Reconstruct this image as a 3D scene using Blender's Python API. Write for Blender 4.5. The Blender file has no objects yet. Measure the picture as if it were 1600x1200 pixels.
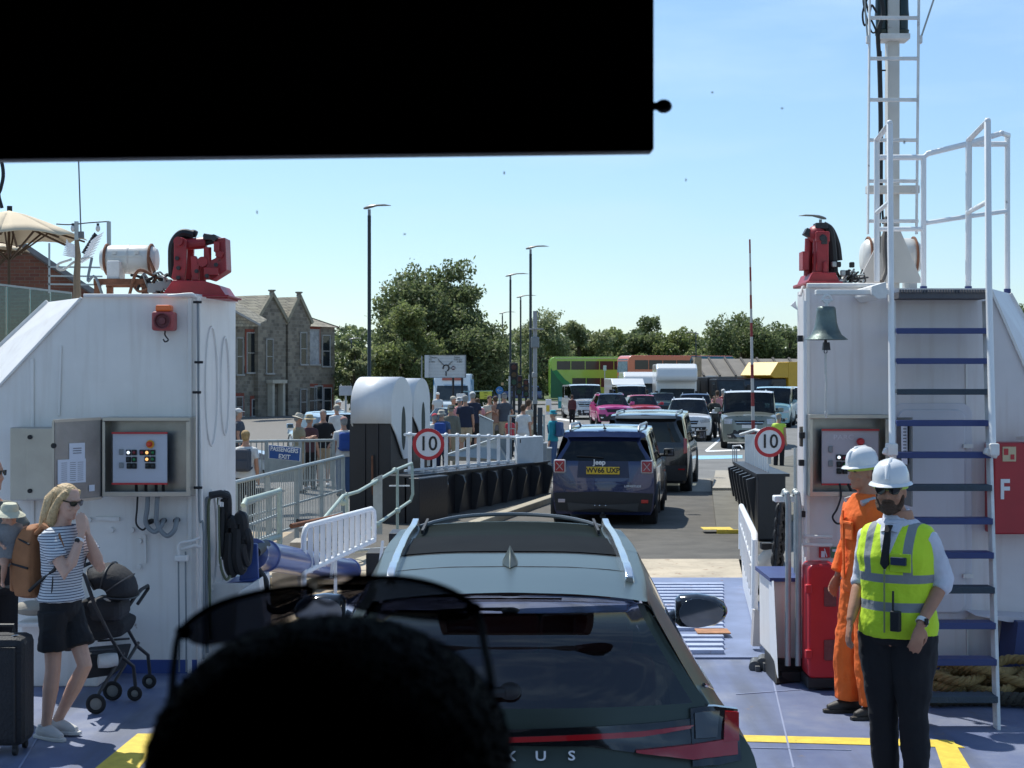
import bpy,math,random
import numpy as np
from mathutils import Vector,Matrix,noise as mnoise
C=bpy.context.scene.collection
R=math.radians
H=2.45
# ---------------------------------------------------------------- camera
cam=bpy.data.cameras.new('camera');camo=bpy.data.objects.new('camera',cam);C.objects.link(camo)
cam.sensor_width=36;cam.lens=54;cam.clip_start=0.05;cam.clip_end=4000
cam.shift_y=-15/1600
camo.location=(0,0,H);camo.rotation_euler=(R(90),0,0)
cam.dof.use_dof=True;cam.dof.focus_distance=14;cam.dof.aperture_fstop=15
bpy.context.scene.camera=camo
# ---------------------------------------------------------------- world, sun
SUN=Vector((-0.36,0.52,1.0)).normalized()
world=bpy.data.worlds.new('World');bpy.context.scene.world=world;world.use_nodes=True
wn=world.node_tree.nodes;wl=world.node_tree.links;wn.clear()
sky=wn.new('ShaderNodeTexSky');sky.sky_type='NISHITA';sky.sun_disc=False
sky.sun_elevation=math.asin(SUN.z);sky.sun_rotation=math.atan2(SUN.x,SUN.y)
sky.air_density=1.0;sky.dust_density=0.15;sky.ozone_density=1.3;sky.altitude=0
hs=wn.new('ShaderNodeHueSaturation');hs.inputs['Saturation'].default_value=.98
bg=wn.new('ShaderNodeBackground');bg.inputs[1].default_value=0.135
wo=wn.new('ShaderNodeOutputWorld')
tc=wn.new('ShaderNodeTexCoord');mp=wn.new('ShaderNodeMapping');mp.inputs['Scale'].default_value=(2.2,2.2,11)
mp.inputs['Rotation'].default_value=(R(8),R(-14),0)
nz=wn.new('ShaderNodeTexNoise');nz.inputs['Scale'].default_value=2.0;nz.inputs['Detail'].default_value=7;nz.inputs['Roughness'].default_value=.55
cr=wn.new('ShaderNodeMapRange');cr.inputs[1].default_value=.48;cr.inputs[2].default_value=.8;cr.inputs[3].default_value=0;cr.inputs[4].default_value=.38
mx=wn.new('ShaderNodeMixRGB');mx.inputs[2].default_value=(6.2,7.0,7.6,1)
wl.new(tc.outputs['Generated'],mp.inputs[0]);wl.new(mp.outputs[0],nz.inputs[0]);wl.new(nz.outputs[0],cr.inputs[0])
wl.new(cr.outputs[0],mx.inputs[0]);wl.new(sky.outputs[0],hs.inputs['Color']);wl.new(hs.outputs[0],mx.inputs[1])
tn=wn.new('ShaderNodeMixRGB');tn.blend_type='MULTIPLY';tn.inputs[0].default_value=1;tn.inputs[2].default_value=(.98,1.0,1.06,1)
sx=wn.new('ShaderNodeSeparateXYZ');er=wn.new('ShaderNodeValToRGB');wl.new(tc.outputs['Generated'],sx.inputs[0]);wl.new(sx.outputs[2],er.inputs[0])
er.color_ramp.elements[0].position=0;er.color_ramp.elements[0].color=(.60,.665,.77,1);er.color_ramp.elements[1].position=.32;er.color_ramp.elements[1].color=(.83,.90,.94,1);wl.new(er.outputs[0],tn.inputs[2])
wl.new(mx.outputs[0],tn.inputs[1]);wl.new(tn.outputs[0],bg.inputs[0]);wl.new(bg.outputs[0],wo.inputs[0])
sl=bpy.data.lights.new('sun','SUN');sl.energy=4.2;sl.angle=R(.53);sl.color=(1,.95,.88)
so=bpy.data.objects.new('sun',sl);C.objects.link(so)
so.rotation_euler=(-SUN).to_track_quat('-Z','Y').to_euler();so.location=(0,0,60)
vs=bpy.context.scene.view_settings
vs.view_transform='Standard';vs.look='None';vs.gamma=1;vs.exposure=0.46;vs.use_curve_mapping=False
rs=bpy.context.scene.render;rs.resolution_x=1024;rs.resolution_y=768
bpy.context.scene.cycles.max_bounces=8;bpy.context.scene.cycles.transparent_max_bounces=24
# ---------------------------------------------------------------- helpers
def P(x,y,d):
    "world point seen at photo pixel x,y when it stands d metres ahead"
    return Vector(((x-800)/2400*d,d,H-(y-585)/2400*d))
def G(x,y,z=0.0):
    "point on the level z seen at pixel x,y"
    d=2400*(H-z)/(y-585);return Vector(((x-800)/2400*d,d,z))
rnd=random.Random(7)
MATS={}
def nodes_mat(name):
    m=bpy.data.materials.new(name);m.use_nodes=True
    nt=m.node_tree;return m,nt,nt.nodes['Principled BSDF']
def M(name,col=None,rough=.5,metal=0.0,var=.12,vs=3.0,bump=0.0,bs=40.0,spec=None,coat=0.0,rust=0.0,streak=0.0,dirt=None,trans=0.0):
    """procedural paint/metal/fabric: colour varied by noise, optional bump, rust blotches, vertical dirt streaks"""
    if name in MATS:return MATS[name]
    m,nt,b=nodes_mat(name);N=nt.nodes;L=nt.links
    b.inputs['Roughness'].default_value=rough;b.inputs['Metallic'].default_value=metal
    if spec is not None:b.inputs['Specular IOR Level'].default_value=spec
    if coat:b.inputs['Coat Weight'].default_value=coat;b.inputs['Coat Roughness'].default_value=.04
    tcn=N.new('ShaderNodeTexCoord')
    n1=N.new('ShaderNodeTexNoise');n1.inputs['Scale'].default_value=vs;n1.inputs['Detail'].default_value=6;n1.inputs['Roughness'].default_value=.65
    L.new(tcn.outputs['Object'],n1.inputs[0])
    mr=N.new('ShaderNodeMapRange');mr.inputs[1].default_value=.3;mr.inputs[2].default_value=.7
    mr.inputs[3].default_value=1-var;mr.inputs[4].default_value=1+var;L.new(n1.outputs[0],mr.inputs[0])
    mul=N.new('ShaderNodeMixRGB');mul.blend_type='MULTIPLY';mul.inputs[0].default_value=1;mul.inputs[1].default_value=(*col,1)
    L.new(mr.outputs[0],mul.inputs[2]);out=mul.outputs[0]
    if streak:
        mpn=N.new('ShaderNodeMapping');mpn.inputs['Scale'].default_value=(9,9,.55);L.new(tcn.outputs['Object'],mpn.inputs[0])
        n2=N.new('ShaderNodeTexNoise');n2.inputs['Scale'].default_value=1.6;n2.inputs['Detail'].default_value=5;L.new(mpn.outputs[0],n2.inputs[0])
        m2=N.new('ShaderNodeMapRange');m2.inputs[1].default_value=.52;m2.inputs[2].default_value=.78;m2.inputs[3].default_value=0;m2.inputs[4].default_value=streak
        L.new(n2.outputs[0],m2.inputs[0]);mm=N.new('ShaderNodeMixRGB');mm.inputs[2].default_value=(*(dirt or(.30,.22,.15)),1)
        L.new(m2.outputs[0],mm.inputs[0]);L.new(out,mm.inputs[1]);out=mm.outputs[0]
    if rust:
        n3=N.new('ShaderNodeTexNoise');n3.inputs['Scale'].default_value=7;n3.inputs['Detail'].default_value=8;n3.inputs['Roughness'].default_value=.7
        L.new(tcn.outputs['Object'],n3.inputs[0])
        m3=N.new('ShaderNodeMapRange');m3.inputs[1].default_value=.70-rust*.3;m3.inputs[2].default_value=.76-rust*.3;L.new(n3.outputs[0],m3.inputs[0])
        mm=N.new('ShaderNodeMixRGB');mm.inputs[2].default_value=(.20,.085,.035,1)
        L.new(m3.outputs[0],mm.inputs[0]);L.new(out,mm.inputs[1]);out=mm.outputs[0]
    L.new(out,b.inputs['Base Color'])
    if bump:
        n4=N.new('ShaderNodeTexNoise');n4.inputs['Scale'].default_value=bs;n4.inputs['Detail'].default_value=4;L.new(tcn.outputs['Object'],n4.inputs[0])
        bp=N.new('ShaderNodeBump');bp.inputs['Strength'].default_value=bump;bp.inputs['Distance'].default_value=.012
        L.new(n4.outputs[0],bp.inputs['Height']);L.new(bp.outputs[0],b.inputs['Normal'])
    MATS[name]=m;return m
def glassmat(name,tint,rough=.02,ior=1.45,refl=1.0):
    if name in MATS:return MATS[name]
    m=bpy.data.materials.new(name);m.use_nodes=True;N=m.node_tree.nodes;L=m.node_tree.links;N.clear()
    o=N.new('ShaderNodeOutputMaterial');mixn=N.new('ShaderNodeMixShader');t=N.new('ShaderNodeBsdfTransparent');g=N.new('ShaderNodeBsdfGlossy')
    f=N.new('ShaderNodeFresnel');f.inputs[0].default_value=ior;t.inputs[0].default_value=(*tint,1);g.inputs['Roughness'].default_value=rough
    mu=N.new('ShaderNodeMath');mu.operation='MULTIPLY';mu.inputs[1].default_value=refl
    L.new(f.outputs[0],mu.inputs[0]);L.new(mu.outputs[0],mixn.inputs[0]);L.new(t.outputs[0],mixn.inputs[1]);L.new(g.outputs[0],mixn.inputs[2]);L.new(mixn.outputs[0],o.inputs[0])
    MATS[name]=m;return m
def emis(name,col,st):
    if name in MATS:return MATS[name]
    m,nt,b=nodes_mat(name);b.inputs['Base Color'].default_value=(*col,1);b.inputs['Emission Color'].default_value=(*col,1);b.inputs['Emission Strength'].default_value=st
    MATS[name]=m;return m
def perp(d):
    d=Vector(d).normalized();a=Vector((0,0,1))if abs(d.z)<.95 else Vector((0,1,0))
    u=d.cross(a).normalized();return u,u.cross(d).normalized()
class MB:
    def __init__(s):s.v=[];s.f=[];s.m=[];s.st=[]
    def each(s,name,mat,parent=None,**kw):
        "every primitive as an object of its own"
        out=[];st=s.st+[(len(s.v),len(s.f))]
        for(v0,f0),(v1,f1)in zip(st,st[1:]):b=MB();b.v=s.v[v0:v1];b.f=[tuple(i-v0 for i in f)for f in s.f[f0:f1]];b.m=s.m[f0:f1];out.append(b.build(name,mat,parent,**kw))
        return out
    def _a(s,vs_,fs,mi=0):
        s.st.append((len(s.v),len(s.f)));k=len(s.v);s.v+=[tuple(v)for v in vs_];s.f+=[tuple(i+k for i in f)for f in fs];s.m+=[mi]*len(fs);return s
    def box(s,c,sz,rz=0,ry=0,rx=0,mi=0,taper=1.0):
        x,y,z=sz[0]/2,sz[1]/2,sz[2]/2;Mx=Matrix.Rotation(rz,3,'Z')@Matrix.Rotation(ry,3,'Y')@Matrix.Rotation(rx,3,'X');c=Vector(c)
        vs_=[c+Mx@Vector((sx*x*(taper if sz_>0 else 1),sy*y*(taper if sz_>0 else 1),sz_*z))for sz_ in(-1,1)for sx,sy in((-1,-1),(1,-1),(1,1),(-1,1))]
        return s._a(vs_,[(3,2,1,0),(4,5,6,7),(0,1,5,4),(1,2,6,5),(2,3,7,6),(3,0,4,7)],mi)
    def bar(s,a,b,w,h,mi=0):
        "rectangular bar from a to b"
        a=Vector(a);b=Vector(b);u,v=perp(b-a)
        vs_=[p+u*(i*w/2)+v*(j*h/2)for p in(a,b)for i,j in((-1,-1),(1,-1),(1,1),(-1,1))]
        return s._a(vs_,[(3,2,1,0),(4,5,6,7),(0,1,5,4),(1,2,6,5),(2,3,7,6),(3,0,4,7)],mi)
    def cyl(s,a,b,r,r2=None,n=12,mi=0,cap=True):
        return s.tube([a,b],[r,r if r2 is None else r2],n,mi,cap)
    def tube(s,pts,r,n=8,mi=0,cap=True,closed=False):
        pts=[Vector(p)for p in pts];L_=len(pts);rr=r if isinstance(r,(list,tuple))else[r]*L_
        rings=[];u=None
        for i,p in enumerate(pts):
            if closed:d=pts[(i+1)%L_]-pts[i-1]
            else:d=pts[min(i+1,L_-1)]-pts[max(i-1,0)]
            if d.length<1e-9:d=Vector((0,0,1))
            d.normalize()
            if u is None:u,v=perp(d)
            else:
                u=(u-d*u.dot(d));u=u.normalized()if u.length>1e-6 else perp(d)[0]
                v=d.cross(u)
            v=d.cross(u)
            rings.append([p+(u*math.cos(2*math.pi*k/n)+v*math.sin(2*math.pi*k/n))*rr[i]for k in range(n)])
        return s.loft(rings,mi,cap,closed)
    def loft(s,rings,mi=0,cap=True,closed=False):
        n=len(rings[0]);L_=len(rings);vs_=[p for r in rings for p in r];fs=[]
        for i in range(L_-(0 if closed else 1)):
            j=(i+1)%L_
            for k in range(n):fs.append((i*n+k,i*n+(k+1)%n,j*n+(k+1)%n,j*n+k))
        if cap and not closed:fs.append(tuple(range(n))[::-1]);fs.append(tuple((L_-1)*n+k for k in range(n)))
        return s._a(vs_,fs,mi)
    def grid(s,rows,mi=0):
        n=len(rows[0]);return s._a([p for r in rows for p in r],[(i*n+k,i*n+k+1,(i+1)*n+k+1,(i+1)*n+k)for i in range(len(rows)-1)for k in range(n-1)],mi)
    def poly(s,pts,mi=0):return s._a(pts,[tuple(range(len(pts)))],mi)
    def prism(s,pts,off,mi=0):
        off=Vector(off);n=len(pts);a=[Vector(p)for p in pts]
        return s._a(a+[p+off for p in a],[tuple(range(n)),tuple(range(2*n-1,n-1,-1))]+[(k,k+n,(k+1)%n+n,(k+1)%n)for k in range(n)],mi)
    def ell(s,c,r,n=14,m=9,mat3=None,mi=0):
        c=Vector(c);rings=[]
        for i in range(m+1):
            t=math.pi*i/m;t=min(max(t,.03),math.pi-.03)
            ring=[]
            for k in range(n):
                a=2*math.pi*k/n;p=Vector((r[0]*math.sin(t)*math.cos(a),r[1]*math.sin(t)*math.sin(a),r[2]*math.cos(t)))
                ring.append(c+(mat3@p if mat3 else p))
            rings.append(ring)
        return s.loft(rings,mi)
    def lathe(s,c,prof,n=20,axis=(0,0,1),mi=0,cap=True):
        c=Vector(c);ax=Vector(axis).normalized();u,v=perp(ax)
        return s.loft([[c+ax*h+(u*math.cos(2*math.pi*k/n)+v*math.sin(2*math.pi*k/n))*r for k in range(n)]for r,h in prof],mi,cap)
    def build(s,name,mat,parent=None,smooth=False,bevel=0,local=False,remesh=0,solid=0,sub=0,smooth_it=0,angle=None,fold=0):
        me=bpy.data.meshes.new(name);o=bpy.data.objects.new(name,me);C.objects.link(o)
        vs_=[Vector(v)for v in s.v]
        if parent is not None:
            o.parent=parent
            if not local:
                W=chain(parent).inverted();vs_=[W@v for v in vs_]
        else:
            a=np.array([tuple(v)for v in vs_]);base=Vector(((a[:,0].min()+a[:,0].max())/2,(a[:,1].min()+a[:,1].max())/2,a[:,2].min()))
            vs_=[v-base for v in vs_];o.location=base
        me.from_pydata([tuple(v)for v in vs_],[],s.f)
        for mm in(mat if isinstance(mat,(list,tuple))else[mat]):me.materials.append(mm)
        if any(s.m):me.polygons.foreach_set('material_index',s.m)
        me.update();me.validate()
        import bmesh
        if len(s.f)<60000 and not getattr(s,'open',False):
            bmh=bmesh.new();bmh.from_mesh(me);bmesh.ops.recalc_face_normals(bmh,faces=bmh.faces);bmh.to_mesh(me);bmh.free()
        if smooth:me.polygons.foreach_set('use_smooth',[True]*len(me.polygons))
        if remesh:
            r_=o.modifiers.new('r','REMESH');r_.mode='VOXEL';r_.voxel_size=remesh;r_.use_smooth_shade=True
            sm=o.modifiers.new('s','SMOOTH');sm.iterations=smooth_it or 3;sm.factor=.5
        if fold:tx=bpy.data.textures.get('folds')or bpy.data.textures.new('folds','CLOUDS');tx.noise_scale=.11;tx.noise_depth=2;dm=o.modifiers.new('f','DISPLACE');dm.texture=tx;dm.strength=fold;dm.mid_level=.3;dm.texture_coords='LOCAL'
        if solid:so_=o.modifiers.new('so','SOLIDIFY');so_.thickness=solid;so_.offset=-1
        if bevel:b_=o.modifiers.new('b','BEVEL');b_.width=bevel;b_.segments=2;b_.limit_method='ANGLE';b_.angle_limit=R(35)
        if sub:sb=o.modifiers.new('sub','SUBSURF');sb.levels=sub;sb.render_levels=sub
        if smooth and not remesh and angle!=0:
            a_=R(angle or 40)
            try:
                me.polygons.foreach_set('use_smooth',[True]*len(me.polygons));me.set_sharp_from_angle(angle=a_)
            except Exception:pass
        return o
def chain(o):
    W=Matrix.Identity(4)
    while o:W=(Matrix.Translation(o.location)@o.rotation_euler.to_matrix().to_4x4()@Matrix.Diagonal((*o.scale,1)))@W;o=o.parent
    return W
def tag(o,label=None,cat=None,group=None,kind=None):
    if label:o['label']=label
    if cat:o['category']=cat
    if group:o['group']=group
    if kind:o['kind']=kind
    return o
def thing(name,label,cat,loc=(0,0,0),rz=0,group=None):
    o=bpy.data.objects.new(name,None);C.objects.link(o);o.location=loc;o.rotation_euler=(0,0,rz);o.empty_display_size=.2
    return tag(o,label,cat,group)
def copy_tree(o,parent=None):
    c=o.copy();C.objects.link(c);c.parent=parent
    for ch in list(o.children):
        copy_tree(ch,c)
    return c
def text(name,s,size,mat,parent,loc,rot=(R(90),0,0),ext=.002,align='CENTER',sx=1.0,bold=0,label=None):
    cu=bpy.data.curves.new(name,'FONT');cu.body=s;cu.size=size;cu.extrude=ext;cu.align_x=align;cu.align_y='CENTER';cu.offset=bold;cu.resolution_u=3
    t=bpy.data.objects.new(name,cu);C.objects.link(t);bpy.context.view_layer.update()
    me=bpy.data.meshes.new_from_object(t.evaluated_get(bpy.context.evaluated_depsgraph_get()));bpy.data.objects.remove(t);bpy.data.curves.remove(cu)
    me.materials.clear();me.materials.append(mat)
    o=bpy.data.objects.new(name,me);C.objects.link(o);W=Matrix.Translation(loc)@(rot.to_4x4()if isinstance(rot,Matrix)else Matrix.Rotation(rot[2],4,'Z')@Matrix.Rotation(rot[0],4,'X'))@Matrix.Diagonal((sx,1,1,1))
    o.parent=parent;me.transform((chain(parent).inverted()if parent else Matrix.Identity(4))@W)
    return o
def cr(pts,k):
    "Catmull-Rom refinement of a numpy array along axis 0"
    n=len(pts);out=[]
    for i in range(n-1):
        p0=pts[max(i-1,0)];p1=pts[i];p2=pts[i+1];p3=pts[min(i+2,n-1)]
        if i==0:p0=2*p1-p2
        if i==n-2:p3=2*p2-p1
        for j in range(k):
            t=j/k;out.append(.5*((2*p1)+(-p0+p2)*t+(2*p0-5*p1+4*p2-p3)*t*t+(-p0+3*p1-3*p2+p3)*t**3))
    out.append(pts[-1]);return np.array(out)
def arc(c,u,v,r,a0,a1,n):
    return[Vector(c)+Vector(u)*math.cos(R(a0+(a1-a0)*i/n))*r+Vector(v)*math.sin(R(a0+(a1-a0)*i/n))*r for i in range(n+1)]
# ================================================================ SETTING
Z0=-0.12
def sheet(name,pts,mat,z=None):
    b=MB();b.open=True;b.poly([(p[0],p[1],p[2]if z is None else z)for p in pts]);o=b.build(name,mat);return tag(o,kind='structure')
asphalt=M('asphalt',(.17,.165,.155),.9,var=.22,vs=.8,bump=.5,bs=60,streak=0)
asphalt2=M('asphalt_ramp',(.095,.085,.07),.85,var=.3,vs=1.6,bump=.6,bs=70)
concrete=M('concrete',(.36,.32,.26),.9,var=.15,vs=4,bump=.4,bs=30)
kerbm=M('kerbstone',(.38,.33,.24),.9,var=.15,vs=6,bump=.3)
whitel=M('road_white',(.72,.72,.70),.8,var=.1,vs=6)
yel=M('yellow_paint',(.72,.52,.06),.6,var=.2,vs=9,rust=.30)
bluel=M('pale_blue_paint',(.28,.50,.62),.8,var=.1)
def deckmat():
    m,nt,b=nodes_mat('deck_paint');N=nt.nodes;L=nt.links
    t=N.new('ShaderNodeTexCoord');n=N.new('ShaderNodeTexNoise');n.inputs['Scale'].default_value=1.3;n.inputs['Detail'].default_value=9;n.inputs['Roughness'].default_value=.7
    n2=N.new('ShaderNodeTexNoise');n2.inputs['Scale'].default_value=120;n2.inputs['Detail'].default_value=3
    L.new(t.outputs['Object'],n.inputs[0]);L.new(t.outputs['Object'],n2.inputs[0])
    r=N.new('ShaderNodeValToRGB');e=r.color_ramp.elements;e[0].position=.3;e[0].color=(.088,.113,.212,1);e[1].position=.72;e[1].color=(.235,.25,.31,1)
    x=e.new(.5);x.color=(.135,.162,.26,1);L.new(n.outputs[0],r.inputs[0])
    mm=N.new('ShaderNodeMixRGB');mm.blend_type='MULTIPLY';mm.inputs[0].default_value=.5;L.new(r.outputs[0],mm.inputs[1]);L.new(n2.outputs[0],mm.inputs[2])
    mg=N.new('ShaderNodeMixRGB');mg.blend_type='ADD';mg.inputs[0].default_value=.25;L.new(mm.outputs[0],mg.inputs[1]);L.new(r.outputs[0],mg.inputs[2])
    mpn=N.new('ShaderNodeMapping');mpn.inputs['Scale'].default_value=(2.6,.22,1);L.new(t.outputs['Object'],mpn.inputs[0]);n3=N.new('ShaderNodeTexNoise');n3.inputs['Scale'].default_value=1.5;n3.inputs['Detail'].default_value=6;L.new(mpn.outputs[0],n3.inputs[0])
    m3=N.new('ShaderNodeMapRange');m3.inputs[1].default_value=.5;m3.inputs[2].default_value=.68;m3.inputs[4].default_value=.55;L.new(n3.outputs[0],m3.inputs[0]);dk=N.new('ShaderNodeMixRGB');dk.inputs[2].default_value=(.07,.075,.09,1);L.new(m3.outputs[0],dk.inputs[0]);L.new(mg.outputs[0],dk.inputs[1])
    n5=N.new('ShaderNodeTexNoise');n5.inputs['Scale'].default_value=5;n5.inputs['Detail'].default_value=9;n5.inputs['Roughness'].default_value=.75;L.new(t.outputs['Object'],n5.inputs[0]);m5=N.new('ShaderNodeMapRange');m5.inputs[1].default_value=.62;m5.inputs[2].default_value=.68;m5.inputs[4].default_value=.8;L.new(n5.outputs[0],m5.inputs[0]);ru=N.new('ShaderNodeMixRGB');ru.inputs[2].default_value=(.20,.15,.12,1);L.new(m5.outputs[0],ru.inputs[0]);L.new(dk.outputs[0],ru.inputs[1])
    L.new(ru.outputs[0],b.inputs['Base Color']);b.inputs['Roughness'].default_value=.55
    bp=N.new('ShaderNodeBump');bp.inputs['Strength'].default_value=.35;bp.inputs['Distance'].default_value=.004;L.new(n2.outputs[0],bp.inputs['Height']);L.new(bp.outputs[0],b.inputs['Normal'])
    MATS['deck']=m;return m
deck_m=deckmat()
bluep=M('blue_steel_paint',(.035,.075,.26),.45,var=.15,vs=5,rust=.12)
sheet('ground',[(-1800,13.0,0),(1800,13.0,0),(1800,3000,0),(-1800,3000,0)],asphalt,Z0)
b=MB();b.box((0,3.6,-.3),(30,19.2,.6));tag(b.build('ferry_deck',deck_m),kind='structure')
b=MB()
for(x0,y0,x1,y1)in((1205,1050,1240,1200),(1150,1085,1330,1072),(1150,1168,1330,1172),(60,1150,30,1200)):
    b.bar(G(x0,y0,.002),G(x1,y1,.002),.012,.006)
tag(b.build('deck_weld_seam',M('weld',(.25,.28,.40),.6)),kind='structure')
def line_poly(name,pts,z,mat):return sheet(name,[G(x,y,z)for x,y in pts],mat)
line_poly('deck_lane_line',[(1150,1148),(1480,1156),(1508,1168),(1150,1158)],.004,yel)
line_poly('deck_lane_line',[(1458,1157.5),(1490,1157.5),(1525,1215),(1478,1215)],.008,yel)
line_poly('deck_lane_line',[(130,1215),(215,1146),(262,1146),(205,1215)],.004,yel)
ax=Vector((300/2400,1,0)).normalized();ay=Vector((ax.y,-ax.x,0))
b=MB();q=[Vector((-2.2,13.25,0)),Vector((2.38*1.0+.05,13.25,0)),P(1160,912,18.3),P(600,912,18.3)]
q[2].z=q[3].z=.02;b.prism([p-Vector((0,0,.08))for p in q],(0,0,.09));
tag(b.build('loading_ramp',M('ramp_blue',(.16,.20,.32),.6,var=.2,vs=2,rust=.22,bump=.3)),kind='structure')
b=MB()
k=0;y=13.45
while y<17.9:
    xr=2400*0;xe=(1135-800)/2400*y*.985
    if not 14.25<y<14.5:b.box((xe/2-.8,y,.03),(xe+1.6,.12,.035))
    y+=.235
tag(b.build('ramp_grip_bars',M('bar_pale',(.36,.41,.54),.55,var=.2,vs=3,rust=.3)),kind='structure')
b=MB();b.prism([P(1090,1004,14.2)-Vector((0,0,.0)),P(1142,998,14.2),P(1142,998,14.2)+Vector((0,.25,0)),P(1090,1004,14.2)+Vector((0,.25,0))],(0,0,.01))
for v in range(len(b.v)):b.v[v]=(b.v[v][0],b.v[v][1],.05 if v<4 else .06)
tag(b.build('rusty_ramp_patch',M('rust_patch',(.36,.17,.08),.8,var=.3,vs=8)),kind='structure')
b=MB();b.prism([(-3,18.3,-.05),(2.75,18.3,-.05),(2.98,20.2,-.05),(-3,20.2,-.05)],(0,0,.075))
tag(b.build('ramp_lip',M('lip',(.46,.38,.27),.75,var=.3,vs=1.5,rust=.35,bump=.4)),kind='structure')
sheet('linkspan_road',[(-3.5,20.2,.015),(3.6,20.2,.015),(4.2,26,-.09),(-3.5,26,-.09)],asphalt2)
sheet('linkspan_road',[(-3.5,26,-.09),(4.2,26,-.09),(5.3,36.8,-.095),(-1,36.8,-.095)],asphalt2)
sheet('pavement',[G(1060,768,-.09),G(1112,768,-.09),G(1110,748,-.09),G(1060,748,-.09)],concrete)
b=MB()
for a_,c_ in(((760,822),(860,786)),):
    p0=G(*a_,z=Z0);p1=G(*c_,z=Z0);dv=(p1-p0);p0=p0-dv*2.2;p1=p1+dv*.8
    b.bar(p0+Vector((0,0,.09)),p1+Vector((0,0,.06)),.2,.16)
tag(b.build('kerb',kerbm,bevel=.02),kind='structure')
isl=[G(1120,828,0.0),G(1205,828,0.0),G(1300,760,0.0),G(1290,700,0),G(1118,738,0.0),G(1113,766,0)]
b=MB();b.prism([p-Vector((0,0,.13))for p in isl[:1]+isl[1:]],(0,0,.13));tag(b.build('footway',M('footway',(.135,.125,.10),.9,var=.25,vs=2,bump=.4)),kind='structure')
b=MB();b.prism([G(1113,766,.004),G(1150,766,.004),G(1150,738,.004),G(1118,738,.004)],(0,0,.05));tag(b.build('footway',concrete),kind='structure')
b=MB();b.box(((isl[0].x+isl[1].x)/2,isl[0].y-.02,-.05),(abs(isl[1].x-isl[0].x),.05,.11));b.box(((isl[0].x+isl[1].x)/2-.4,isl[0].y+.2,.004),(abs(isl[1].x-isl[0].x)*.55,.4,.006))
tag(b.build('kerb_nosing',yel),kind='structure')
mk=[([(1102,704),(1156,702),(1156,704),(1104,706)],whitel),([(1101,704),(1127,683),(1131,683),(1107,704)],whitel),
      ([(1080,718),(1160,716),(1160,711),(1080,712)],bluel),([(870,653),(900,657),(918,668),(912,668),(896,659),(870,655.5)],whitel),
      ([(1085,680),(1130,680),(1130,681.3),(1085,681.3)],whitel),([(1060,684),(1100,684),(1100,685.4),(1060,685.4)],whitel)]
for pts,mt in mk:sheet('road_marking',[G(x,y,Z0+.006)for x,y in pts],mt)
b=MB()
for(xa,ya,xb,yb)in((780,634,905,632),(870,650,900,651),(868,643,900,643)):
    b.bar(G(xa,ya,Z0)+Vector((0,0,.06)),G(xb,yb,Z0)+Vector((0,0,.06)),.5,.13)
tag(b.build('kerb',kerbm),kind='structure')
sheet('grass_verge',[(-400,150,0),(600,150,0),(900,320,0),(-500,320,0)],M('grass',(.09,.12,.04),.95,var=.3,vs=.2,bump=.5),Z0+.006)
tag(bpy.data.objects['grass_verge'],kind='structure')
sheet('pavement',[G(340,740,Z0),G(560,740,Z0),G(720,660,Z0),G(880,640,Z0),G(300,640,Z0),G(100,700,Z0)],M('paving',(.17,.155,.135),.9,var=.15,vs=3,bump=.3),Z0+.005)
sheet('quay_apron',[(-7,13.6,0),(-1.5,13.6,0),(-1.9,25,0),(-7,25,0)],M('apron',(.40,.31,.21),.9,var=.25,vs=2,bump=.4),Z0+.009)
# ================================================================ TREES
def foliage(name,c1,c2,c3):
    m=bpy.data.materials.new(name);m.use_nodes=True;N=m.node_tree.nodes;L=m.node_tree.links;b=N['Principled BSDF']
    g=N.new('ShaderNodeNewGeometry');r=N.new('ShaderNodeValToRGB');e=r.color_ramp.elements;e[0].color=(*c1,1);e[1].color=(*c3,1);x=e.new(.5);x.color=(*c2,1)
    L.new(g.outputs['Random Per Island'],r.inputs[0]);L.new(r.outputs[0],b.inputs['Base Color']);b.inputs['Roughness'].default_value=.55
    t=N.new('ShaderNodeBsdfTranslucent');mx_=N.new('ShaderNodeMixShader');mx_.inputs[0].default_value=.55
    L.new(r.outputs[0],t.inputs[0]);L.new(b.outputs[0],mx_.inputs[1]);L.new(t.outputs[0],mx_.inputs[2]);L.new(mx_.outputs[0],N['Material Output'].inputs[0])
    return m
leafA=foliage('leaf_dark',(.085,.115,.045),(.14,.18,.075),(.25,.28,.13))
leafB=foliage('leaf_mid',(.12,.155,.05),(.19,.235,.08),(.30,.32,.14))
leafC=foliage('leaf_pale',(.15,.18,.08),(.22,.255,.12),(.34,.35,.19))
bark=M('bark',(.075,.06,.042),.95,var=.3,vs=6,bump=.6)
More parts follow.
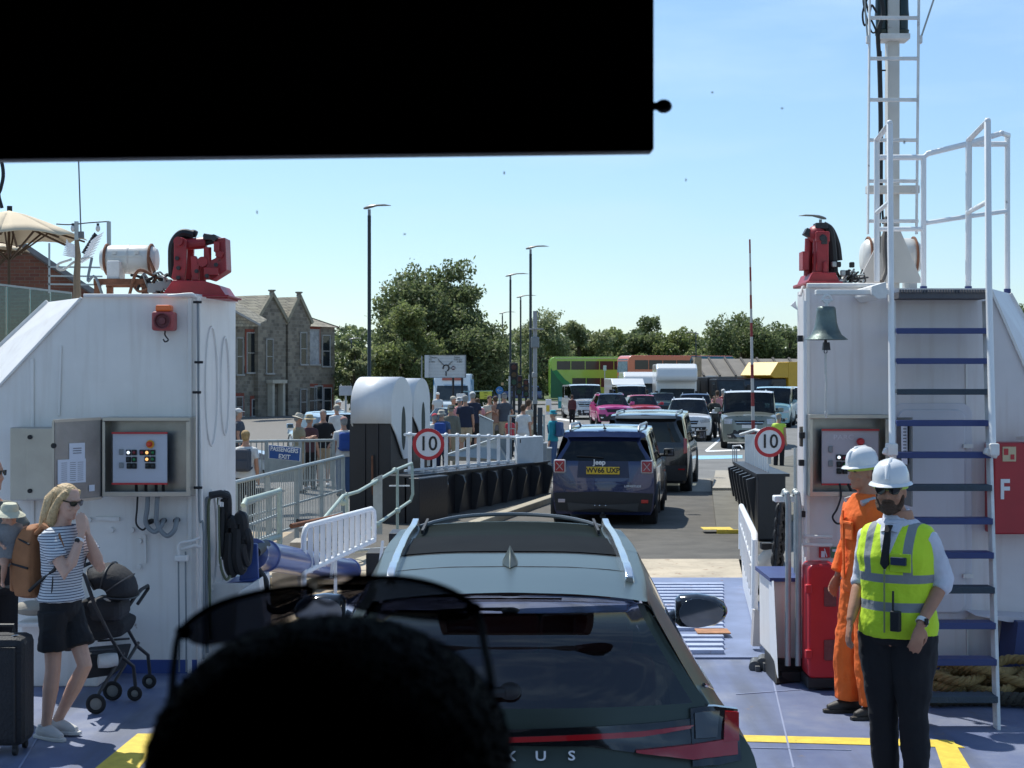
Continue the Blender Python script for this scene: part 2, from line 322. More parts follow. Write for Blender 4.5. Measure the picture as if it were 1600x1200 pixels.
def tree(label,base,h,w,leaf,seed,n=9000,ls=.32,lobes=26,trunk=.14,low=.22,group='trees behind the car park',cat='tree',name='tree',dp=None,shape=None):
    r=np.random.RandomState(seed);base=Vector(base)
    t=thing(name,label,cat,base,0,group)
    dp=dp or w
    lob=[]
    for i in range(lobes):
        for _ in range(60):
            p=r.uniform(-1,1,3)
            if .25<(p**2).sum()<1:break
        zz=low+(1-low)*(p[2]*.5+.5)
        wid=1.0 if shape is None else shape((zz-low)/(1-low))
        lob.append((p[0]*w/2*wid*.86,p[1]*dp/2*wid*.86,zz*h*.93,r.uniform(.10,.20)*w*(1 if w<h*1.4 else .7)))
    bx=MB();tr=trunk*h*.28
    bx.tube([(0,0,-.1),(r.uniform(-.1,.1)*w*.2,0,h*.22),(r.uniform(-.1,.1)*w*.3,0,h*.5),(0,0,h*.8)],[tr,tr*.75,tr*.5,tr*.12],8)
    for i in range(0,lobes,2):
        x,y,z,s=lob[i];z0=h*r.uniform(.15,.45)
        bx.tube([(0,0,z0),(x*.45,y*.45,(z0+z)*.5+.04*h),(x,y,z)],[tr*.38,tr*.22,tr*.05],5)
    bx.build('trunk',bark,t,smooth=True,local=True)
    per=n//lobes;V=[];
    for(x,y,z,s)in lob:
        k=int(per*(s/(.15*w))**1.3)+30
        d=r.normal(0,1,(k,3));d/=np.linalg.norm(d,axis=1)[:,None]
        rad=s*(r.uniform(0,1,k)**.38)*(1+.28*np.sin(d[:,0]*5+x)*np.cos(d[:,2]*4+y))
        V.append(np.array([x,y,z])+d*rad[:,None]*np.array([1.15,1.15,.85]))
    c=np.concatenate(V);st=c[r.choice(len(c),len(c)//14)];cen=np.array([0,0,h*.55]);st=st+(st-cen)*r.uniform(.02,.10,(len(st),1));c=np.concatenate([c,st])
    c=c[c[:,2]>.3]
    k=len(c);a=r.normal(0,1,(k,3));a/=np.linalg.norm(a,axis=1)[:,None];bb=np.cross(a,r.normal(0,1,(k,3)));bb/=np.linalg.norm(bb,axis=1)[:,None]
    L_=ls*r.uniform(.6,1.3,(k,1));W_=L_*.55
    q=np.stack([c-a*L_/2,c+bb*W_/2,c+a*L_/2,c-bb*W_/2],1).reshape(-1,3)
    me=bpy.data.meshes.new('crown');me.from_pydata(q.tolist(),[],np.arange(4*k).reshape(-1,4).tolist());me.materials.append(leaf);me.update()
    o=bpy.data.objects.new('crown',me);C.objects.link(o);o.parent=t
    return t
def tr_at(label,x0,x1,ytop,d,leaf,seed,**kw):
    xc=(x0+x1)/2;w=(x1-x0)/2400*d;h=H+(585-ytop)/2400*d-Z0
    return tree(label,((xc-800)/2400*d,d,Z0),h,w,leaf,seed,**kw)
tr_at('tallest tree with a big rounded crown, behind the roundabout direction sign',588,768,396,112,leafA,3,n=30000,ls=.30,lobes=46,low=.16,group=None,cat='tree')
tr_at('lower bushy tree in front of the tallest tree, right beside the tall lamp post',570,690,478,104,leafB,5,n=12000,ls=.26,lobes=24,low=.05)
tr_at('small pale green tree between the stone house and the tall lamp post',520,590,522,100,leafC,8,n=8000,ls=.24,lobes=20,low=.05)
tr_at('dense dark tree filling the gap right of the tallest tree, behind the traffic light posts',672,812,498,108,leafA,9,n=14000,ls=.28,lobes=28,low=.02)
tr_at('willowy pale tree behind the jointed service pole, left of the green bus',790,900,484,160,leafC,11,n=13000,ls=.30,lobes=26,low=.02)
tr_at('light green tree above the left end of the green bus',845,965,494,176,leafC,12,n=16000,ls=.42,lobes=22,low=.02)
tr_at('mid green tree above the middle of the green bus',895,1015,500,182,leafB,14,n=16000,ls=.42,lobes=22,low=.02)
tr_at('dark rounded tree above the orange and teal bus',940,1060,496,190,leafA,15,n=16000,ls=.44,lobes=22,low=.02)
tr_at('dark tree tapering down to the thin lamp post, right of the orange and teal bus',1005,1112,510,186,leafB,16,n=16000,ls=.42,lobes=22,low=.02)
tr_at('broad dark tree above the yellow truck, behind the red and white barrier pole',1092,1225,484,170,leafA,18,n=16000,ls=.36,lobes=30,low=.02)
tr_at('dark tree half hidden by the right steel casing',1180,1290,492,174,leafA,19,n=10000,ls=.36,lobes=24,low=.02)
tr_at('tree seen beyond the ladder railing at the far right edge',1560,1700,468,150,leafA,21,n=5000,ls=.4,lobes=18,low=.02)
r=np.random.RandomState(4);k=42000
c=np.stack([r.uniform(-62,45,k),r.uniform(188,200,k),np.zeros(k)],1)
c[:,2]=r.uniform(0,1,k)*(7.3+.8*np.sin(c[:,0]*.25)+.6*np.sin(c[:,0]*.9+1))
a=r.normal(0,1,(k,3));a/=np.linalg.norm(a,axis=1)[:,None];bb=np.cross(a,r.normal(0,1,(k,3)));bb/=np.linalg.norm(bb,axis=1)[:,None]
q=np.stack([c-a*.3,c+bb*.24,c+a*.3,c-bb*.24],1).reshape(-1,3)
me=bpy.data.meshes.new('far_scrub');me.from_pydata(q.tolist(),[],np.arange(4*k).reshape(-1,4).tolist());me.materials.append(leafA)
o=bpy.data.objects.new('far_scrub',me);C.objects.link(o);tag(o,'dark mass of scrub and hedge closing the far side of the car park','hedge',kind='stuff')
# ================================================================ SHIP'S STEEL CASINGS AND FITTINGS
white=M('white_ship_paint',(.78,.745,.695),.38,var=.07,vs=2.2,bump=.16,bs=4,streak=.32,dirt=(.50,.42,.34),rust=.03)
whitec=M('white_clean_paint',(.80,.80,.79),.35,var=.05,vs=5,bump=.06,bs=30)
whiterust=M('white_rusty_paint',(.70,.69,.66),.5,var=.12,vs=8,bump=.3,rust=.22)
greyp=M('grey_paint',(.42,.44,.44),.5,var=.1,vs=5)
steel=M('stainless_steel',(.42,.40,.36),.36,metal=.75,var=.12,vs=2.5,bump=.08,bs=6)
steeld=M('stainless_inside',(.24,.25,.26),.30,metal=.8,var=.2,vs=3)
black=M('black_rubber',(.013,.013,.014),.6,var=.2)
blackp=M('black_paint',(.014,.015,.020),.42,var=.2,vs=4,bump=.3,bs=20)
redp=M('red_machine_paint',(.34,.022,.028),.42,var=.22,vs=7,bump=.2)
redb=M('red_plastic',(.52,.02,.03),.38,var=.08)
galv=M('galvanised_steel',(.40,.43,.42),.45,metal=.35,var=.15,vs=6)
ggrn=M('grey_green_rail',(.36,.44,.39),.5,var=.12,vs=5)
greyc=M('grey_conduit',(.22,.24,.25),.5)
navy=M('navy_deck_trim',(.025,.045,.16),.5,var=.15,rust=.1)
orng=M('orange_lens',(.85,.16,.03),.3)
paper=M('paper',(.75,.76,.82),.7,var=.02)
rustm=M('rusty_iron',(.20,.085,.045),.85,var=.35,vs=9,bump=.6)
ink=M('grey_ink',(.22,.22,.25),.8)
def PX(x,y,d,dy=0):p=P(x,y,d);p.y+=dy;return p
# ---------------- left casing
DL=12.6
lc=thing('steel_casing','white steel deck casing on the left, with the red siren and grey cabinets','ship casing',(-3.6,13,0))
b=MB()
zt=3.08;xr=P(306,0,DL).x;side=P(368,0,13.5)
A=Vector((P(128,0,DL).x,DL,zt));Bp=Vector((P(-2,0,DL).x,DL,P(0,605,DL).z));Bz=Vector((P(-60,0,DL).x,DL,P(0,700,DL).z-.2))
Cc=P(74,470,13.4);Cc.z=zt;D=P(-4,545,13.4)
Fr=Vector((xr,DL,zt));Sr=Vector((side.x,13.5,zt))
b.poly([Fr,A,Bp,Vector((Bp.x,DL,0)),Vector((xr,DL,0))])
b.poly([A,Cc,D,Bp])
b.poly([Bp,D,Vector((D.x,13.4,0)),Vector((Bp.x,DL,0))])
b.poly([Fr,Sr,Vector((Sr.x,13.5,0)),Vector((xr,DL,0))])
BX=-2.82
b.poly([Fr,A,Cc,Vector((Cc.x,15.2,zt)),Vector((BX,15.2,zt)),Sr])
b.poly([Sr,Vector((BX,15.2,zt)),Vector((BX,15.2,0)),Vector((Sr.x,13.5,0))])
b.poly([Cc,D,Vector((D.x,15.2,D.z)),Vector((Cc.x,15.2,zt))])
b.poly([D,Vector((D.x,13.4,0)),Vector((D.x,15.2,0)),Vector((D.x,15.2,D.z))])
b.poly([Vector((Cc.x,15.2,zt)),Vector((D.x,15.2,D.z)),Vector((D.x,15.2,0)),Vector((BX,15.2,0)),Vector((BX,15.2,zt))])
b.build('casing_body',white,lc)
b=MB()
b.bar(A+Vector((0,-.01,.0)),Bp+Vector((0,-.01,0)),.03,.02);b.bar(Cc+Vector((0,0,.01)),D+Vector((0,0,.01)),.03,.03)
b.tube([Fr+Vector((-.0,-.02,.015)),A+Vector((.02,-.02,.015))],.018,6)
b.tube([Fr+Vector((0,0,.015)),Sr+Vector((.01,0,.015))],.018,6)
b.bar(P(50,560,DL-.01),P(52,1040,DL-.01),.03,.008);b.bar(P(95,540,DL-.01),P(92,650,DL-.01),.02,.008)
for(px,w_)in((297,.035),(312,.02)):b.bar(Vector((P(px,0,DL).x,DL-.01,0)),Vector((P(px,0,DL).x,DL-.01,zt)),w_,.02)
b.build('casing_trim',white,lc,smooth=False,bevel=.004)
b=MB()
for(cx,cy,rx,rz)in((.35,2.35,.17,.5),(.68,2.35,.12,.42),(.35,1.05,.16,.42),(.68,1.05,.12,.4)):
    o0=Vector((xr,DL,0));dv=Vector((side.x-xr,.9,0)).normalized()
    b.tube([o0+dv*(cx*.95)+dv*math.cos(t*math.pi/12)*rx*.8+Vector((.004,0,cy+math.sin(t*math.pi/12)*rz))for t in range(24)],.012,5,closed=True)
b.build('pressed_ring',white,lc,smooth=True)
b=MB();b.prism([Vector((Bp.x,DL-.012,0)),Vector((xr+.01,DL-.012,0)),Vector((xr+.01,DL-.012,.11)),Vector((Bp.x,DL-.012,.11))],(0,.012,0))
b.build('blue_skirting',bluep,lc)
b=MB()
for(px,py)in((175,828),(207,828),(219,845),(218,885),(140,812)):b.lathe(P(px,py,DL),[(.0,-.03),(.02,-.03),(.022,0)],8,(0,1,0))
b.bar(P(150,810,DL-.015),P(187,811,DL-.015),.03,.03);b.bar(P(226,835,DL-.015),P(227,880,DL-.015),.02,.02)
b.build('welded_lug',white,lc,smooth=True)
def cable(name,pts,r,mat,parent,n=8,k=6):
    p=cr(np.array([list(v)for v in pts]),k);b=MB();b.tube([Vector(v)for v in p],r,n);return b.build(name,mat,parent,smooth=True)
def cabinet(label,x0,y0,x1,y1,d,dep,name='control_cabinet',doorx=None,right=False):
    t=thing(name,label,'control cabinet',P((x0+x1)/2,y1,d))
    a=P(x0,y0,d-dep);c=P(x1,y1,d-dep);w=c.x-a.x;h=a.z-c.z;cx=(a.x+c.x)/2;cz=(a.z+c.z)/2;th=.012
    b=MB();yb=d-.004;yf=d-dep
    b.box((a.x+th/2,(yf+yb)/2,cz),(th,dep,h));b.box((c.x-th/2,(yf+yb)/2,cz),(th,dep,h));b.box((cx,(yf+yb)/2,a.z-th/2),(w-2*th,dep,th));b.box((cx,(yf+yb)/2,c.z+th/2),(w-2*th,dep,th))
    b.box((cx,yf-.004,a.z-.015),(w,.012,.03));b.box((cx,yf-.004,c.z+.02),(w,.012,.04));b.box((c.x-.015,yf-.004,cz),(.03,.012,h-.07));b.box((a.x+.012,yf-.004,cz),(.024,.012,h-.07))
    b.build('cabinet_shell',steel,t,bevel=.003)
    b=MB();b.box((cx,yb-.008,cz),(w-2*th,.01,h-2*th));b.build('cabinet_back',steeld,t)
    return t,a,c,w,h,yf
def buttons(t,grid,d,lamp):
    for(px,py,kind)in grid:
        p=P(px,py,d)
        b=MB();b.box(p+Vector((0,-.004,0)),(.042,.008,.045));b.build('button_bezel',black,t,bevel=.004)
        b=MB();b.lathe(p+Vector((0,-.008,0)),[(.014,0),(.014,-.012),(.008,-.018),(.0,-.018)],12,(0,1,0))if False else b.ell(p+Vector((0,-.014,0)),(.013,.012,.013),12,6)
        b.build('push_button',lamp[kind],t,smooth=True)
lamps={'w':emis('lit_white_lamp',(.8,.9,1),1.1),'o':emis('lit_amber_lamp',(1,.50,.16),1.0),'r':M('lamp_red',(.22,.01,.02),.3),'g':M('lamp_green',(.01,.20,.06),.3),'k':M('lamp_black',(.02,.03,.03),.3)}
t,a,c,w,h,yf=cabinet('open stainless control cabinet on the left casing, grey panel of coloured buttons inside',160,652,297,776,DL,.22)
b=MB();b.box(P(219,716,12.42)+Vector((0,0,0)),(.44,.02,.41));b.build('button_panel',M('panel_grey',(.50,.52,.58),.45,var=.03),t,bevel=.004)
b=MB();p=P(219,716,12.42)
b.box((p.x,12.405,p.z+.205),(.45,.02,.014));b.box((p.x,12.405,p.z-.205),(.45,.02,.014));b.each('panel_gasket',redb,t)
buttons(t,[(201,707,'w'),(210,707,'r'),(201,718,'k'),(210,718,'g'),(202,728,'k'),(210,728,'k'),(222,707,'r'),(230,707,'o'),(239,707,'g'),(230,717.5,'o'),(239,717.5,'g'),(231,728,'k'),(239,728,'k')],12.405,lamps)
b=MB();p=P(234,694,12.40);b.lathe(p,[(.024,0),(.024,-.02),(.016,-.02),(.018,-.05),(.010,-.06),(.001,-.06)],16,(0,1,0));b.build('stop_button',M('stop_red',(.75,.06,.02),.35),t,smooth=True)
b=MB();b.lathe(p+Vector((.004,-.001,0)),[(.034,0),(.034,-.004),(.001,-.004)],16,(0,1,0));b.build('stop_collar',M('collar_yellow',(.7,.35,.02),.4),t)
for(px,py)in((189.5,706),(189.5,727)):
    b=MB();b.box(P(px,py,12.402),(.036,.012,.045));b.build('selector_switch',greyc,t,bevel=.004)
b=MB()
for i,px in enumerate((213,228,244,255)):b.tube([P(px,756,12.42),P(px,766,12.45),P(px+2,775,12.46)],.012,6)
b.build('cable_tail',black,t,smooth=True)
for px in(160.5,):
    pass
dv0=P(158,654,12.38);dv1=P(84,658,12.02);dz=P(158,776,12.38).z
b=MB();b.prism([dv0,dv1,Vector((dv1.x,dv1.y,dz-.02)),Vector((dv0.x,dv0.y,dz-.01))],(0.012,.02,0));b.build('cabinet_door',steeld,t,bevel=.004)
b=MB()
for q0,q1 in((dv0,dv1),(dv1,Vector((dv1.x,dv1.y,dz-.02))),(Vector((dv1.x,dv1.y,dz-.02)),Vector((dv0.x,dv0.y,dz-.01)))):b.bar(q0+Vector((0,-.008,0)),q1+Vector((0,-.008,0)),.018,.022)
b.build('door_flange',steel,t)
def ondoor(u,v,off=-.012):p=dv0.lerp(dv1,u);p.z=(dv0.z*(1-v)+dz*v);return p+Vector((-.004,off,0))
def doorsheet(name,u0,v0,u1,v1,mat,off):
    b=MB();b.prism([ondoor(u0,v0,off),ondoor(u1,v0,off),ondoor(u1,v1,off),ondoor(u0,v1,off)],(0,-.0015,0));return b.build(name,mat,t)
doorsheet('notice_paper',.33,.30,.66,.52,paper,-.010);doorsheet('notice_paper',.31,.50,.90,.80,paper,-.0125)
b=MB()
for v in(.36,.39,.42):b.prism([ondoor(.40,v,-.013),ondoor(.58,v,-.013),ondoor(.58,v+.012,-.013),ondoor(.40,v+.012,-.013)],(0,-.001,0))
for v in np.arange(.54,.77,.025):
    for u in(.36,.52,.70):b.prism([ondoor(u,v,-.0155),ondoor(u+.12,v,-.0155),ondoor(u+.12,v+.006,-.0155),ondoor(u,v+.006,-.0155)],(0,-.001,0))
b.build('printed_lines',ink,t)
doorsheet('door_sticker',.12,.84,.24,.92,paper,-.012)
b=MB();b.lathe(ondoor(.97,.32),[(.02,0),(.022,-.02),(.0,-.02)],10,(0,1,0));b.build('door_latch',black,t,smooth=True)
t=thing('control_cabinet','closed grey stainless cabinet left of the open one, two black quarter locks','control cabinet',P(60,780,DL))
b=MB();p0=P(16,668,DL-.2);p1=P(95,782,DL-.2);b.box(((p0.x+p1.x)/2,DL-.105,(p0.z+p1.z)/2),(p1.x-p0.x,.2,p0.z-p1.z));b.build('cabinet_shell',steel,t,bevel=.006)
b=MB();q0=P(41,668.5,DL-.215);q1=P(94.5,780,DL-.215);b.box(((q0.x+q1.x)/2,DL-.214,(q0.z+q1.z)/2),(q1.x-q0.x,.02,q0.z-q1.z));b.build('cabinet_door',steel,t,bevel=.005)
for py in(683,767):
    b=MB();b.lathe(P(47,py,DL-.225),[(.018,0),(.018,-.015),(.0,-.015)],12,(0,1,0));b.build('door_lock',black,t,smooth=True)
t=thing('conduit_set','grey flexible conduits looping from the open cabinet down into the casing wall','conduit',P(240,830,12.5))
for i,(x0,xm,x1,y1,ym,rr)in enumerate(((231,226,255,814,831,.020),(246,243,276,813,837,.020),(215,211,235,815,828,.008))):
    cable('conduit',[P(x0,776,12.45),P(x0-1,795,12.44),P(xm+2,818,12.46),P((xm+x1)/2,ym,12.47),P(x1-4,ym-8,12.47),P(x1,y1,12.5),P(x1,y1-1,12.59)],rr,greyc if i<2 else black,t)
    b=MB();b.lathe(P(x1,y1,12.56),[(.022,.04),(.022,-.04),(.0,-.04)],10,(0,1,0));b.build('cable_gland',black,t,smooth=True)
t=thing('siren','dusty red square siren with an orange beacon on top, high on the left casing','siren',P(256,518,DL))
pm=P(257,502,12.5)
b=MB();b.box(pm,(.18,.15,.155));b.build('siren_housing',M('siren_red',(.36,.07,.07),.5),t,bevel=.02)
b=MB();b.lathe(pm+Vector((0,-.075,0)),[(.062,0),(.066,-.025),(.058,-.025),(.048,-.005),(.03,-.002),(.028,-.02),(.0,-.022)],20,(0,1,0));b.build('siren_horn',M('siren_dark',(.14,.03,.035),.5),t,smooth=True)
b=MB();b.box(P(257,482,12.5),(.125,.12,.055));b.build('beacon_lens',orng,t,bevel=.015)
cable('siren_wire',[P(258,517,12.55),P(258,524,12.5),P(263,531,12.5),P(258,534,12.5),P(255,530,12.5)],.006,black,t)
t=thing('pipe_run','thin vertical pipes clipped down the right corner of the left casing','pipe',P(312,1045,12.5))
cable('pipe',[P(262,463,12.5),P(295,460,12.5),P(303,462,12.5),P(308,475,12.55),P(309,560,12.55),P(313,700,12.55),P(314,840,12.55),P(303,852,12.5),P(283,858,12.5)],.014,white,t)
cable('pipe',[P(309,470,12.52),P(310,600,12.52),P(311,800,12.52),P(318,830,12.5),P(318,1030,12.5)],.009,greyc,t)
for px in(279,290):
    cable('pipe',[P(px,862,12.5),P(px,900,12.5),P(px+1,1000,12.5),P(px+1,1050,12.5)],.007,greyc,t)
b=MB();b.box(P(284,872,12.5),(.10,.08,.05));b.build('pipe_junction',white,t,bevel=.01)
cable('pipe',[P(280,870,12.48),P(280,850,12.48),P(300,845,12.48),P(312,840,12.48)],.011,white,t)
for(px,py)in((309,472),(308,613),(310,762),(311,566)):
    b=MB();b.tube([P(px-7,py,12.5),P(px+6,py,12.5)],.012,6);b.build('pipe_clip',black,t)
t=thing('hanging_hose','grey looped hose and black rubber slings hanging from a hook at the left casing corner','hose',P(350,920,12.9))
for i,(x0,x1,yb)in enumerate(((321,349,1020),(326,351,1000),(341,351,870))):
    cable('hose',[P(x0+6,776,12.8),P(x0,790,12.8),P(x0+1,880,12.8),P(x0+3,yb,12.8)],.012,[greyc,M('hose_green',(.12,.14,.08),.6),white][i],t)
cable('hose',[P(341,778,12.8),P(342,850,12.8),P(345,885,12.8),P(353,905,12.85),P(360,900,12.9)],.012,MATS['hose_green'],t)
for i,(x,y0,y1,rr)in enumerate(((352,772,870,.035),(363,812,895,.045),(376,806,890,.05),(385,830,880,.04))):
    cable('rubber_sling',[P(x-2,y0+12,12.9),P(x,y0,12.9),P(x+4,y0+14,12.9),P(x+3,y1-20,12.95),P(x,y1,12.95),P(x-6,y1-18,12.9),P(x-5,y0+20,12.9)],rr,black,t)
b=MB();b.tube([P(328,774,12.7),P(345,771,12.75),P(357,776,12.8)],.03,8);b.build('hook',black,t,smooth=True)
t=thing('bench','white steel bench box against the foot of the left casing','bench',P(50,1050,12.3))
b=MB();p0=P(30,962,12.0);p1=P(150,1060,12.0);b.box(((p0.x+p1.x)/2,12.3,.24),(p1.x-p0.x,.5,.48));b.build('bench_box',white,t,bevel=.01)
b=MB();b.box(((p0.x+p1.x)/2,12.27,.495),(p1.x-p0.x+.05,.6,.03));b.build('bench_seat',white,t,bevel=.006)
b=MB();b.ell(P(52,950,12.1),(.16,.12,.06),14,8);o=b.build('cloth_bag',M('beige_cloth',(.35,.31,.25),.9,bump=.5,bs=25),smooth=True);tag(o,'beige soft bag lying on the white bench behind the woman','bag')
# ---------------- equipment on top of the left casing
def canister(label,x0,x1,y0,y1,d,name='liferaft_canister'):
    t=thing(name,label,'liferaft',P((x0+x1)/2,y1,d));cx0=P(x0,0,d).x;cx1=P(x1,0,d).x;zc=P(0,(y0+y1)/2,d).z;r0=(y1-y0)/2/2400*d
    b=MB();L_=cx1-cx0
    b.lathe((cx0,d,zc),[(r0*.3,0),(r0*.72,.012),(r0*.93,.05),(r0,.11),(r0,L_*.48),(r0*1.03,L_*.485),(r0*1.03,L_*.515),(r0,L_*.52),(r0,L_-.11),(r0*.93,L_-.05),(r0*.72,L_-.012),(r0*.3,L_)],28,(1,0,0))
    b.build('canister_shell',M('raft_white',(.66,.65,.60),.42,var=.08,vs=4,streak=.45),t,smooth=True)
    b=MB()
    for f in(.12,.88):
        b.tube([Vector((cx0+L_*f,d+math.cos(a_)*r0*1.03,zc+math.sin(a_)*r0*1.03))for a_ in np.linspace(0,2*math.pi,24,endpoint=False)],.012,6,closed=True)
    b.each('canister_strap',rustm,t,smooth=True)
    b=MB();b.bar((cx0+.12,d-r0*.99,zc+.02),(cx1-.12,d-r0*.99,zc+.02),.012,.012);b.box((cx0+L_*.30,d-r0,zc+.05),(.03,.02,.03));b.box((cx0+L_*.68,d-r0,zc+.05),(.03,.02,.03));b.build('canister_seam',MATS['raft_white'],t)
    return t,cx0,cx1,zc,r0
t,cx0,cx1,zc,r0=canister('white liferaft canister lying on a rusty iron cradle on the left casing',157,248,383,428,13.3)
b=MB();zf=3.08
b.bar((cx0+.0,13.1,zf+.16),(cx1-.03,13.1,zf+.16),.05,.05);b.bar((cx0+.0,13.5,zf+.16),(cx1-.03,13.5,zf+.16),.05,.05)
for x in(cx0+.03,cx1-.07):
    for y in(13.1,13.5):b.bar((x,y,zf),(x,y,zf+.14),.05,.05)
b.each('cradle_beam',rustm,t)
b=MB();b.box((cx0+.16,13.2,zf+.26),(.11,.2,.16));b.build('cradle_saddle',whiterust,t,bevel=.01)
cable('cradle_strap',[(cx0-.02,13.1,zc),(cx0-.04,13.05,zc-.2),(cx0+.02,13.05,zf+.2),(cx0+.1,13.05,zf)],.012,greyc,t)
cable('cradle_strap',[(cx1-.03,13.05,zc),(cx1+.02,13.05,zc-.15),(cx1-.12,13.05,zf+.25),(cx1-.2,13.05,zf+.02)],.014,rustm,t)
t=thing('cable_bundle','tangle of black and grey cables lying on the left casing between canister and red machine','cables',P(240,460,13))
rr=random.Random(5)
for i in range(12):
    x0=200+rr.random()*55;pts=[P(x0+j*rr.uniform(6,13),455-rr.random()*32+j*1.2,12.9+rr.random()*.3)for j in range(5)]
    cable('cable',pts,rr.choice([.008,.012,.016]),rr.choice([black,greyc,black,rustm]),t)
for i in range(3):
    b=MB();b.box(P(238+i*12,450-i*3,13.0),(.07,.06,.08));b.build('junction_box',rr.choice([steel,greyc]),t,bevel=.005)
def red_machine(label,mirror,ox,oy,d,s=1.0):
    """hydraulic ramp lock: sloping bed, two cheek plates, rocker arm, cylinders and a black hose arching over"""
    t=thing('hydraulic_ramp_lock',label,'hydraulic machine',P(ox,oy,d));k=1/2400*d*s;o0=P(ox,oy,d)
    def q(x,y,dy=0):return o0+Vector(((x*(-1 if mirror else 1))*k,dy,-y*k))
    b=MB();f=[q(-54,0),q(50,3),q(36,-18),q(12,-25),q(-35,-26)];b.prism([p+Vector((0,-.22,0))for p in f],(0,.5,0));b.box(q(2,-1,.0),(104*k,.62,3*k));b.build('machine_bed',redp,t,bevel=.008)
    for dy in(-.16,.12):
        b=MB();b.prism([q(-36,-26,dy),q(-20,-26,dy),q(-17,-50,dy),q(-16,-88,dy),q(-24,-93,dy),q(-36,-86,dy),q(-36,-50,dy),q(-40,-30,dy)],(0,.05,0));b.build('cheek_plate',redp,t,bevel=.006)
        b=MB();b.prism([q(-8,-26,dy),q(2,-26,dy),q(3,-52,dy),q(-2,-64,dy),q(-10,-64,dy)],(0,.05,0));b.build('cheek_plate',redp,t,bevel=.006)
    b=MB();b.prism([q(26,-92,-.12),q(42,-93,-.12),q(44,-42,-.12),q(20,-27,-.12),q(10,-30,-.12),q(8,-52,-.12),q(28,-62,-.12),q(26,-70,-.12)],(0,.24,0));b.build('rocker_arm',redp,t,bevel=.01)
    b=MB();b.box(q(34,-67,-.14),(10*k,.05,10*k),ry=.4);b.box(q(22,-40,-.15),(22*k,.06,12*k));b.box(q(30,-78,-.15),(8*k,.05,16*k));b.each('arm_bracket',redp,t,bevel=.006)
    b=MB();b.cyl(q(-34,-82,-.05),q(10,-86,-.05),9*k,n=18);b.cyl(q(-28,-86,-.2),q(-28,-86,.2),7*k,n=16);b.build('hydraulic_cylinder',redp,t,smooth=True)
    b=MB();b.cyl(q(10,-86,-.05),q(28,-90,-.05),4.5*k,n=12);b.box(q(17,-93,-.1),(16*k,.12,7*k));b.cyl(q(26,-92,-.18),q(26,-92,.18),5*k,n=12);b.cyl(q(20,-95,-.1),q(8,-97,-.1),3*k,n=8);b.build('cylinder_rod_end',M('greasy_iron',(.03,.028,.03),.5,var=.3,vs=20,bump=.5),t,smooth=True)
    b=MB();b.cyl(q(14,-28,-.1),q(14,-78,-.1),6*k,n=14);b.cyl(q(8,-55,-.16),q(8,-55,.16),8*k,n=14);b.build('upright_ram',redp,t,smooth=True)
    b=MB()
    for(x,y)in((-28,-30),(-28,-45),(-30,-60),(16,-33),(30,-50),(0,-40)):b.lathe(q(x,y,-.17),[(.018,0),(.018,-.025),(0,-.025)],6,(0,1,0))
    b.each('bolt',MATS['greasy_iron'],t)
    cable('hose',[q(-30,-88,-.02),q(-14,-101,-.02),q(-6,-99,-.02)],.03,black,t)
    cable('hose',[q(-10,-98,-.05),q(-28,-100,-.05),q(-41,-84,-.05),q(-44,-60,-.02),q(-44,-34,0)],.038,black,t)
    return t
red_machine('red hydraulic ramp lock under an arching black hose, on the left casing',False,314,466,13.0)
# ---------------- blue ram and pedestal at the foot of the left casing
t=thing('hydraulic_ram','thick blue hydraulic ram sloping down from the left casing behind the white gate','hydraulic ram',P(400,960,14))
ra=P(398,866,13.7);rb=P(545,892,17.6)
b=MB();dv=(rb-ra).normalized();L_=(rb-ra).length
b.lathe(ra,[(.09,-.1),(.14,-.06),(.14,.02),(.135,.03),(.135,.33),(.15,.34),(.15,.40),(.135,.41),(.135,L_-.05),(.145,L_-.04),(.145,L_),(.0,L_)],24,dv);b.build('ram_cylinder',M('blue_gloss',(.06,.085,.24),.28,var=.1,vs=4,coat=.3),t,smooth=True)
b=MB();b.prism([P(372,915,13.1),P(404,905,13.1),P(402,850,13.1),P(385,848,13.1),P(378,875,13.1)],(0,.05,0));b.prism([P(372,915,13.5),P(404,905,13.5),P(402,850,13.5),P(385,848,13.5),P(378,875,13.5)],(0,.05,0))
b.prism([P(342,912,13.0),P(408,905,13.0),P(402,898,13.4),P(345,903,13.4)],(0,.1,-.05));b.build('ram_bracket',bluep,t,bevel=.01)
b=MB();b.lathe(P(400,862,13.35),[(.05,-.05),(.05,.5),(.0,.5)],12,(0,1,0));b.build('pivot_pin',black,t,smooth=True)
cable('slack_chain',[P(403,890,13.2),P(415,910,13.2),P(410,935,13.2),P(420,950,13.2),P(440,955,13.3),P(470,940,13.4),P(520,930,13.6)],.03,black,t)
t=thing('ram_pedestal','white steel pedestal carrying the blue ram bracket','pedestal',P(370,1040,13.2))
b=MB();b.prism([P(322,912,12.95),P(398,912,12.95),P(402,1035,12.95),P(322,1035,12.95)],(0,.8,0));b.build('pedestal_body',white,t,bevel=.01)
b=MB();b.prism([P(372,925,12.7),P(405,905,12.7),P(420,1030,12.7),P(360,1050,12.7)],(0,.2,0));b.build('pedestal_plate',white,t,bevel=.008)
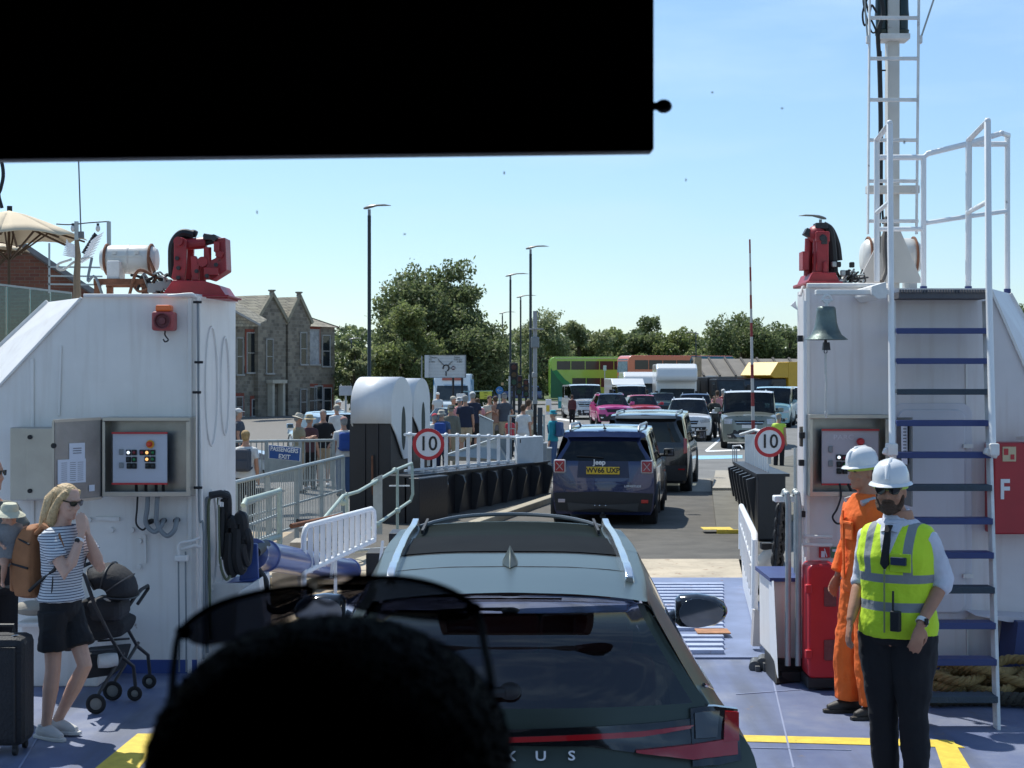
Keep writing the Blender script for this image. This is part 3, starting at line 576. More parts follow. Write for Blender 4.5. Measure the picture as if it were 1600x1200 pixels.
# ---------------- right casing
DR=12.3
rc=thing('steel_casing','white steel deck casing on the right, with the ladder, the bell and a red locker','ship casing',(4.5,13,0))
x0=P(1262,0,DR).x;zt2=3.14;xl=P(1246,0,12.9).x
Fl=Vector((x0,DR,zt2));A2=Vector((P(1546,0,DR).x,DR,zt2));B2=Vector((P(1640,0,DR).x,DR,P(0,640,DR).z-.12));
C2=Vector((P(1578,0,13.1).x,13.1,zt2));D2=Vector((C2.x+.62,13.1,zt2-1.1))
b=MB()
b.poly([Fl,A2,B2,Vector((B2.x,DR,0)),Vector((x0,DR,0))]);b.poly([A2,C2,D2,B2]);b.poly([B2,D2,Vector((D2.x,13.1,0)),Vector((B2.x,DR,0))])
b.poly([Fl,Vector((xl,12.9,zt2)),Vector((xl,12.9,0)),Vector((x0,DR,0))]);XB2=2.86
b.poly([Vector((xl,12.9,zt2)),Vector((XB2,15,zt2)),Vector((XB2,15,0)),Vector((xl,12.9,0))])
b.poly([Fl,A2,C2,Vector((C2.x,15,zt2)),Vector((XB2,15,zt2)),Vector((xl,12.9,zt2))]);b.poly([C2,D2,Vector((D2.x,15,D2.z)),Vector((C2.x,15,zt2))]);b.poly([D2,Vector((D2.x,15,D2.z)),Vector((D2.x,15,0)),Vector((D2.x,13.1,0))])
b.poly([Vector((XB2,15,zt2)),Vector((C2.x,15,zt2)),Vector((D2.x,15,D2.z)),Vector((D2.x,15,0)),Vector((XB2,15,0))])
b.build('casing_body',M('white_ship_paint_warm',(.71,.665,.655),.34,var=.07,vs=1.8,bump=.18,bs=4,streak=.4,dirt=(.48,.38,.33),rust=.03),rc)
b=MB();b.bar(A2+Vector((0,-.012,0)),B2+Vector((0,-.012,0)),.03,.02);b.bar(C2,D2,.03,.03);b.tube([Fl+Vector((-.01,-.02,.02)),Fl+Vector((.6,-.02,.02))],.02,8)
b.bar((x0-.002,DR-.008,0),(x0-.002,DR-.008,zt2),.03,.02);b.bar(P(1510,560,DR-.01),P(1512,1090,DR-.01),.012,.012)
b.tube([P(1250,462,12.55),P(1254,449,12.6),P(1310,444,12.7),P(1322,430,12.8)],.014,8)
b.build('casing_trim',white,rc,smooth=True)
b=MB();b.prism([Vector((x0-.01,DR-.014,0)),Vector((B2.x,DR-.014,0)),Vector((B2.x,DR-.014,.16)),Vector((x0-.01,DR-.014,.16))],(0,.012,0));b.build('blue_skirting',navy,rc)
t=thing('steel_door','closed white weathertight door behind the ladder on the right casing','door',P(1465,960,DR))
def rrect(x0_,y0_,x1_,y1_,d,r):
    a=P(x0_,y0_,d);c=P(x1_,y1_,d);out=[]
    for(cx,cz,a0)in((c.x-r,a.z-r,0),(a.x+r,a.z-r,90),(a.x+r,c.z+r,180),(c.x-r,c.z+r,270)):out+=arc((cx,d,cz),(1,0,0),(0,0,1),r,a0,a0+90,5)
    return out
b=MB();b.prism(rrect(1404,640,1509,958,DR-.05,.07),(0,.045,0));b.build('door_leaf',M('door_lilac_white',(.62,.60,.64),.35,var=.05,vs=2,streak=.2,dirt=(.45,.36,.32)),t,bevel=.012)
b=MB();b.prism(rrect(1394,630,1519,968,DR-.02,.09),(0,.018,0));b.build('door_frame',MATS['door_lilac_white'],t,bevel=.006)
for py in(697,900):
    b=MB();b.bar(P(1505,py,DR-.07),P(1520,py,DR-.07),.03,.03);b.cyl(P(1512,py,DR-.09),P(1512,py,DR),.02,n=10);b.build('door_hinge',white,t)
t,a,c,w,h,yf=cabinet('open stainless control cabinet on the right casing, behind the man in orange coveralls',1265,648,1389,776,DR,.22)
b=MB();p=P(1328,714,12.15);b.box(p,(.45,.02,.43));b.build('button_panel',M('panel_warm_grey',(.46,.43,.46),.45,var=.03),t,bevel=.004)
b=MB();b.box((p.x,12.135,p.z+.215),(.455,.02,.014));b.box((p.x,12.135,p.z-.215),(.455,.02,.014));b.each('panel_gasket',redb,t)
buttons(t,[(1310.5,714.5,'w'),(1319,715,'r'),(1311,725.5,'k'),(1320,726,'g'),(1311,736,'k'),(1320,736,'k'),(1332,715,'r'),(1340,715,'k'),(1340,726,'g')],12.13,lamps)
for(px,py)in((1298,702),(1298,724)):
    b=MB();b.box(P(px,py,12.13),(.034,.012,.05));b.build('selector_switch',greyc,t,bevel=.004)
b=MB();p=P(1344,690,12.12);b.lathe(p,[(.03,0),(.03,-.03),(.02,-.05),(.0,-.05)],14,(0,1,0));b.build('stop_button',redb,t,smooth=True)
text('panel_badge','PARC',.055,M('badge',(.65,.62,.66),.4),t,P(1318,683.5,12.137),ext=.001,sx=1.2)
b=MB();b.prism([P(1401,652,12.0),P(1425,652,11.85),P(1425,792,11.85),P(1401,786,12.0)],(.012,.02,0));b.build('cabinet_door',steeld,t,bevel=.003)
b=MB();b.prism([P(1408,658,11.93),P(1418,658,11.88),P(1418,726,11.88),P(1409,724,11.93)],(-.002,-.004,0));b.build('notice_paper',paper,t)
b=MB()
for i in range(11):b.prism([P(1411,664+i*5,11.90),P(1416,664+i*5,11.875),P(1416,666+i*5,11.875),P(1411,666+i*5,11.90)],(0,-.004,0))
b.build('printed_lines',ink,t)
cable('door_cable',[P(1312,756,12.1),P(1314,775,12.05),P(1308,795,12.05),P(1301,808,12.1),P(1308,818,12.15),P(1320,815,12.2)],.008,black,t)
cable('cable_tail',[P(1325,756,12.12),P(1330,768,12.12),P(1332,776,12.12)],.01,black,t)
t=thing('fire_locker','red steel fire locker marked F at the right edge of the casing','locker',P(1580,835,DR))
b=MB();a=P(1553,692,12.05);c=P(1665,835,12.05);b.box(((a.x+c.x)/2,12.17,(a.z+c.z)/2),(c.x-a.x,.24,a.z-c.z));b.build('locker_box',M('locker_red',(.42,.02,.03),.4,var=.1,vs=4),t,bevel=.012)
text('locker_letter','F',.215,whitec,t,P(1570,766,12.045),ext=.001,sx=.8,bold=.006)
b=MB();b.box(P(1577,709.5,12.045),(.105,.004,.115));b.build('fire_plan_sticker',M('sticker_cream',(.62,.50,.30),.5),t)
b=MB();b.box(P(1572,706,12.042),(.035,.003,.05));b.box(P(1582,714,12.042),(.03,.003,.04));b.build('sticker_picture',redb,t)
b=MB();b.bar(P(1620,684,12.0),P(1590,685,12.2),.03,.03);b.build('locker_catch',white,t)
t=thing('fire_point_sign','small red and green pictogram sign above the red plastic case','sign',P(1296,872,DR))
b=MB();b.box(P(1288,863,DR-.015),(.085,.008,.085));b.build('sign_plate',redb,t);b=MB();b.box(P(1306,863,DR-.015),(.075,.008,.085));b.build('sign_plate',M('sign_green',(.10,.22,.12),.5),t)
b=MB();b.box(P(1286,866,DR-.021),(.03,.003,.05));b.box(P(1304,860,DR-.021),(.035,.003,.02));b.bar(P(1288,857,DR-.021),P(1292,870,DR-.021),.008,.003);b.each('pictogram',paper,t)
t=thing('fire_hose_case','tall red plastic case standing against the right casing beside the orange coveralls','case',P(1290,1070,12.1))
b=MB();b.prism(rrect(1263,882,1312,1062,11.9,.05),(0,.28,0));b.build('case_shell',redb,t,bevel=.02)
b=MB();b.prism([P(1262,1060,11.88),P(1313,1060,11.88),P(1313,1076,11.88),P(1262,1076,11.88)],(0,.3,0));b.build('case_foot',black,t,bevel=.01)
for(y0_,y1_)in((918,948),(1000,1032)):
    b=MB();b.prism(rrect(1288,y0_,1307,y1_,11.885,.01),(0,.02,0));b.build('case_window',M('case_recess',(.16,.05,.05),.4,var=.3,vs=30),t,bevel=.003)
for py in(920,1022):
    b=MB();b.box(P(1263,py,11.9),(.05,.06,.07));b.build('case_latch',redb,t,bevel=.01)
t=thing('pipe_run','white pipes running down the left corner of the right casing','pipe',P(1255,1050,12.2))
for(px,d_,y0_,y1_,m_)in((1258,12.2,470,870,whitec),(1243,12.6,700,1040,galv),(1250,12.3,820,1000,whitec)):
    cable('pipe',[P(px,y0_,d_),P(px,(y0_+y1_)/2,d_),P(px,y1_,d_)],.016,m_,t)
cable('pipe',[P(1252,800,12.2),P(1256,834,12.2),P(1262,838,12.18),P(1300,839,12.2)],.014,white,t)
cable('pipe',[P(1252,790,12.2),P(1254,845,12.2),P(1262,851,12.18),P(1300,852,12.2)],.014,white,t)
for(px,py)in((1250,529),(1253,680),(1252,723),(1254,803)):
    b=MB();b.box(P(px,py,12.2),(.04,.05,.05));b.build('pipe_clip',black,t,bevel=.004)
b=MB();b.box(P(1253,682,12.25),(.035,.05,.16));b.build('pipe_valve',M('dark_fitting',(.10,.08,.06),.5,rust=.3),t,bevel=.006)
b=MB();b.prism([P(1236,477,12.9),P(1243,470,12.9),P(1246,484,12.9)],(0,.03,0));b.build('pipe_flag',whitec,t)
# ---------------- ladder to the upper deck
t=thing('ladder','steep white ship ladder with navy treads leading up the right casing','ladder',P(1475,1140,10.6))
def lad(px_top,px_bot,tpar):
    pt=Vector((P(px_top,0,12.15).x,12.15,3.03));pb=Vector((P(px_bot,0,10.62).x,10.62,0));return pb.lerp(pt,tpar)
XT=(1397,1537);XB=(1397,1555)
for i in(0,1):
    b=MB();b.bar(lad(XT[i],XB[i],0),lad(XT[i],XB[i],1.0),.028,.12)if False else None
    p=[lad(XT[i],XB[i],0),lad(XT[i],XB[i],1)]
    b=MB();dn=Vector((0,.10,0));b.prism([p[0]-dn*.5,p[0]+dn*.5,p[1]+dn*.5,p[1]-dn*.5],(.024 if i else-.024,0,0));b.build('stringer',whiterust,t,bevel=.003)
for k_ in range(12):
    tp=1-(k_+1)/12.6*.98-.0;a=lad(XT[0],XB[0],tp);c=lad(XT[1],XB[1],tp)
    b=MB();b.box(((a.x+c.x)/2,(a.y+c.y)/2,(a.z+c.z)/2),(abs(c.x-a.x),.16,.03));b.box(((a.x+c.x)/2,(a.y+c.y)/2-.08,(a.z+c.z)/2-.006),(abs(c.x-a.x),.012,.045))
    b.build('tread',navy if k_%3!=2 else M('worn_tread',(.05,.07,.09),.8,bump=.8,bs=90),t,bevel=.004)
b=MB();a=lad(XT[0],XB[0],1);c=lad(XT[1],XB[1],1);b.box(((a.x+c.x)/2,12.25,3.07),(c.x-a.x,.5,.05))
for i in range(34):b.box((a.x+(c.x-a.x)*(i+.5)/34,12.0,3.10),(.012,.03,.025))
b.build('top_grating',M('grating',(.10,.10,.11),.7,bump=.5),t)
def rail(name,pts,r,mat,parent,n=10):return cable(name,pts,r,mat,parent,n,4)
def pipe(name,pts,r,mat,parent,n=10):
    b=MB();b.tube(pts,r,n)
    for p in pts[1:-1]:b.ell(p,(r*1.02,)*3,10,6)
    return b.build(name,mat,parent,smooth=True)
pipe('handrail',[P(1370,440,12.7),P(1370,219,12.7),P(1390,192,11.9),P(1392,445,11.9),P(1394,700,11.4)],.024,whitec,t)
pipe('handrail',[P(1370,332,12.7),P(1389,316,11.9)],.018,whitec,t)
pipe('handrail',[P(1513,440,12.7),P(1514,219,12.7),P(1543,189,11.9),P(1545,445,11.9),P(1551,695,11.4)],.026,whitec,t)
pipe('handrail',[P(1512,332,12.7),P(1543,315,11.9)],.02,whitec,t)
for(px,d_)in((1393,11.4),(1551,11.4)):
    b=MB();b.box(P(px,702,d_),(.07,.12,.09));b.box(P(px-3,708,d_),(.10,.06,.05),ry=.4);b.build('handrail_socket',whiterust,t,bevel=.01)
t=thing('guard_rail','white tubular guard rail on top of the right casing, right of the mast','railing',P(1505,445,13))
pipe('rail',[P(1372,246,12.9),P(1443,246,12.9),P(1450,240,12.9),P(1515,224,12.9),P(1565,208,12.8),P(1575,211,13.3),P(1573,225,13.3),P(1515,225,12.9)],.024,whitec,t)
pipe('rail',[P(1372,358,12.9),P(1441,358,12.9),P(1443,349,12.9),P(1513,338,12.9),P(1573,330,13.3)],.02,whitec,t)
for(px,y0_,d_)in((1443,246,12.9),(1513,225,12.9),(1574,212,13.3)):
    b=MB();b.cyl(P(px,y0_,d_),Vector((P(px,0,d_).x,d_,zt2)),.024);b.build('rail_post',whitec,t,smooth=True)
    b=MB();b.cyl(Vector((P(px,0,d_).x,d_,zt2)),Vector((P(px,0,d_).x,d_,zt2+.05)),.03);b.build('post_foot',navy,t)
# ---------------- mast with its own ladder
t=thing('mast','pale grey steel mast with cross bar and gusset plates on the right casing','mast',P(1395,440,13.6))
b=MB();zc_=zt2;xm=P(1394,0,13.6).x
b.box((xm,13.6,3.1+1.5),(.105,.12,5.2));b.build('mast_post',M('mast_grey',(.60,.58,.53),.5,var=.08,vs=3,rust=.08),t,bevel=.008)
b=MB();b.prism([P(1340,442,13.5),P(1442,442,13.5),P(1405,355,13.5),P(1384,355,13.5)],(0,.02,0));b.prism([P(1385,355,13.45),P(1385,442,13.2),P(1385,442,13.5)],(.03,0,0));b.build('gusset',MATS['mast_grey'],t,bevel=.004)
b=MB();b.box(P(1394.5,296.5,13.45),(.46,.08,.07));b.build('cross_bar',MATS['mast_grey'],t,bevel=.006)
b=MB();b.box(P(1395,60,13.55),(.26,.2,.05));b.build('lamp_shelf',whiterust,t,bevel=.006)
for px in(1377,1410):
    b=MB();p=P(px,55,13.6);b.lathe(p,[(.055,0),(.06,.04),(.05,.05),(.05,.16),(.06,.17),(.055,.22),(.05,.4),(.03,.5),(.0,.5)],14,(0,0,1));b.build('navigation_lamp',M('lamp_teal_black',(.012,.03,.032),.3),t,smooth=True)
for pts,rr_ in(([(1372,395),(1374,300),(1376,200),(1374,100),(1372,50),(1380,20),(1372,-20)],.02),([(1374,60),(1360,30),(1351,40),(1348,20),(1356,-5),(1364,-30)],.009),([(1376,42),(1362,50),(1350,10),(1349,-10)],.008),([(1370,20),(1362,8),(1358,20),(1352,0)],.01),([(1380,350),(1378,300),(1378,180),(1376,80)],.01)):
    cable('mast_cable',[P(x,y,13.5)for x,y in pts],rr_,black,t)
cable('mast_cable',[P(1385,340,13.42),P(1382,380,13.3),P(1384,420,13.2),P(1378,440,13.1)],.02,M('cable_brown',(.09,.08,.07),.7),t)
b=MB()
for py in(52,92,110,158,220):b.bar(P(1371,py,13.5),P(1384,py,13.5),.012,.012)
b.build('cable_clip',black,t)
for(xa,ya,xb,yb)in((1437,65,1462,-10),(1356,65,1350,-10)):
    b=MB();b.cyl(P(xa,ya,13.3),P(xb,yb,13.2),.008);b.build('stay_wire',galv,t)
t=thing('mast_ladder','narrow vertical ladder fixed in front of the mast, thin rails and flat rungs','ladder',P(1395,365,13.3))
for(px,pb)in((1359,1356),(1436,1432)):
    b=MB();b.bar(P(px,-30,13.3),P(pb,366,13.3),.014,.04);b.build('side_rail',whiterust,t);
for py in(28,91.5,156,219,283,345.5):
    b=MB();b.bar(P(1358,py,13.3),P(1435,py,13.3),.03,.03);b.build('rung',whiterust,t,bevel=.006)
for px in(1356,1438):
    b=MB();b.box(P(px,62,13.3),(.03,.05,.07));b.build('rail_bracket',whiterust,t,bevel=.01)
t,cx0,cx1,zc,r0=canister('white liferaft canister behind the mast gussets on the right casing',1345,1438,372,432,14.3)
b=MB();b.bar((cx0+.1,14.3,zt2),(cx0+.1,14.3,zc),.06,.3);b.bar((cx1-.1,14.3,zt2),(cx1-.1,14.3,zc),.06,.3);b.each('cradle_leg',greyp,t)
t=thing('hydraulic_ramp_lock','red hydraulic ramp lock seen end on, with twin black hoses, on the right casing','hydraulic machine',P(1278,445,12.7))
def q(x,y,dy=0):p=P(x,y,12.75);p.y+=dy;return p
b=MB();b.prism([q(1253,447,-.2),q(1306,447,-.2),q(1298,428,-.2),q(1262,428,-.2)],(0,.5,0));b.box(q(1279,445,.05),(.30,.6,.03));b.build('machine_bed',redp,t,bevel=.008)
b=MB();b.box(q(1281,403,0),(.10,.25,.27));b.box(q(1281,372,-.02),(.115,.22,.09));b.box(q(1284,420,-.14),(.035,.05,.10));b.build('ram_block',redp,t,bevel=.012)
b=MB();b.cyl(q(1264,430,.05),q(1266,372,.05),.035,n=14);b.cyl(q(1272,430,-.05),q(1274,360,-.05),.028,n=14);b.ell(q(1275,366,0),(.075,.1,.075));b.box(q(1256,408),(.05,.16,.15));b.build('upright_ram',redp,t,smooth=True)
b=MB();b.box(q(1281,354,-.02),(.10,.12,.05));b.box(q(1262,364,0),(.06,.1,.06),ry=.5);b.cyl(q(1281,374,-.14),q(1281,374,-.12),.03);b.box(q(1283,378,-.12),(.05,.03,.06));b.build('cylinder_rod_end',MATS['greasy_iron'],t,bevel=.006)
cable('hose',[q(1286,352,.02),q(1296,360,.02),q(1300,385,.02),q(1303,425,.02)],.04,black,t)
cable('hose',[q(1286,350,.15),q(1302,354,.15),q(1313,378,.15),q(1317,405,.15)],.03,black,t)
t=thing('cable_bundle','tangle of hoses and fittings lying between red machine and mast on the right casing','cables',P(1325,445,12.8))
rr=random.Random(9)
for i in range(13):
    xx=1300+rr.random()*22;cable('cable',[P(xx+j*rr.uniform(5,11),443-abs(math.sin(j*1.3+i))*rr.uniform(5,26),12.7+rr.random()*.3)for j in range(5)],rr.choice([.008,.012]),rr.choice([black,black,greyc,galv]),t)
for i in range(5):
    b=MB();b.box(P(1303+i*7,413+rr.random()*14,12.7),(.04,.04,.045));b.build('hose_fitting',rr.choice([galv,black]),t,bevel=.008)
# ---------------- the ship's bell
t=thing('ship_bell','verdigris bronze ship bell with a rope hanging from a white bracket','bell',P(1291,550,11.7))
b=MB();p=P(1291,531,11.75);u=11.75/2400
b.lathe(p,[(0,52*u),(12*u,52*u),(14.5*u,50*u),(15*u,44*u),(16.5*u,28*u),(19*u,18*u),(24*u,8*u),(33*u,1*u),(33.5*u,0),(31*u,0),(22*u,8*u),(16*u,20*u),(13*u,40*u),(0,45*u)],36,(0,0,1))
b.build('bell_cup',M('bell_bronze',(.13,.165,.15),.42,metal=.55,var=.25,vs=9,bump=.25),t,smooth=True,angle=60)
b=MB();b.cyl(P(1290,525,11.75),P(1290,540,11.75),.012);b.box(P(1291,541,11.75),(.055,.055,.06),taper=.8);b.tube([P(1290,549,11.75)+Vector((math.cos(a_)*.012,0,math.sin(a_)*.016))for a_ in np.linspace(0,6.28,10)],.004,5);b.build('clapper',M('dark_metal',(.03,.03,.035),.5),t,smooth=True)
b=MB();b.box(P(1331,457,11.78),(.56,.07,.04));b.prism([P(1362,447,11.7),P(1385,440,11.7),P(1386,466,11.7),P(1372,468,11.7),P(1362,460,11.7)],(0,.6,0));b.build('bell_bracket',whiterust,t,bevel=.008)
b=MB();b.tube([P(1292,467,11.75)+Vector((math.cos(a_)*.028,0,math.sin(a_)*.03))for a_ in np.linspace(0,6.28,14)],.011,6);b.cyl(P(1283,469,11.75),P(1301,469,11.75),.01);b.cyl(P(1291.5,470,11.75),P(1291.5,480,11.75),.014);b.build('bell_shackle',whiterust,t,smooth=True)
cable('bell_rope',[P(1290,552,11.75),P(1290,580,11.75),P(1291,600,11.75),P(1290,625,11.75),P(1291,653,11.75)],.0085,M('rope_white',(.55,.54,.50),.9,bump=.8,bs=80),t)
b=MB();b.ell(P(1290,582,11.75),(.012,.012,.012));b.ell(P(1291,646,11.75),(.014,.014,.028));b.build('rope_knot',MATS['rope_white'],t,smooth=True)
# ---------------- heap of mooring rope at the foot of the ladder
def rope(name,pts,r,mat,parent,pitch=.16):
    p=cr(np.array([list(v)for v in pts]),14);n=len(p);seg=np.r_[0,np.cumsum(np.linalg.norm(np.diff(p,axis=0),axis=1))]
    b=MB()
    for s_ in range(3):
        out=[]
        for i in range(n):
            d_=Vector(p[min(i+1,n-1)]-p[max(i-1,0)]).normalized();u_,v_=perp(d_);a_=2*math.pi*(s_/3+seg[i]/pitch);out.append(Vector(p[i])+(u_*math.cos(a_)+v_*math.sin(a_))*r*.55)
        b.tube(out,r*.58,6)
    return b.build(name,mat,parent,smooth=True)
t=thing('mooring_rope','heap of thick ochre mooring rope lying behind the ladder foot','rope',P(1530,1110,11.6))
rr=random.Random(3);ropem=M('rope_ochre',(.34,.23,.09),.95,var=.2,vs=14,bump=.9,bs=120)
for i in range(8):
    z=.06+(i%3)*.075;x_=P(1455,0,11.6).x;pts=[]
    for j in range(9):pts.append(Vector((x_+j*.16,11.62+math.sin(j*1.1+i*1.7)*.20+i*.012,z+math.cos(j*.9+i)*.05)))
    rope('rope_strand',pts,.036,ropem,t)
rope('rope_strand',[Vector((P(1455,0,11.3).x+j*.2,11.3+.04*math.sin(j),.06))for j in range(5)],.05,M('rope_dark',(.05,.045,.035),.95,bump=.8,bs=90),t)
t=thing('steel_bracket','white shelf bracket with a navy side at the right edge, above the rope','bracket',P(1590,1060,11.9))
b=MB();b.prism([P(1525,962,12.0),P(1640,966,12.0),P(1640,974,12.0),P(1575,972,12.0)],(0,.3,0));b.build('shelf',MATS['door_lilac_white'],t);b=MB();b.prism([P(1591,972,11.9),P(1660,974,11.9),P(1660,1056,11.9),P(1581,1056,11.9)],(0,.38,0));b.build('support',navy,t)
# ---------------- pedestal left of right casing
t=thing('ram_pedestal','white steel pedestal with navy cap and black foot, left of the right casing','pedestal',P(1235,1065,12.4))
b=MB();b.prism([P(1208,908,12.35),P(1258,908,12.35),P(1262,1030,12.35),P(1209,1030,12.35)],(0,.7,0));b.build('pedestal_body',white,t,bevel=.01)
b=MB();b.prism([P(1203,903,12.3),P(1262,903,12.3),P(1262,909,12.3),P(1203,909,12.3)],(0,.75,0));b.build('pedestal_cap',navy,t)
b=MB();b.prism([P(1210,1030,12.3),P(1262,1030,12.3),P(1262,1062,12.3),P(1212,1070,12.1)],(0,.5,0));b.box(P(1234,1056,12.25),(.16,.12,.08));b.build('pedestal_foot',black,t,bevel=.01)
b=MB();b.prism([P(1202,910,12.4),P(1209,908,12.2),P(1216,1060,12.1),P(1204,1020,12.5)],(0,.03,0));b.build('pedestal_plate',whitec,t)
for px in(1229,1245):
    pipe('pedestal_pipe',[P(px-6,776,12.4),P(px-3,768,12.2),P(px+1,772,12.15),P(px+3,790,12.15),P(px+2,1040,12.15)],.024,galv,t)
b=MB();b.box(P(1228,779,12.3),(.2,.12,.05));b.build('pipe_bracket',whitec,t,bevel=.01)
t=thing('chain_winch','black chain hanging over a white canvas covered drum beside the right gate','winch',P(1200,900,13.6))
for i in range(11):
    p=P(1222-i*.8,790+i*9.5,13.6);b=MB();u_=Vector((.5,.3*(-1)**i,1)).normalized()
    b.tube([p+Vector((math.cos(a_)*.045*(1 if i%2 else .4),math.cos(a_)*.045*(.4 if i%2 else 1),math.sin(a_)*.07))for a_ in np.linspace(0,6.28,14)],.02,6);b.build('chain_link',black,t,smooth=True)
b=MB();b.cyl(P(1183,892,13.8),P(1202,868,13.8),.09,.07,16);b.ell(P(1203,866,13.8),(.07,.07,.07));b.build('canvas_drum',M('canvas_white',(.55,.54,.50),.9,bump=.6,bs=20),t,smooth=True)
b=MB();b.box(P(1197,853,13.8),(.10,.1,.06));b.box(P(1192,905,13.8),(.06,.1,.22));b.box(P(1195,922,13.9),(.18,.2,.06));b.build('drum_frame',black,t,bevel=.01)
t=thing('deck_hinge','grey iron hinge lugs of the loading ramp on the deck by the right pedestal','hinge',P(1190,1050,12.8))
for(px,py)in((1180,1035),(1192,1030),(1200,1040)):
    b=MB();b.cyl(P(px,py,12.8)-Vector((.02,.1,.02)),P(px,py,12.8)+Vector((.02,.1,-.02)),.05,n=14);b.box(P(px,py+12,12.8),(.04,.3,.12));b.build('hinge_lug',M('worn_iron',(.12,.12,.12),.5,metal=.5,rust=.15),t,bevel=.006)
b=MB();b.cyl(P(1176,1033,12.8),P(1206,1040,12.8),.022);b.build('hinge_pin',galv,t,smooth=True)
b=MB();b.box(P(1190,1058,12.9),(.22,.5,.02));b.build('hinge_plate',M('plate_pale',(.30,.29,.27),.6,rust=.2),t)
# ---------------- small white gates on the ramp sides
t=thing('ramp_gate','white slatted ramp gate standing on the left behind the green car','gate',P(530,1000,15))
ga,gb=P(480,822,15.2),P(580,795,16.6)
def gp(u,z):p=ga.lerp(gb,u);return Vector((p.x,p.y,z))
zt_=lambda u:ga.z+(gb.z-ga.z)*u;zb_=lambda u:P(0,893,15.2).z*(1-u)+P(0,845,16.6).z*u
wb=whitec
b=MB();b.tube([gp(-.05,.05),gp(-.05,zt_(0)-.1),gp(-.03,zt_(0)-.03),gp(0,zt_(0)),gp(1,zt_(1)),gp(1.04,zt_(1)-.03),gp(1.05,zt_(1)-.1),gp(1.05,zb_(1)),gp(-.04,zb_(0))],.028,10)
b.build('gate_frame',wb,t,smooth=True)
for i in range(11):
    u=(i+.5)/11;b=MB();b.bar(gp(u,zb_(u)-.03),gp(u,zt_(u)),.05,.015);b.build('gate_slat',wb,t)
for i in range(3):
    b=MB();b.bar(gp(.42+i*.01,zb_(.4)),gp(.42+i*.01,-.1),.03,.03)if i==0 else b.bar(gp(.8*i-.4,zb_(.8)),gp(.8*i-.45,zb_(.8)-.25),.03,.03);b.build('gate_leg',wb,t)
t=thing('ramp_gate','white barred ramp gate seen edge on, right of the ramp plate','gate',P(1175,1010,15))
ga,gb=P(1179,835,13.6),P(1158,790,17.6)
zt_=lambda u:ga.z+(gb.z-ga.z)*u;zb_=lambda u:P(0,950,13.6).z*(1-u)+P(0,850,17.6).z*u+.0
b=MB();b.tube([gp(0,P(0,950,13.6).z),gp(0,zt_(0)-.05),gp(.02,zt_(0)),gp(.98,zt_(1)),gp(1,zt_(1)-.04),gp(1,.45)],.03,10);b.tube([gp(0,.75),gp(1,.75)],.02,8);b.build('gate_frame',wb,t,smooth=True)
for i in range(9):
    u=(i+.5)/9;b=MB();b.bar(gp(u,.40),gp(u,zt_(u)),.035,.02);b.build('gate_bar',wb,t)
b=MB();p0=P(1182,1008,13.6);b.prism([Vector((ga.x,13.6,.42)),Vector((gb.x,17.6,.42)),Vector((gb.x+.02,17.6,.02)),Vector((ga.x+.03,13.6,.06))],(.03,0,0));b.build('kick_plate',wb,t)
b=MB();b.prism([P(1179,955,13.55),P(1186,955,13.55),P(1190,1010,13.55),P(1176,1010,13.55)],(.0,.12,0));b.build('gate_post',M('post_shade',(.45,.42,.40),.6),t)
# ================================================================ QUAY: HOUSES, FENCES, SIGNS, LAMPS
def brickmat(name,c1,c2,mortar,scale,rowh=.25,w=.5,rough=.9,bump=.6):
    m,nt,b=nodes_mat(name);N=nt.nodes;L=nt.links;t=N.new('ShaderNodeTexCoord');mp_=N.new('ShaderNodeMapping')
    sep=N.new('ShaderNodeSeparateXYZ');comb=N.new('ShaderNodeCombineXYZ');ad=N.new('ShaderNodeMath');ad.operation='ADD'
    L.new(t.outputs['Object'],sep.inputs[0]);L.new(sep.outputs[0],ad.inputs[0]);L.new(sep.outputs[1],ad.inputs[1]);L.new(ad.outputs[0],comb.inputs[0]);L.new(sep.outputs[2],comb.inputs[1])
    br=N.new('ShaderNodeTexBrick');br.inputs['Color1'].default_value=(*c1,1);br.inputs['Color2'].default_value=(*c2,1);br.inputs['Mortar'].default_value=(*mortar,1)
    br.inputs['Scale'].default_value=scale;br.inputs['Row Height'].default_value=rowh;br.inputs['Brick Width'].default_value=w;br.inputs['Mortar Size'].default_value=.018
    L.new(comb.outputs[0],br.inputs[0]);n=N.new('ShaderNodeTexNoise');n.inputs['Scale'].default_value=1.2;n.inputs['Detail'].default_value=8;L.new(t.outputs['Object'],n.inputs[0])
    mr=N.new('ShaderNodeMapRange');mr.inputs[3].default_value=.45;mr.inputs[4].default_value=1.5;L.new(n.outputs[0],mr.inputs[0])
    mm=N.new('ShaderNodeMixRGB');mm.blend_type='MULTIPLY';mm.inputs[0].default_value=1;L.new(br.outputs[0],mm.inputs[1]);L.new(mr.outputs[0],mm.inputs[2]);L.new(mm.outputs[0],b.inputs['Base Color'])
    b.inputs['Roughness'].default_value=rough;bp=N.new('ShaderNodeBump');bp.inputs['Strength'].default_value=bump;bp.inputs['Distance'].default_value=.03
    L.new(mm.outputs[0],bp.inputs['Height']);L.new(bp.outputs[0],b.inputs['Normal']);MATS[name]=m;return m
stone=brickmat('rubble_stone',(.30,.26,.20),(.15,.13,.105),(.26,.235,.19),1.0,.22,.42)
slate=brickmat('stone_slate',(.40,.36,.27),(.27,.24,.185),(.10,.09,.08),1.6,.30,.5)
brick=brickmat('red_brick',(.20,.075,.045),(.14,.05,.035),(.17,.13,.10),3.2,.25,.7)
redtrim=M('red_brick_trim',(.26,.07,.045),.9,var=.25,vs=9)
darkglass=M('window_dark_glass',(.02,.025,.03),.08,var=.3)
wframe=M('window_frame_white',(.36,.355,.34),.6)
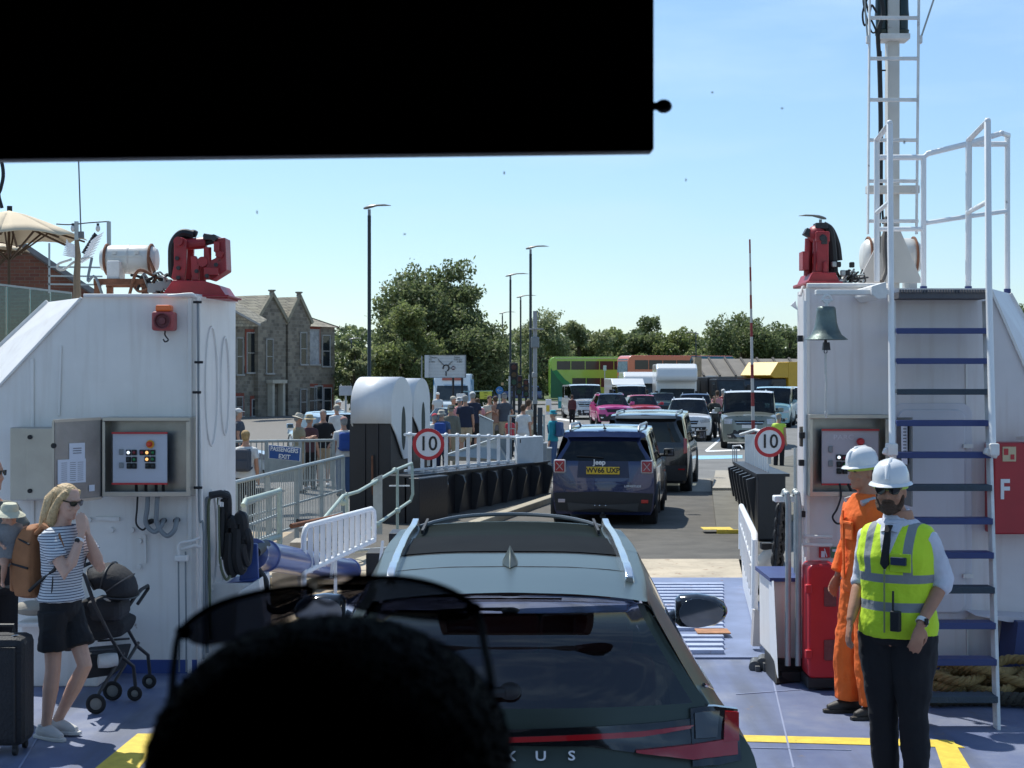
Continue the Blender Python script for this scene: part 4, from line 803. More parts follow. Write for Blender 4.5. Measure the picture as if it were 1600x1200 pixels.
# ---- stone house
t=thing('stone_house','grey stone house with two steep gables and stone slate roof, left of the tall lamp','house',Vector((-14,96,Z0)))
F0=P(300,0,88.4);F1=P(523,0,100);F0.z=F1.z=Z0;fd=(F1-F0);FL=fd.length;fd.normalize();fn=Vector((fd.y,-fd.x,0));fb=-fn
def fx(px):
    k=(px-800)/2400;return(k*F0.y-F0.x)/(fd.x-k*fd.y)
def fp(u,z,out=0.0):return F0+fd*u+fn*out+Vector((0,0,z-Z0))
EZ=5.5;RZ=7.0;DEP=6.5
wall=MB()
wall.prism([fp(-1,Z0),fp(FL,Z0),fp(FL,EZ),fp(-1,EZ)],fb*DEP);wall.build('wall',stone,t)
b=MB();r0=fp(-1,EZ,.25);r1=fp(FL+.15,EZ,.25);r2=fp(FL-2.6,RZ,-DEP/2);r3=fp(-1,RZ,-DEP/2);r4=fp(FL+.15,EZ,-DEP-.25);r5=fp(-1,EZ,-DEP-.25)
b.poly([r0,r1,r2,r3]);b.poly([r1,r4,r2]);b.poly([r4,r5,r3,r2]);b.poly([r0,r3,r5]);b.build('roof',slate,t)
b=MB();b.bar(r3,r2,.18,.12);b.bar(r2,r1,.10,.10);b.build('ridge_tile',M('ridge',(.16,.13,.11),.9),t)
for gx0,gxa,gx1,za in((397,418,440,7.2),(444,459,478,7.2)):
    u0,ua,u1=fx(gx0),fx(gxa),fx(gx1);ua=(u0+u1)/2
    b=MB();b.prism([fp(u0,Z0+.02,.32),fp(u1,Z0+.02,.32),fp(u1,EZ+.25,.32),fp(ua,za,.32),fp(u0,EZ+.25,.32)],fb*.34);g=b.build('gable_wall',stone,t)
    b=MB();b.prism([fp(u0-.1,EZ+.2,.34),fp(ua,za+.1,.34),fp(u1+.1,EZ+.2,.34),fp(ua,za-.25,.34)],fb*3.0)if False else None
    b.prism([fp(u0-.16,EZ+.16,.30),fp(ua,za+.12,.30),fp(ua,za-.06,.30),fp(u0-.1,EZ+.02,.30)],fb*3.0);b.prism([fp(u1+.16,EZ+.16,.30),fp(ua,za+.12,.30),fp(ua,za-.06,.30),fp(u1+.1,EZ+.02,.30)],fb*3.0);b.build('gable_roof',slate,t)
    b=MB();b.bar(fp(u0-.2,EZ+.2,.36),fp(ua,za+.2,.36),.14,.22);b.bar(fp(u1+.2,EZ+.2,.36),fp(ua,za+.2,.36),.14,.22);b.build('coping',M('coping',(.30,.27,.2),.9,var=.2),t)
    b=MB();b.lathe(fp(ua,za+.15,.3),[(.17,0),(.14,.16),(.24,.22),(.24,.28),(0,.28)],8);b.build('finial',M('finial_m',(.22,.2,.17),.9),t)
def win(px,y0,y1,w,out=.0,red=False,arch=False,lit=False):
    u=fx(px);d=fp(u,0).y;z1=H-(y0-585)/2400*d;z0=max(Z0+.02,H-(y1-585)/2400*d)
    f=MB()
    if red:b=MB();b.prism([fp(u-w/2-.16,z0,out+.012),fp(u+w/2+.16,z0,out+.012),fp(u+w/2+.16,z1+.22,out+.012),fp(u-w/2-.16,z1+.22,out+.012)],fn*.02);b.build('brick_surround',redtrim,t)
    k=out+.04
    f.bar(fp(u-w/2,z0,k),fp(u-w/2,z1,k),.08,.06);f.bar(fp(u+w/2,z0,k),fp(u+w/2,z1,k),.08,.06);f.bar(fp(u-w/2-.04,z1,k),fp(u+w/2+.04,z1,k),.08,.06);f.bar(fp(u-w/2-.1,z0,k+.03),fp(u+w/2+.1,z0,k+.03),.12,.10);f.bar(fp(u-w/2,(z0+z1)/2,k),fp(u+w/2,(z0+z1)/2,k),.05,.05)
    fo=f.build('window',wframe,t)
    g=MB();g.prism([fp(u-w/2,z0,out+.03),fp(u+w/2,z0,out+.03),fp(u+w/2,z1,out+.03),fp(u-w/2,z1,out+.03)],fn*.012);g.build('pane',M('curtained_glass',(.30,.31,.33),.3,var=.4)if lit else darkglass,fo)
for a_ in((374,528,586,.55,0,False),(392,520,583,.8,0,True),(414,530,584,.6,.34,False),(467,520,570,.6,.34,False),(490,515,570,1.0,0,True,False,True),(509,524,573,.8,0,False),(455,540,574,.5,0,False),(373,620,668,.6,0,True),(400,624,690,.8,0,True),(446,628,655,.6,0,True),(467,608,665,.6,.34,False),(487,605,668,.9,0,True),(497,603,668,.8,0,False),(511,606,668,.8,0,True)):win(*a_)
b=MB();u=fx(480);b.cyl(fp(u,Z0,.12),fp(u,EZ,.12),.06);b.build('drainpipe',wframe,t)
b=MB();u=fx(421);b.prism([fp(u-.7,1.9,.34),fp(u+.7,1.9,.34),fp(u+.7,2.12,.34),fp(u-.7,2.12,.34)],fn*.5);b.prism([fp(u-.6,Z0+.02,.34),fp(u-.4,Z0+.02,.34),fp(u-.4,1.9,.34),fp(u-.6,1.9,.34)],fn*.4);b.prism([fp(u+.4,Z0+.02,.34),fp(u+.6,Z0+.02,.34),fp(u+.6,1.9,.34),fp(u+.4,1.9,.34)],fn*.4);b.build('porch',M('porch_stone',(.48,.44,.36),.9),t)
b=MB();b.prism([P(352,478,86),P(404,507,88),P(404,510,88),P(352,510,86)],(0,3,.4));b.build('lean_to_roof',slate,t)
b=MB();b.bar(P(355,480,85.8),P(406,508,87.8),.12,.12);b.build('verge_board',wframe,t)
# ---- brick house with terrace, parasols, glass balustrade (far left)
t=thing('brick_house','dark brick house gable with grey verge behind the cream parasols, far left','house',P(0,0,34).xyz*Vector((1,1,0)))
b=MB();b.prism([P(-90,450,34),P(158,462,34),P(40,383,34),P(-10,345,34),P(-90,400,34)],(-3,6,0));b.prism([P(-90,450,34),P(158,462,34),Vector((P(158,0,34).x,34,Z0)),Vector((P(-90,0,34).x,34,Z0))],(-3,6,0));b.build('gable_wall',brick,t)
b=MB();b.prism([P(-14,338,33.8),P(40,380,33.8),P(160,460,33.8),P(150,462,33.8),P(38,388,33.8),P(-14,350,33.8)],(-3.4,6.4,0));b.build('roof_verge',M('slate_grey',(.17,.17,.18),.8,var=.2),t)
b=MB();b.cyl(P(15,345,35),P(15,322,35),.06);b.build('flue_pipe',black,t)
t=thing('glass_balustrade','pale blue glass panel balustrade of the terrace above the left casing shoulder','balustrade',P(50,545,24))
gm=glassmat('balustrade_glass',(.55,.72,.76),.03,1.6,1.6)
for(x0_,y0_,x1_,y1_)in((-40,440,9,447),(10.5,447,45.5,450),(47,450,78,454),(79,454,112,458)):
    b=MB();b.prism([P(x0_,y0_+1,24),P(x1_,y1_+1,24),P(x1_,562,24),P(x0_,562,24)],(0,.02,0));b.build('glass_panel',gm,t)
b=MB();b.bar(P(-40,440,24),P(112,458,24),.05,.03);b.build('top_rail',galv,t)
b=MB();b.prism([P(-60,562,23.8),P(115,562,23.8),Vector((P(115,0,24).x,23.8,Z0)),Vector((P(-60,0,24).x,23.8,Z0))],(0,8,0));o=b.build('terrace_wall',M('render_grey',(.4,.4,.4),.9));tag(o,'plain grey terrace wall below the glass balustrade, hidden behind the left casing','wall')
def parasol(label,pts_c,ytop,yed,d,px_pole,half):
    t=thing('parasol',label,'parasol',P(px_pole,470,d),group='parasols on the terrace');c=P(pts_c,ytop,d)
    hw=half/2400*d;ze=P(0,yed,d).z;b=MB();b.open=True
    for k_ in range(8):
        a0=R(k_*45+12);a1=R(k_*45+57);e0=Vector((c.x+math.cos(a0)*hw,d+math.sin(a0)*hw,ze));e1=Vector((c.x+math.cos(a1)*hw,d+math.sin(a1)*hw,ze))
        rows=[]
        for i in range(5):
            f=i/4;row=[]
            for j in range(5):
                g_=j/4;e=e0.lerp(e1,g_);p_=c.lerp(e,f);p_.z=c.z+(ze-c.z)*(f**1.25)+.0-.06*f*math.sin(g_*math.pi)*-1;row.append(p_)
            rows.append(row)
        b.grid(rows)
    canv=M('canvas_cream',(.70,.57,.40),.9,var=.05)
    b.build('canopy',canv,t,smooth=True,solid=.01)
    b=MB()
    for k_ in range(8):
        a0=R(k_*45+12);e0=Vector((c.x+math.cos(a0)*hw*.97,d+math.sin(a0)*hw*.97,ze-.02));b.bar(Vector((c.x,d,c.z-.12)),e0,.03,.03)
        bb_=MB();bb_.bar(Vector((c.x,d,ze-.35)),Vector((c.x,d,c.z-.12)).lerp(e0,.55),.025,.025);bb_.build('strut',M('wood_dark',(.10,.06,.035),.7),t)
    b.build('ribs',M('wood_dark',(.10,.06,.035),.7),t)
    b=MB();b.cyl((c.x,d,c.z),(c.x,d,P(0,560,d).z),.024);b.build('pole',M('wood_dark',None or(.10,.06,.035),.7),t)
parasol('large cream parasol reaching highest, over the terrace at the far left',14,330,374,25,14,118)
parasol('small lower cream parasol tip below the large one at the far left',-8,380,394,30,-8,52)
t=thing('antenna_post','rough post with white curved antenna fins and a tall whip, left of the liferaft canister','antenna',P(121,465,15))
b=MB();b.tube([P(121,470,15),P(120,430,15),P(122,400,15),P(120,375,15)],[.04,.034,.03,.02],8);b.build('post',M('drift_wood',(.20,.15,.10),.9,bump=.8,bs=30),t,smooth=True)
for sgn in(-1,1):
    for i in range(9):
        f=i/8
        if sgn<0:a=P(119,402-18*f,15);m_=P(108-2*f,400-20*f,15);c=P(98+6*f,398-24*f,15)
        else:a=P(124+18*f,412-34*f,15);m_=P(134+18*f,406-36*f,15);c=P(146+16*f,400-37*f,15)
        b=MB();b.tube([a,m_,c],[.009,.010,.004],6);b.build('fin',whitec,t,smooth=True)
cable('loop_cable',[P(112,405,15),P(92,412,15),P(90,420,15),P(100,421,15),P(118,408,15),P(140,402,15)],.012,M('cable_pale',(.5,.49,.45),.6),t)
b=MB()
for i in range(7):
    u=i/6;b.tube([P(130+16*u,396-26*u,15.1),P(134+14*u,388-22*u,15.1),P(139+12*u,398-28*u,15.1)],.02,5)
b.build('spring_coil',black,t,smooth=True)
b=MB();b.cyl(P(126.5,365,15),P(122.5,240,15),.007);b.cyl(P(127,372,15),P(126.5,362,15),.03);b.build('whip',M('whip_grey',(.10,.11,.12),.5),t)
t=thing('string_light','string of bare bulbs between two thin posts above the antenna fins','lights',P(130,445,20))
cable('string_cable',[P(88,350,20),P(105,351,20),P(120,350,20),P(140,348,20),P(170,346,20)],.008,black,t)
for px in(114,153):
    b=MB();b.ell(P(px,357,20),(.03,.03,.045));b.build('bulb',M('bulb_glass',(.6,.6,.58),.15),t,smooth=True);b=MB();b.cyl(P(px,353,20),P(px,349,20),.018);b.build('socket',black,t)
for px in(119.5,170):
    b=MB();b.bar(P(px,346,20),P(px+.8,455,20),.045,.045);b.build('post',galv,t)
t=thing('wire_railing','thin wire railing of the terrace behind the rusty cradle','railing',P(115,460,19))
for py in(417,431,444):
    b=MB();b.bar(P(75,py,19),P(160,py+1,19),.02,.02);b.build('rail_wire',galv,t)
b=MB();b.bar(P(77,380,19),P(77,458,19),.02,.02);b.build('rail_post',galv,t)
cable('hanging_cable',[P(-3,240,9),P(3,255,9),P(5,275,9),P(1,295,9),P(-2,305,9),P(3,325,9)],.011,black,None);tag(bpy.data.objects['hanging_cable'],'black cable loop hanging at the left edge of the view above the parasol','cable')
# ---- linkspan machine housings (arched white covers on black towers)
def housing(label,px,ytop,d,w=.74,rr_=.5):
    t=thing('hoist_housing',label,'machine housing',P(px,830,d),group='linkspan hoist housings')
    wdir=Vector((1,-.10,0)).normalized();vdir=Vector((.32,1,0)).normalized();o0=P(px,ytop,d);zc=o0.z-rr_
    def pt(u,v,z):return Vector((o0.x,d,0))+wdir*u+vdir*v+Vector((0,0,z))
    prof=[(rr_-math.cos(R(a_))*rr_,zc+math.sin(R(a_))*rr_)for a_ in range(0,181,10)]
    b=MB();th=.012
    outer=[(0,zc-.32)]+prof+[(2*rr_,zc-.75)]
    b.grid([[pt(0,v,z)for v,z in outer],[pt(w,v,z)for v,z in outer]]);b.open=True
    b.build('arched_cover',M('cover_white',(.70,.71,.72),.4,var=.05,streak=.15,dirt=(.4,.4,.38)),t,smooth=True,solid=.012,angle=50)
    for u_ in(0,w-.02):
        b=MB();side_=prof+[(2*rr_,zc-.75),(2*rr_-.12,zc-.98),(rr_+.1,zc-.98),(.25,zc-.55),(0,zc-.32)]
        b.prism([pt(u_,v,z)for v,z in side_],wdir*.02);s_=b.build('side_plate',MATS['cover_white'],t)
        b=MB();uu=u_+(.021 if u_>0 else-.003)
        b.prism([pt(uu,rr_*1.15+.10*math.cos(R(a_)),zc-.42+.40*math.sin(R(a_)))for a_ in range(0,360,20)],wdir*.004);b.build('slot',M('slot_dark',(.05,.06,.05),.7),s_)
    b=MB();b.prism([pt(-.05,.06,-.6),pt(w-.04,.06,-.6),pt(w-.04,.06,zc-.25),pt(-.05,.06,zc-.25)],vdir*.9);b.build('tower',blackp,t,bevel=.01)
    b=MB();b.prism([pt(w*.3,.05,-.6),pt(w*.34,.05,-.6),pt(w*.34,.05,zc-.3),pt(w*.3,.05,zc-.3)],-vdir*.03);b.prism([pt(w*.62,.05,-.6),pt(w*.66,.05,-.6),pt(w*.66,.05,zc-.3),pt(w*.62,.05,zc-.3)],-vdir*.03);b.build('tower_rib',blackp,t)
    return t,pt,zc
t,pt,zc=housing('nearer white arched hoist housing on a black tower, left of the round 10 sign',548,590,27.5)
cable('tower_chain',[pt(.40,-.03,1.0),pt(.41,-.04,.6),pt(.42,-.04,.3)],.02,rustm,t)
housing('farther white arched hoist housing, just behind the nearer one',591,592,31.5,.74,.46)
# ---- black side walls of the linkspan
t=thing('linkspan_wall','black steel side wall with fins and a white railing, left of the blue car','barrier wall',P(750,820,29))
wa=P(648,745,26.5);wb_=P(856,722,33);wdir=(wb_-wa);wdir.z=0
def wl_(u,z=None,out=0):
    p=wa.lerp(wb_,u);n_=Vector((wdir.y,-wdir.x,0)).normalized();p=p+n_*out
    if z is not None:p.z=z
    return p
ztop=lambda u:wa.z+(wb_.z-wa.z)*u
b=MB();nn=Vector((-wdir.y,wdir.x,0)).normalized()
b.prism([wl_(-.06,-.7),wl_(1,Z0-.1),wl_(1),wl_(-.06,ztop(-.06))],nn*.5);b.prism([wl_(-.06,ztop(-.06)+.0,.06),wl_(1.0,ztop(1),.06),wl_(1.0,ztop(1)+.03,.06),wl_(-.06,ztop(-.06)+.03,.06)],nn*.55);b.build('wall_plate',blackp,t)
for i in range(8):
    u=.14+i*.118;b=MB();b.prism([wl_(u,-.25,0),wl_(u,ztop(u)-.03,0),wl_(u,ztop(u)-.06,.16),wl_(u,ztop(u)-.18,.20),wl_(u,-.2,.05)],wdir.normalized()*.07);b.build('fin',M('fin_dark',(.035,.037,.042),.4,rust=.05),t)
    b=MB();b.prism([wl_(u+.01,ztop(u)-.05,.02),wl_(u+.07,ztop(u)-.05,.02),wl_(u+.045,ztop(u)-.22,.02)],nn*-.01);b.build('gusset',M('gusset_grey',(.10,.10,.09),.5,rust=.15),t)
b=MB();b.prism([wl_(-.06,-.45,.02),wl_(.12,-.45,.02),wl_(.12,ztop(.1),.02),wl_(-.06,ztop(-.06),.02)],-nn*.25);b.build('end_box',blackp,t,bevel=.02)
zr0=P(0,678,27).z;zr1=P(0,684,33).z
def wr(u,z):return wl_(u,z,-.25)
b=MB();b.cyl(wr(.02,zr0),wr(1.0,zr1),.028,n=10);b.build('rail_top',whitec,t,smooth=True)
b=MB();b.bar(wr(.02,ztop(0)+.09),wr(1.0,ztop(1)+.07),.04,.04);b.build('rail_bottom',whitec,t)
for i in range(13):
    u=.05+i*.93/12;zz=zr0+(zr1-zr0)*u;b=MB();b.bar(wr(u,ztop(u)),wr(u,zz),.07,.02);b.ell(wr(u,zz+.02),(.045,.045,.035));b.build('baluster',whitec,t)
t=thing('meter_cabinet','white metal meter cabinet fixed on the white railing near the jointed pole','cabinet',P(828,722,32))
b=MB();p0,p1=P(808,684,31.5),P(849,722,32.3);b.prism([p0,Vector((p1.x,p1.y,p0.z)),p1,Vector((p0.x,p0.y,p1.z))],(-.05,.3,0));b.build('cabinet_body',M('cab_white',(.50,.54,.57),.5),t,bevel=.01)
b=MB();b.bar(P(813,686,31.4),P(813,692,31.4),.02,.02);b.build('cabinet_lock',black,t)
t=thing('linkspan_wall','black steel side wall with white bars, right of the roadway','barrier wall',P(1200,840,24))
ra_,rb_=P(1184,742,22.8),P(1146,722,31.8)
b=MB();b.prism([Vector((ra_.x,ra_.y,-.02)),Vector((rb_.x,rb_.y,Z0)),rb_,ra_],(.42,.03,0));b.build('wall_plate',blackp,t,bevel=.03)
b=MB();b.prism([Vector((ra_.x-.02,ra_.y,ra_.z-.03)),Vector((rb_.x-.02,rb_.y,rb_.z-.03)),Vector((rb_.x-.02,rb_.y,rb_.z+.015)),Vector((ra_.x-.02,ra_.y,ra_.z+.015))],(.5,.03,0));b.build('wall_cap',blackp,t)
for i in range(7):
    u=.06+i*.14;p=ra_.lerp(rb_,u);b=MB();b.prism([p+Vector((0,0,-.05)),p+Vector((-.14,0,-.09)),p+Vector((-.12,0,-.25)),p+Vector((-.02,0,-.8))],(0,.08,0));b.build('fin',MATS['fin_dark'],t)
za_,zb2=P(0,674,22.8).z+.35,P(0,679,31.8).z+.05
b=MB();q0=P(1222,668,25);q1=P(1157,679,31);b.tube([P(1196,676,25.0),P(1180,672,27),q1],.03,8);b.tube([P(1145,700,31.8),P(1145,697,31.8),P(1157,696,31.6),P(1160,700,31.4)],.015,6);b.build('rail_top',whitec,t,smooth=True)
for i in range(13):
    u=i/12;p=ra_.lerp(rb_,.12+u*.80)+Vector((.22,0,0));zt_=H-(679-585)/2400*p.y;b=MB();b.bar(p,Vector((p.x,p.y,zt_)),.035,.02);b.build('baluster',whitec,t)
for i in range(3):
    p=P(1145+i*3,700,31.9-i*.1);b=MB();b.bar(p,Vector((p.x,p.y,rb_.z)),.02,.02);b.build('short_post',greyp,t)
# ---- speed signs
def speed(label,px,py,d,dia):
    t=thing('speed_limit_sign',label,'road sign',P(px,py+25,d));c=P(px,py,d);r_=dia/2
    b=MB();b.lathe(c,[(0,.012),(r_,.012),(r_,0),(r_*.79,0),(0,0)],40,(0,1,0));b.build('sign_plate',M('sign_white',(.72,.72,.74),.45,var=.03),t)
    b=MB();n=40;b.grid([[c+Vector((math.cos(a_)*q_,-.004,math.sin(a_)*q_))for a_ in np.linspace(0,2*math.pi,n+1)]for q_ in(r_,r_*.78)]);b.build('red_ring',M('sign_red',(.50,.02,.03),.45),t,solid=.002)
    text('sign_numerals','10',r_*1.28,M('sign_black',(.012,.012,.012),.5),t,c+Vector((-.004,-.008,0)),ext=.001,bold=.004*r_/.3,sx=.93)
    b=MB();b.box(c+Vector((0,.03,-.1)),(.05,.03,dia*1.0));b.build('sign_bracket',greyp,t)
speed('round 10 speed limit sign beside the white hoist housings',669.5,694,25.8,.535)
speed('round 10 speed limit sign on the right black wall, before the silver off-roader',1202.5,690.5,22.6,.45)
# ---- raised red and white barrier arm
t=thing('barrier_arm','raised red and white barrier pole standing upright right of the roadway','barrier',P(1176,720,32))
e0=P(1177.5,700,32);e1=P(1171.5,374,32);b1=MB();N_=15
for i in range(N_):
    b=MB();a=e0.lerp(e1,i/N_);c=e0.lerp(e1,(i+1)/N_);wd=.07-.04*i/N_;b.bar(a,c,wd,wd*.7);b.build('arm_section',M('barrier_red',(.26,.035,.035),.6)if i in(1,3,5,8,10,12,14)else M('barrier_white',(.50,.49,.47),.6),t)
b=MB();b.box((e0.x,32,.35),(.3,.35,.95));b.build('barrier_housing',greyp,t,bevel=.02)
# ---- galvanised passenger fences and handrails at left
fg=M('fence_grey',(.33,.37,.37),.5,metal=.2,var=.15,vs=5)
def panel(name,label,A,B,zA0,zA1,zB0,zB1,nbar,r_=.012,posts=2,mid=None,group=None,cat='fence',solid_=None):
    t=thing(name,label,cat,Vector((A.x,A.y,zA0)),group=group);L0=lambda u,f:Vector((A.x+(B.x-A.x)*u,A.y+(B.y-A.y)*u,(zA0+(zB0-zA0)*u)*(1-f)+(zA1+(zB1-zA1)*u)*f))
    b=MB();b.cyl(L0(0,1),L0(1,1),.028,n=8);b.build('top_rail',fg,t,smooth=True)
    b=MB();b.bar(L0(0,.08),L0(1,.08),.03,.03);b.build('bottom_rail',fg,t)
    if mid:b=MB();b.bar(L0(0,mid),L0(1,mid),.025,.025);b.build('mid_rail',fg,t)
    for i in range(posts):u=i/(posts-1);b=MB();b.bar(L0(u,-.15),L0(u,1),.06,.06);b.build('post',fg,t)
    b=MB()
    for i in range(nbar):u=(i+.5)/nbar;b.bar(L0(u,.08),L0(u,1),r_,r_)
    b.build('bar_infill',fg,t)
    return t,L0
zz=lambda y,d:P(0,y,d).z
panel('barred_fence','tall barred galvanised fence rising to the right, in front of the passenger walkway',P(366,0,18.5),P(536,0,25),zz(862,18.5),zz(754,18.5),zz(808,25),zz(713,25),62,.010,5,.45)
panel('barred_fence','short barred fence panel beside the blue ram bracket',P(382,0,17),P(437,0,18),zz(858,17),zz(788,17),zz(838,18),zz(768,18),14,.014,2,.5)
t,L0=panel('barred_fence','galvanised fence with the passengers exit sign, behind the walkway',P(362,0,28),P(521,0,29),zz(760,28),zz(690,28),zz(755,29),zz(688,29),19,.018,4,None)
b=MB();b.prism([L0(.32,.1),L0(.65,.1),L0(.65,.88),L0(.32,.88)],(0,-.02,0));b.build('solid_panel',fg,t)
t=thing('exit_sign','blue sign reading PASSENGERS EXIT on the galvanised fence','sign',P(445,720,27.6))
s0=P(419.5,695,27.6);s1=P(470,700,27.6);s2=P(469,721,27.6);s3=P(419.5,716,27.6)
b=MB();b.prism([s0,s1,s2,s3],(0,.02,0));b.build('sign_border',whitec,t)
ins=lambda a,c,e,f_:[p+(sum((a,c,e,f_),Vector())/4-p)*.05 for p in(a,c,e,f_)]
b=MB();b.prism([p+Vector((0,-.006,0))for p in ins(s0,s1,s2,s3)],(0,.004,0));b.build('sign_face',M('sign_blue',(.012,.085,.30),.45),t)
slope=math.atan2((s1-s0).z,(s1-s0).x);mid=sum((s0,s1,s2,s3),Vector())/4
rotm=Matrix.Rotation(-slope,3,'Y')@Matrix.Rotation(R(90),3,'X')
text('sign_text','PASSENGERS',.108,whitec,t,mid+Vector((0,-.02,.058)),rot=rotm,sx=.82,bold=.003,ext=.001)
text('sign_text','EXIT',.108,whitec,t,mid+Vector((.0,-.02,-.066)),rot=rotm,sx=.95,bold=.003,ext=.001)
t=thing('handrail_loop','grey green tubular handrail sloping up to a loop in front of the black towers','handrail',P(580,840,22))
pipe('rail',[P(505,812,19),P(536,775,20),P(560,768,21),P(617,735,23),P(643,724,24),P(644,730,24),P(645,772,24),P(641,783,24),P(585,822,21),P(560,842,20)],.024,ggrn,t)
for(px,y0_,y1_,d_)in((542,770,838,20.2),(621,733,830,23)):
    b=MB();b.cyl(P(px,y0_,d_),P(px,y1_,d_),.022,n=8);b.build('post',ggrn,t,smooth=True)
for(px,py,d_)in((617,735,23),(584,754,22),(536,785,20),(621,798,22.6),(589,820,21)):
    b=MB();b.ell(P(px,py,d_),(.045,.04,.045));b.build('rail_clamp',ggrn,t,smooth=True)
b=MB();b.prism([P(583,748,22),P(597,742,22),P(597,835,22),P(583,835,22)],(0,.06,0));b.build('channel_post',galv,t)
b=MB();b.bar(P(608,759,23),P(640,759,23),.02,.02);b.build('cross_wire',whitec,t)
t=thing('handrail_loop','lower grey green handrail sloping down behind the blue ram','handrail',P(410,850,17))
pipe('rail',[P(380,790,16.6),P(384,782,16.7),P(437,766,17.5),P(437,860,17.5)],.03,ggrn,t);pipe('rail',[P(372,860,16.5),P(437,838,17.5)],.03,ggrn,t)
t=thing('scrap_pipes','rusty rods and hoses lying on the quay edge behind the white gate','pipes',P(500,820,18))
for i,(pa,pb,m_,r_)in enumerate((((455,822),(535,805),rustm,.03),((465,814),(520,812),black,.025),((470,828),(500,812),greyc,.03),((440,870),(620,856),galv,.025),((560,905),(640,892),galv,.03),((540,918),(640,900),whitec,.03))):
    b=MB();d_=18+i*.2;b.cyl(P(*pa,d_),P(*pb,d_+.8),r_);b.build('rod',m_,t,smooth=True)
t=thing('quay_timbers','dark timber and steel blocks under the walkway by the white gate','timbers',P(520,880,17))
for(x_,y_,w_,h_,d_,m_)in((450,905,40,30,17,concrete),(500,888,60,14,17.5,black),(590,880,30,40,17.8,black),(620,860,20,60,18.4,blackp),(470,850,26,12,18.6,concrete)):
    b=MB();b.box(P(x_,y_,d_),(w_*d_/2400,.5,h_*d_/2400));b.build('block',m_,t,bevel=.01)
# ---- street lamps
def lamp(label,px,ytop,d,side=1,hl=43,group='street lamps with wing shaped heads'):
    t=thing('street_lamp',label,'street lamp',Vector((P(px,0,d).x,d,Z0)),group=group);x=P(px,0,d).x;zt_=P(0,ytop,d).z
    dk=M('lamp_post_dark',(.018,.026,.028),.45);b=MB();b.lathe((x,d,Z0),[(.10,0),(.10,1.2),(.062,1.3),(.058,zt_-Z0-.35),(0,zt_-Z0-.35)],12);b.build('post',dk,t,smooth=True)
    k=d/2400*hl/43
    b=MB();b.cyl((x,d,zt_-.40),(x,d,zt_-.15),.05);b.build('spigot',greyc,t)
    prof=[(-9,7,.02),(-4,5.5,.10),(3,3,.14),(12,1,.16),(24,.5,.13),(34,1.5,.02)]
    rings=[]
    for(dx,dy,w_)in prof:
        c=Vector((x+side*dx*k,d,zt_-dy*k*.8));hh=.05 if abs(dx)<25 else .015
        if dx==-4 or dx==3:hh=.09
        rings.append([c+Vector((0,math.cos(a_)*w_,math.sin(a_)*hh*.6))for a_ in np.linspace(0,2*math.pi,10,endpoint=False)])
    b=MB();b.loft(rings);b.build('lamp_head',M('lamp_head_grey',(.16,.17,.17),.4),t,smooth=True)
lamp('tallest street lamp, standing left of the big tree behind the white housings',577,320,50)
lamp('second tallest street lamp, right behind the jointed service pole',829,384,66,hl=36)
lamp('third street lamp in the row, between the big tree and the service pole',797.5,427,84,hl=36)
lamp('fourth street lamp in the row, just left of the service pole',813.5,461,107,hl=30)
lamp('short distant lamp with a bent arm at the right edge of the big tree',785,487,136,hl=26)
lamp('small distant lamp in front of the pale tree beside the stone house',549,528,120,hl=20)
lamp('thin distant lamp with its head to the left, above the low shed',1087.5,519,130,side=-1,hl=22)
lamp('street lamp whose head rises behind the red machine on the right casing',1282,336,52,side=-1)
# ---- service pole with boxes
t=thing('service_pole','grey jointed service pole with boxes and a disc, beside the crowd','pole',Vector((P(836,0,37).x,37,Z0)))
x=P(836,0,37).x;d=37
b=MB();b.bar((x,d,Z0),(x,d,P(0,630,d).z),.085,.085);b.build('dark_post',black,t)
b=MB();b.cyl((x,d,P(0,630,d).z),(x,d,P(0,486,d).z),.05,n=10);b.build('upper_post',M('pole_grey',(.34,.34,.34),.5),t,smooth=True)
b=MB();b.lathe((x+.03,d,P(0,515,d).z),[(.17,0),(.17,.03),(0,.04)],18);b.build('disc',wframe,t);
b=MB();b.box((x,d,P(0,535,d).z),(.2,.2,.26));b.build('box',greyc,t,bevel=.02)
b=MB();b.box((x-.01,d,P(0,586,d).z),(.13,.14,.14));b.build('lamp_box',wframe,t,bevel=.03);b=MB();b.box((x,d-.05,P(0,628,d).z),(.12,.05,.10));b.build('label_plate',wframe,t)
b=MB();b.box((x+.12,d,P(0,660,d).z),(.12,.12,.72));b.build('side_box',M('side_box',(.05,.06,.07),.5),t,bevel=.01)
b=MB();b.tube([(x+.05,d,P(0,500,d).z),(x+.09,d,P(0,496,d).z),(x+.08,d,P(0,488,d).z)],.012,6);b.build('aerial_loop',greyc,t)
# ---- roundabout direction sign
t=thing('direction_sign','large white roundabout direction sign on posts in front of the trees','road sign',P(695,640,70))
d=70;a=P(668,555,d);c=P(727.5,590,d)
b=MB();b.box(((a.x+c.x)/2,d,(a.z+c.z)/2),(c.x-a.x,.06,a.z-c.z));b.box(((a.x+c.x)/2-.9,d+.1,(a.z+c.z)/2),(.18,.5,a.z-c.z));b.build('sign_board',M('board_white',(.55,.57,.58),.5,var=.06),t)
b=MB()
for e in((a.x,c.x,a.z,a.z),(a.x,c.x,c.z,c.z),(a.x,a.x,a.z,c.z),(c.x,c.x,a.z,c.z)):b.bar((e[0],d-.04,e[2]),(e[1],d-.04,e[3]),.05,.02)
for i in range(1,7):b.bar((a.x+.03,d-.034,a.z+(c.z-a.z)*i/7),(c.x-.03,d-.034,a.z+(c.z-a.z)*i/7),.015,.003)
b.build('board_lines',greyc,t)
sb=M('sign_symbol',(.02,.02,.022),.5);cc=P(697,575,d);cc.y=d-.05;k=d/2400
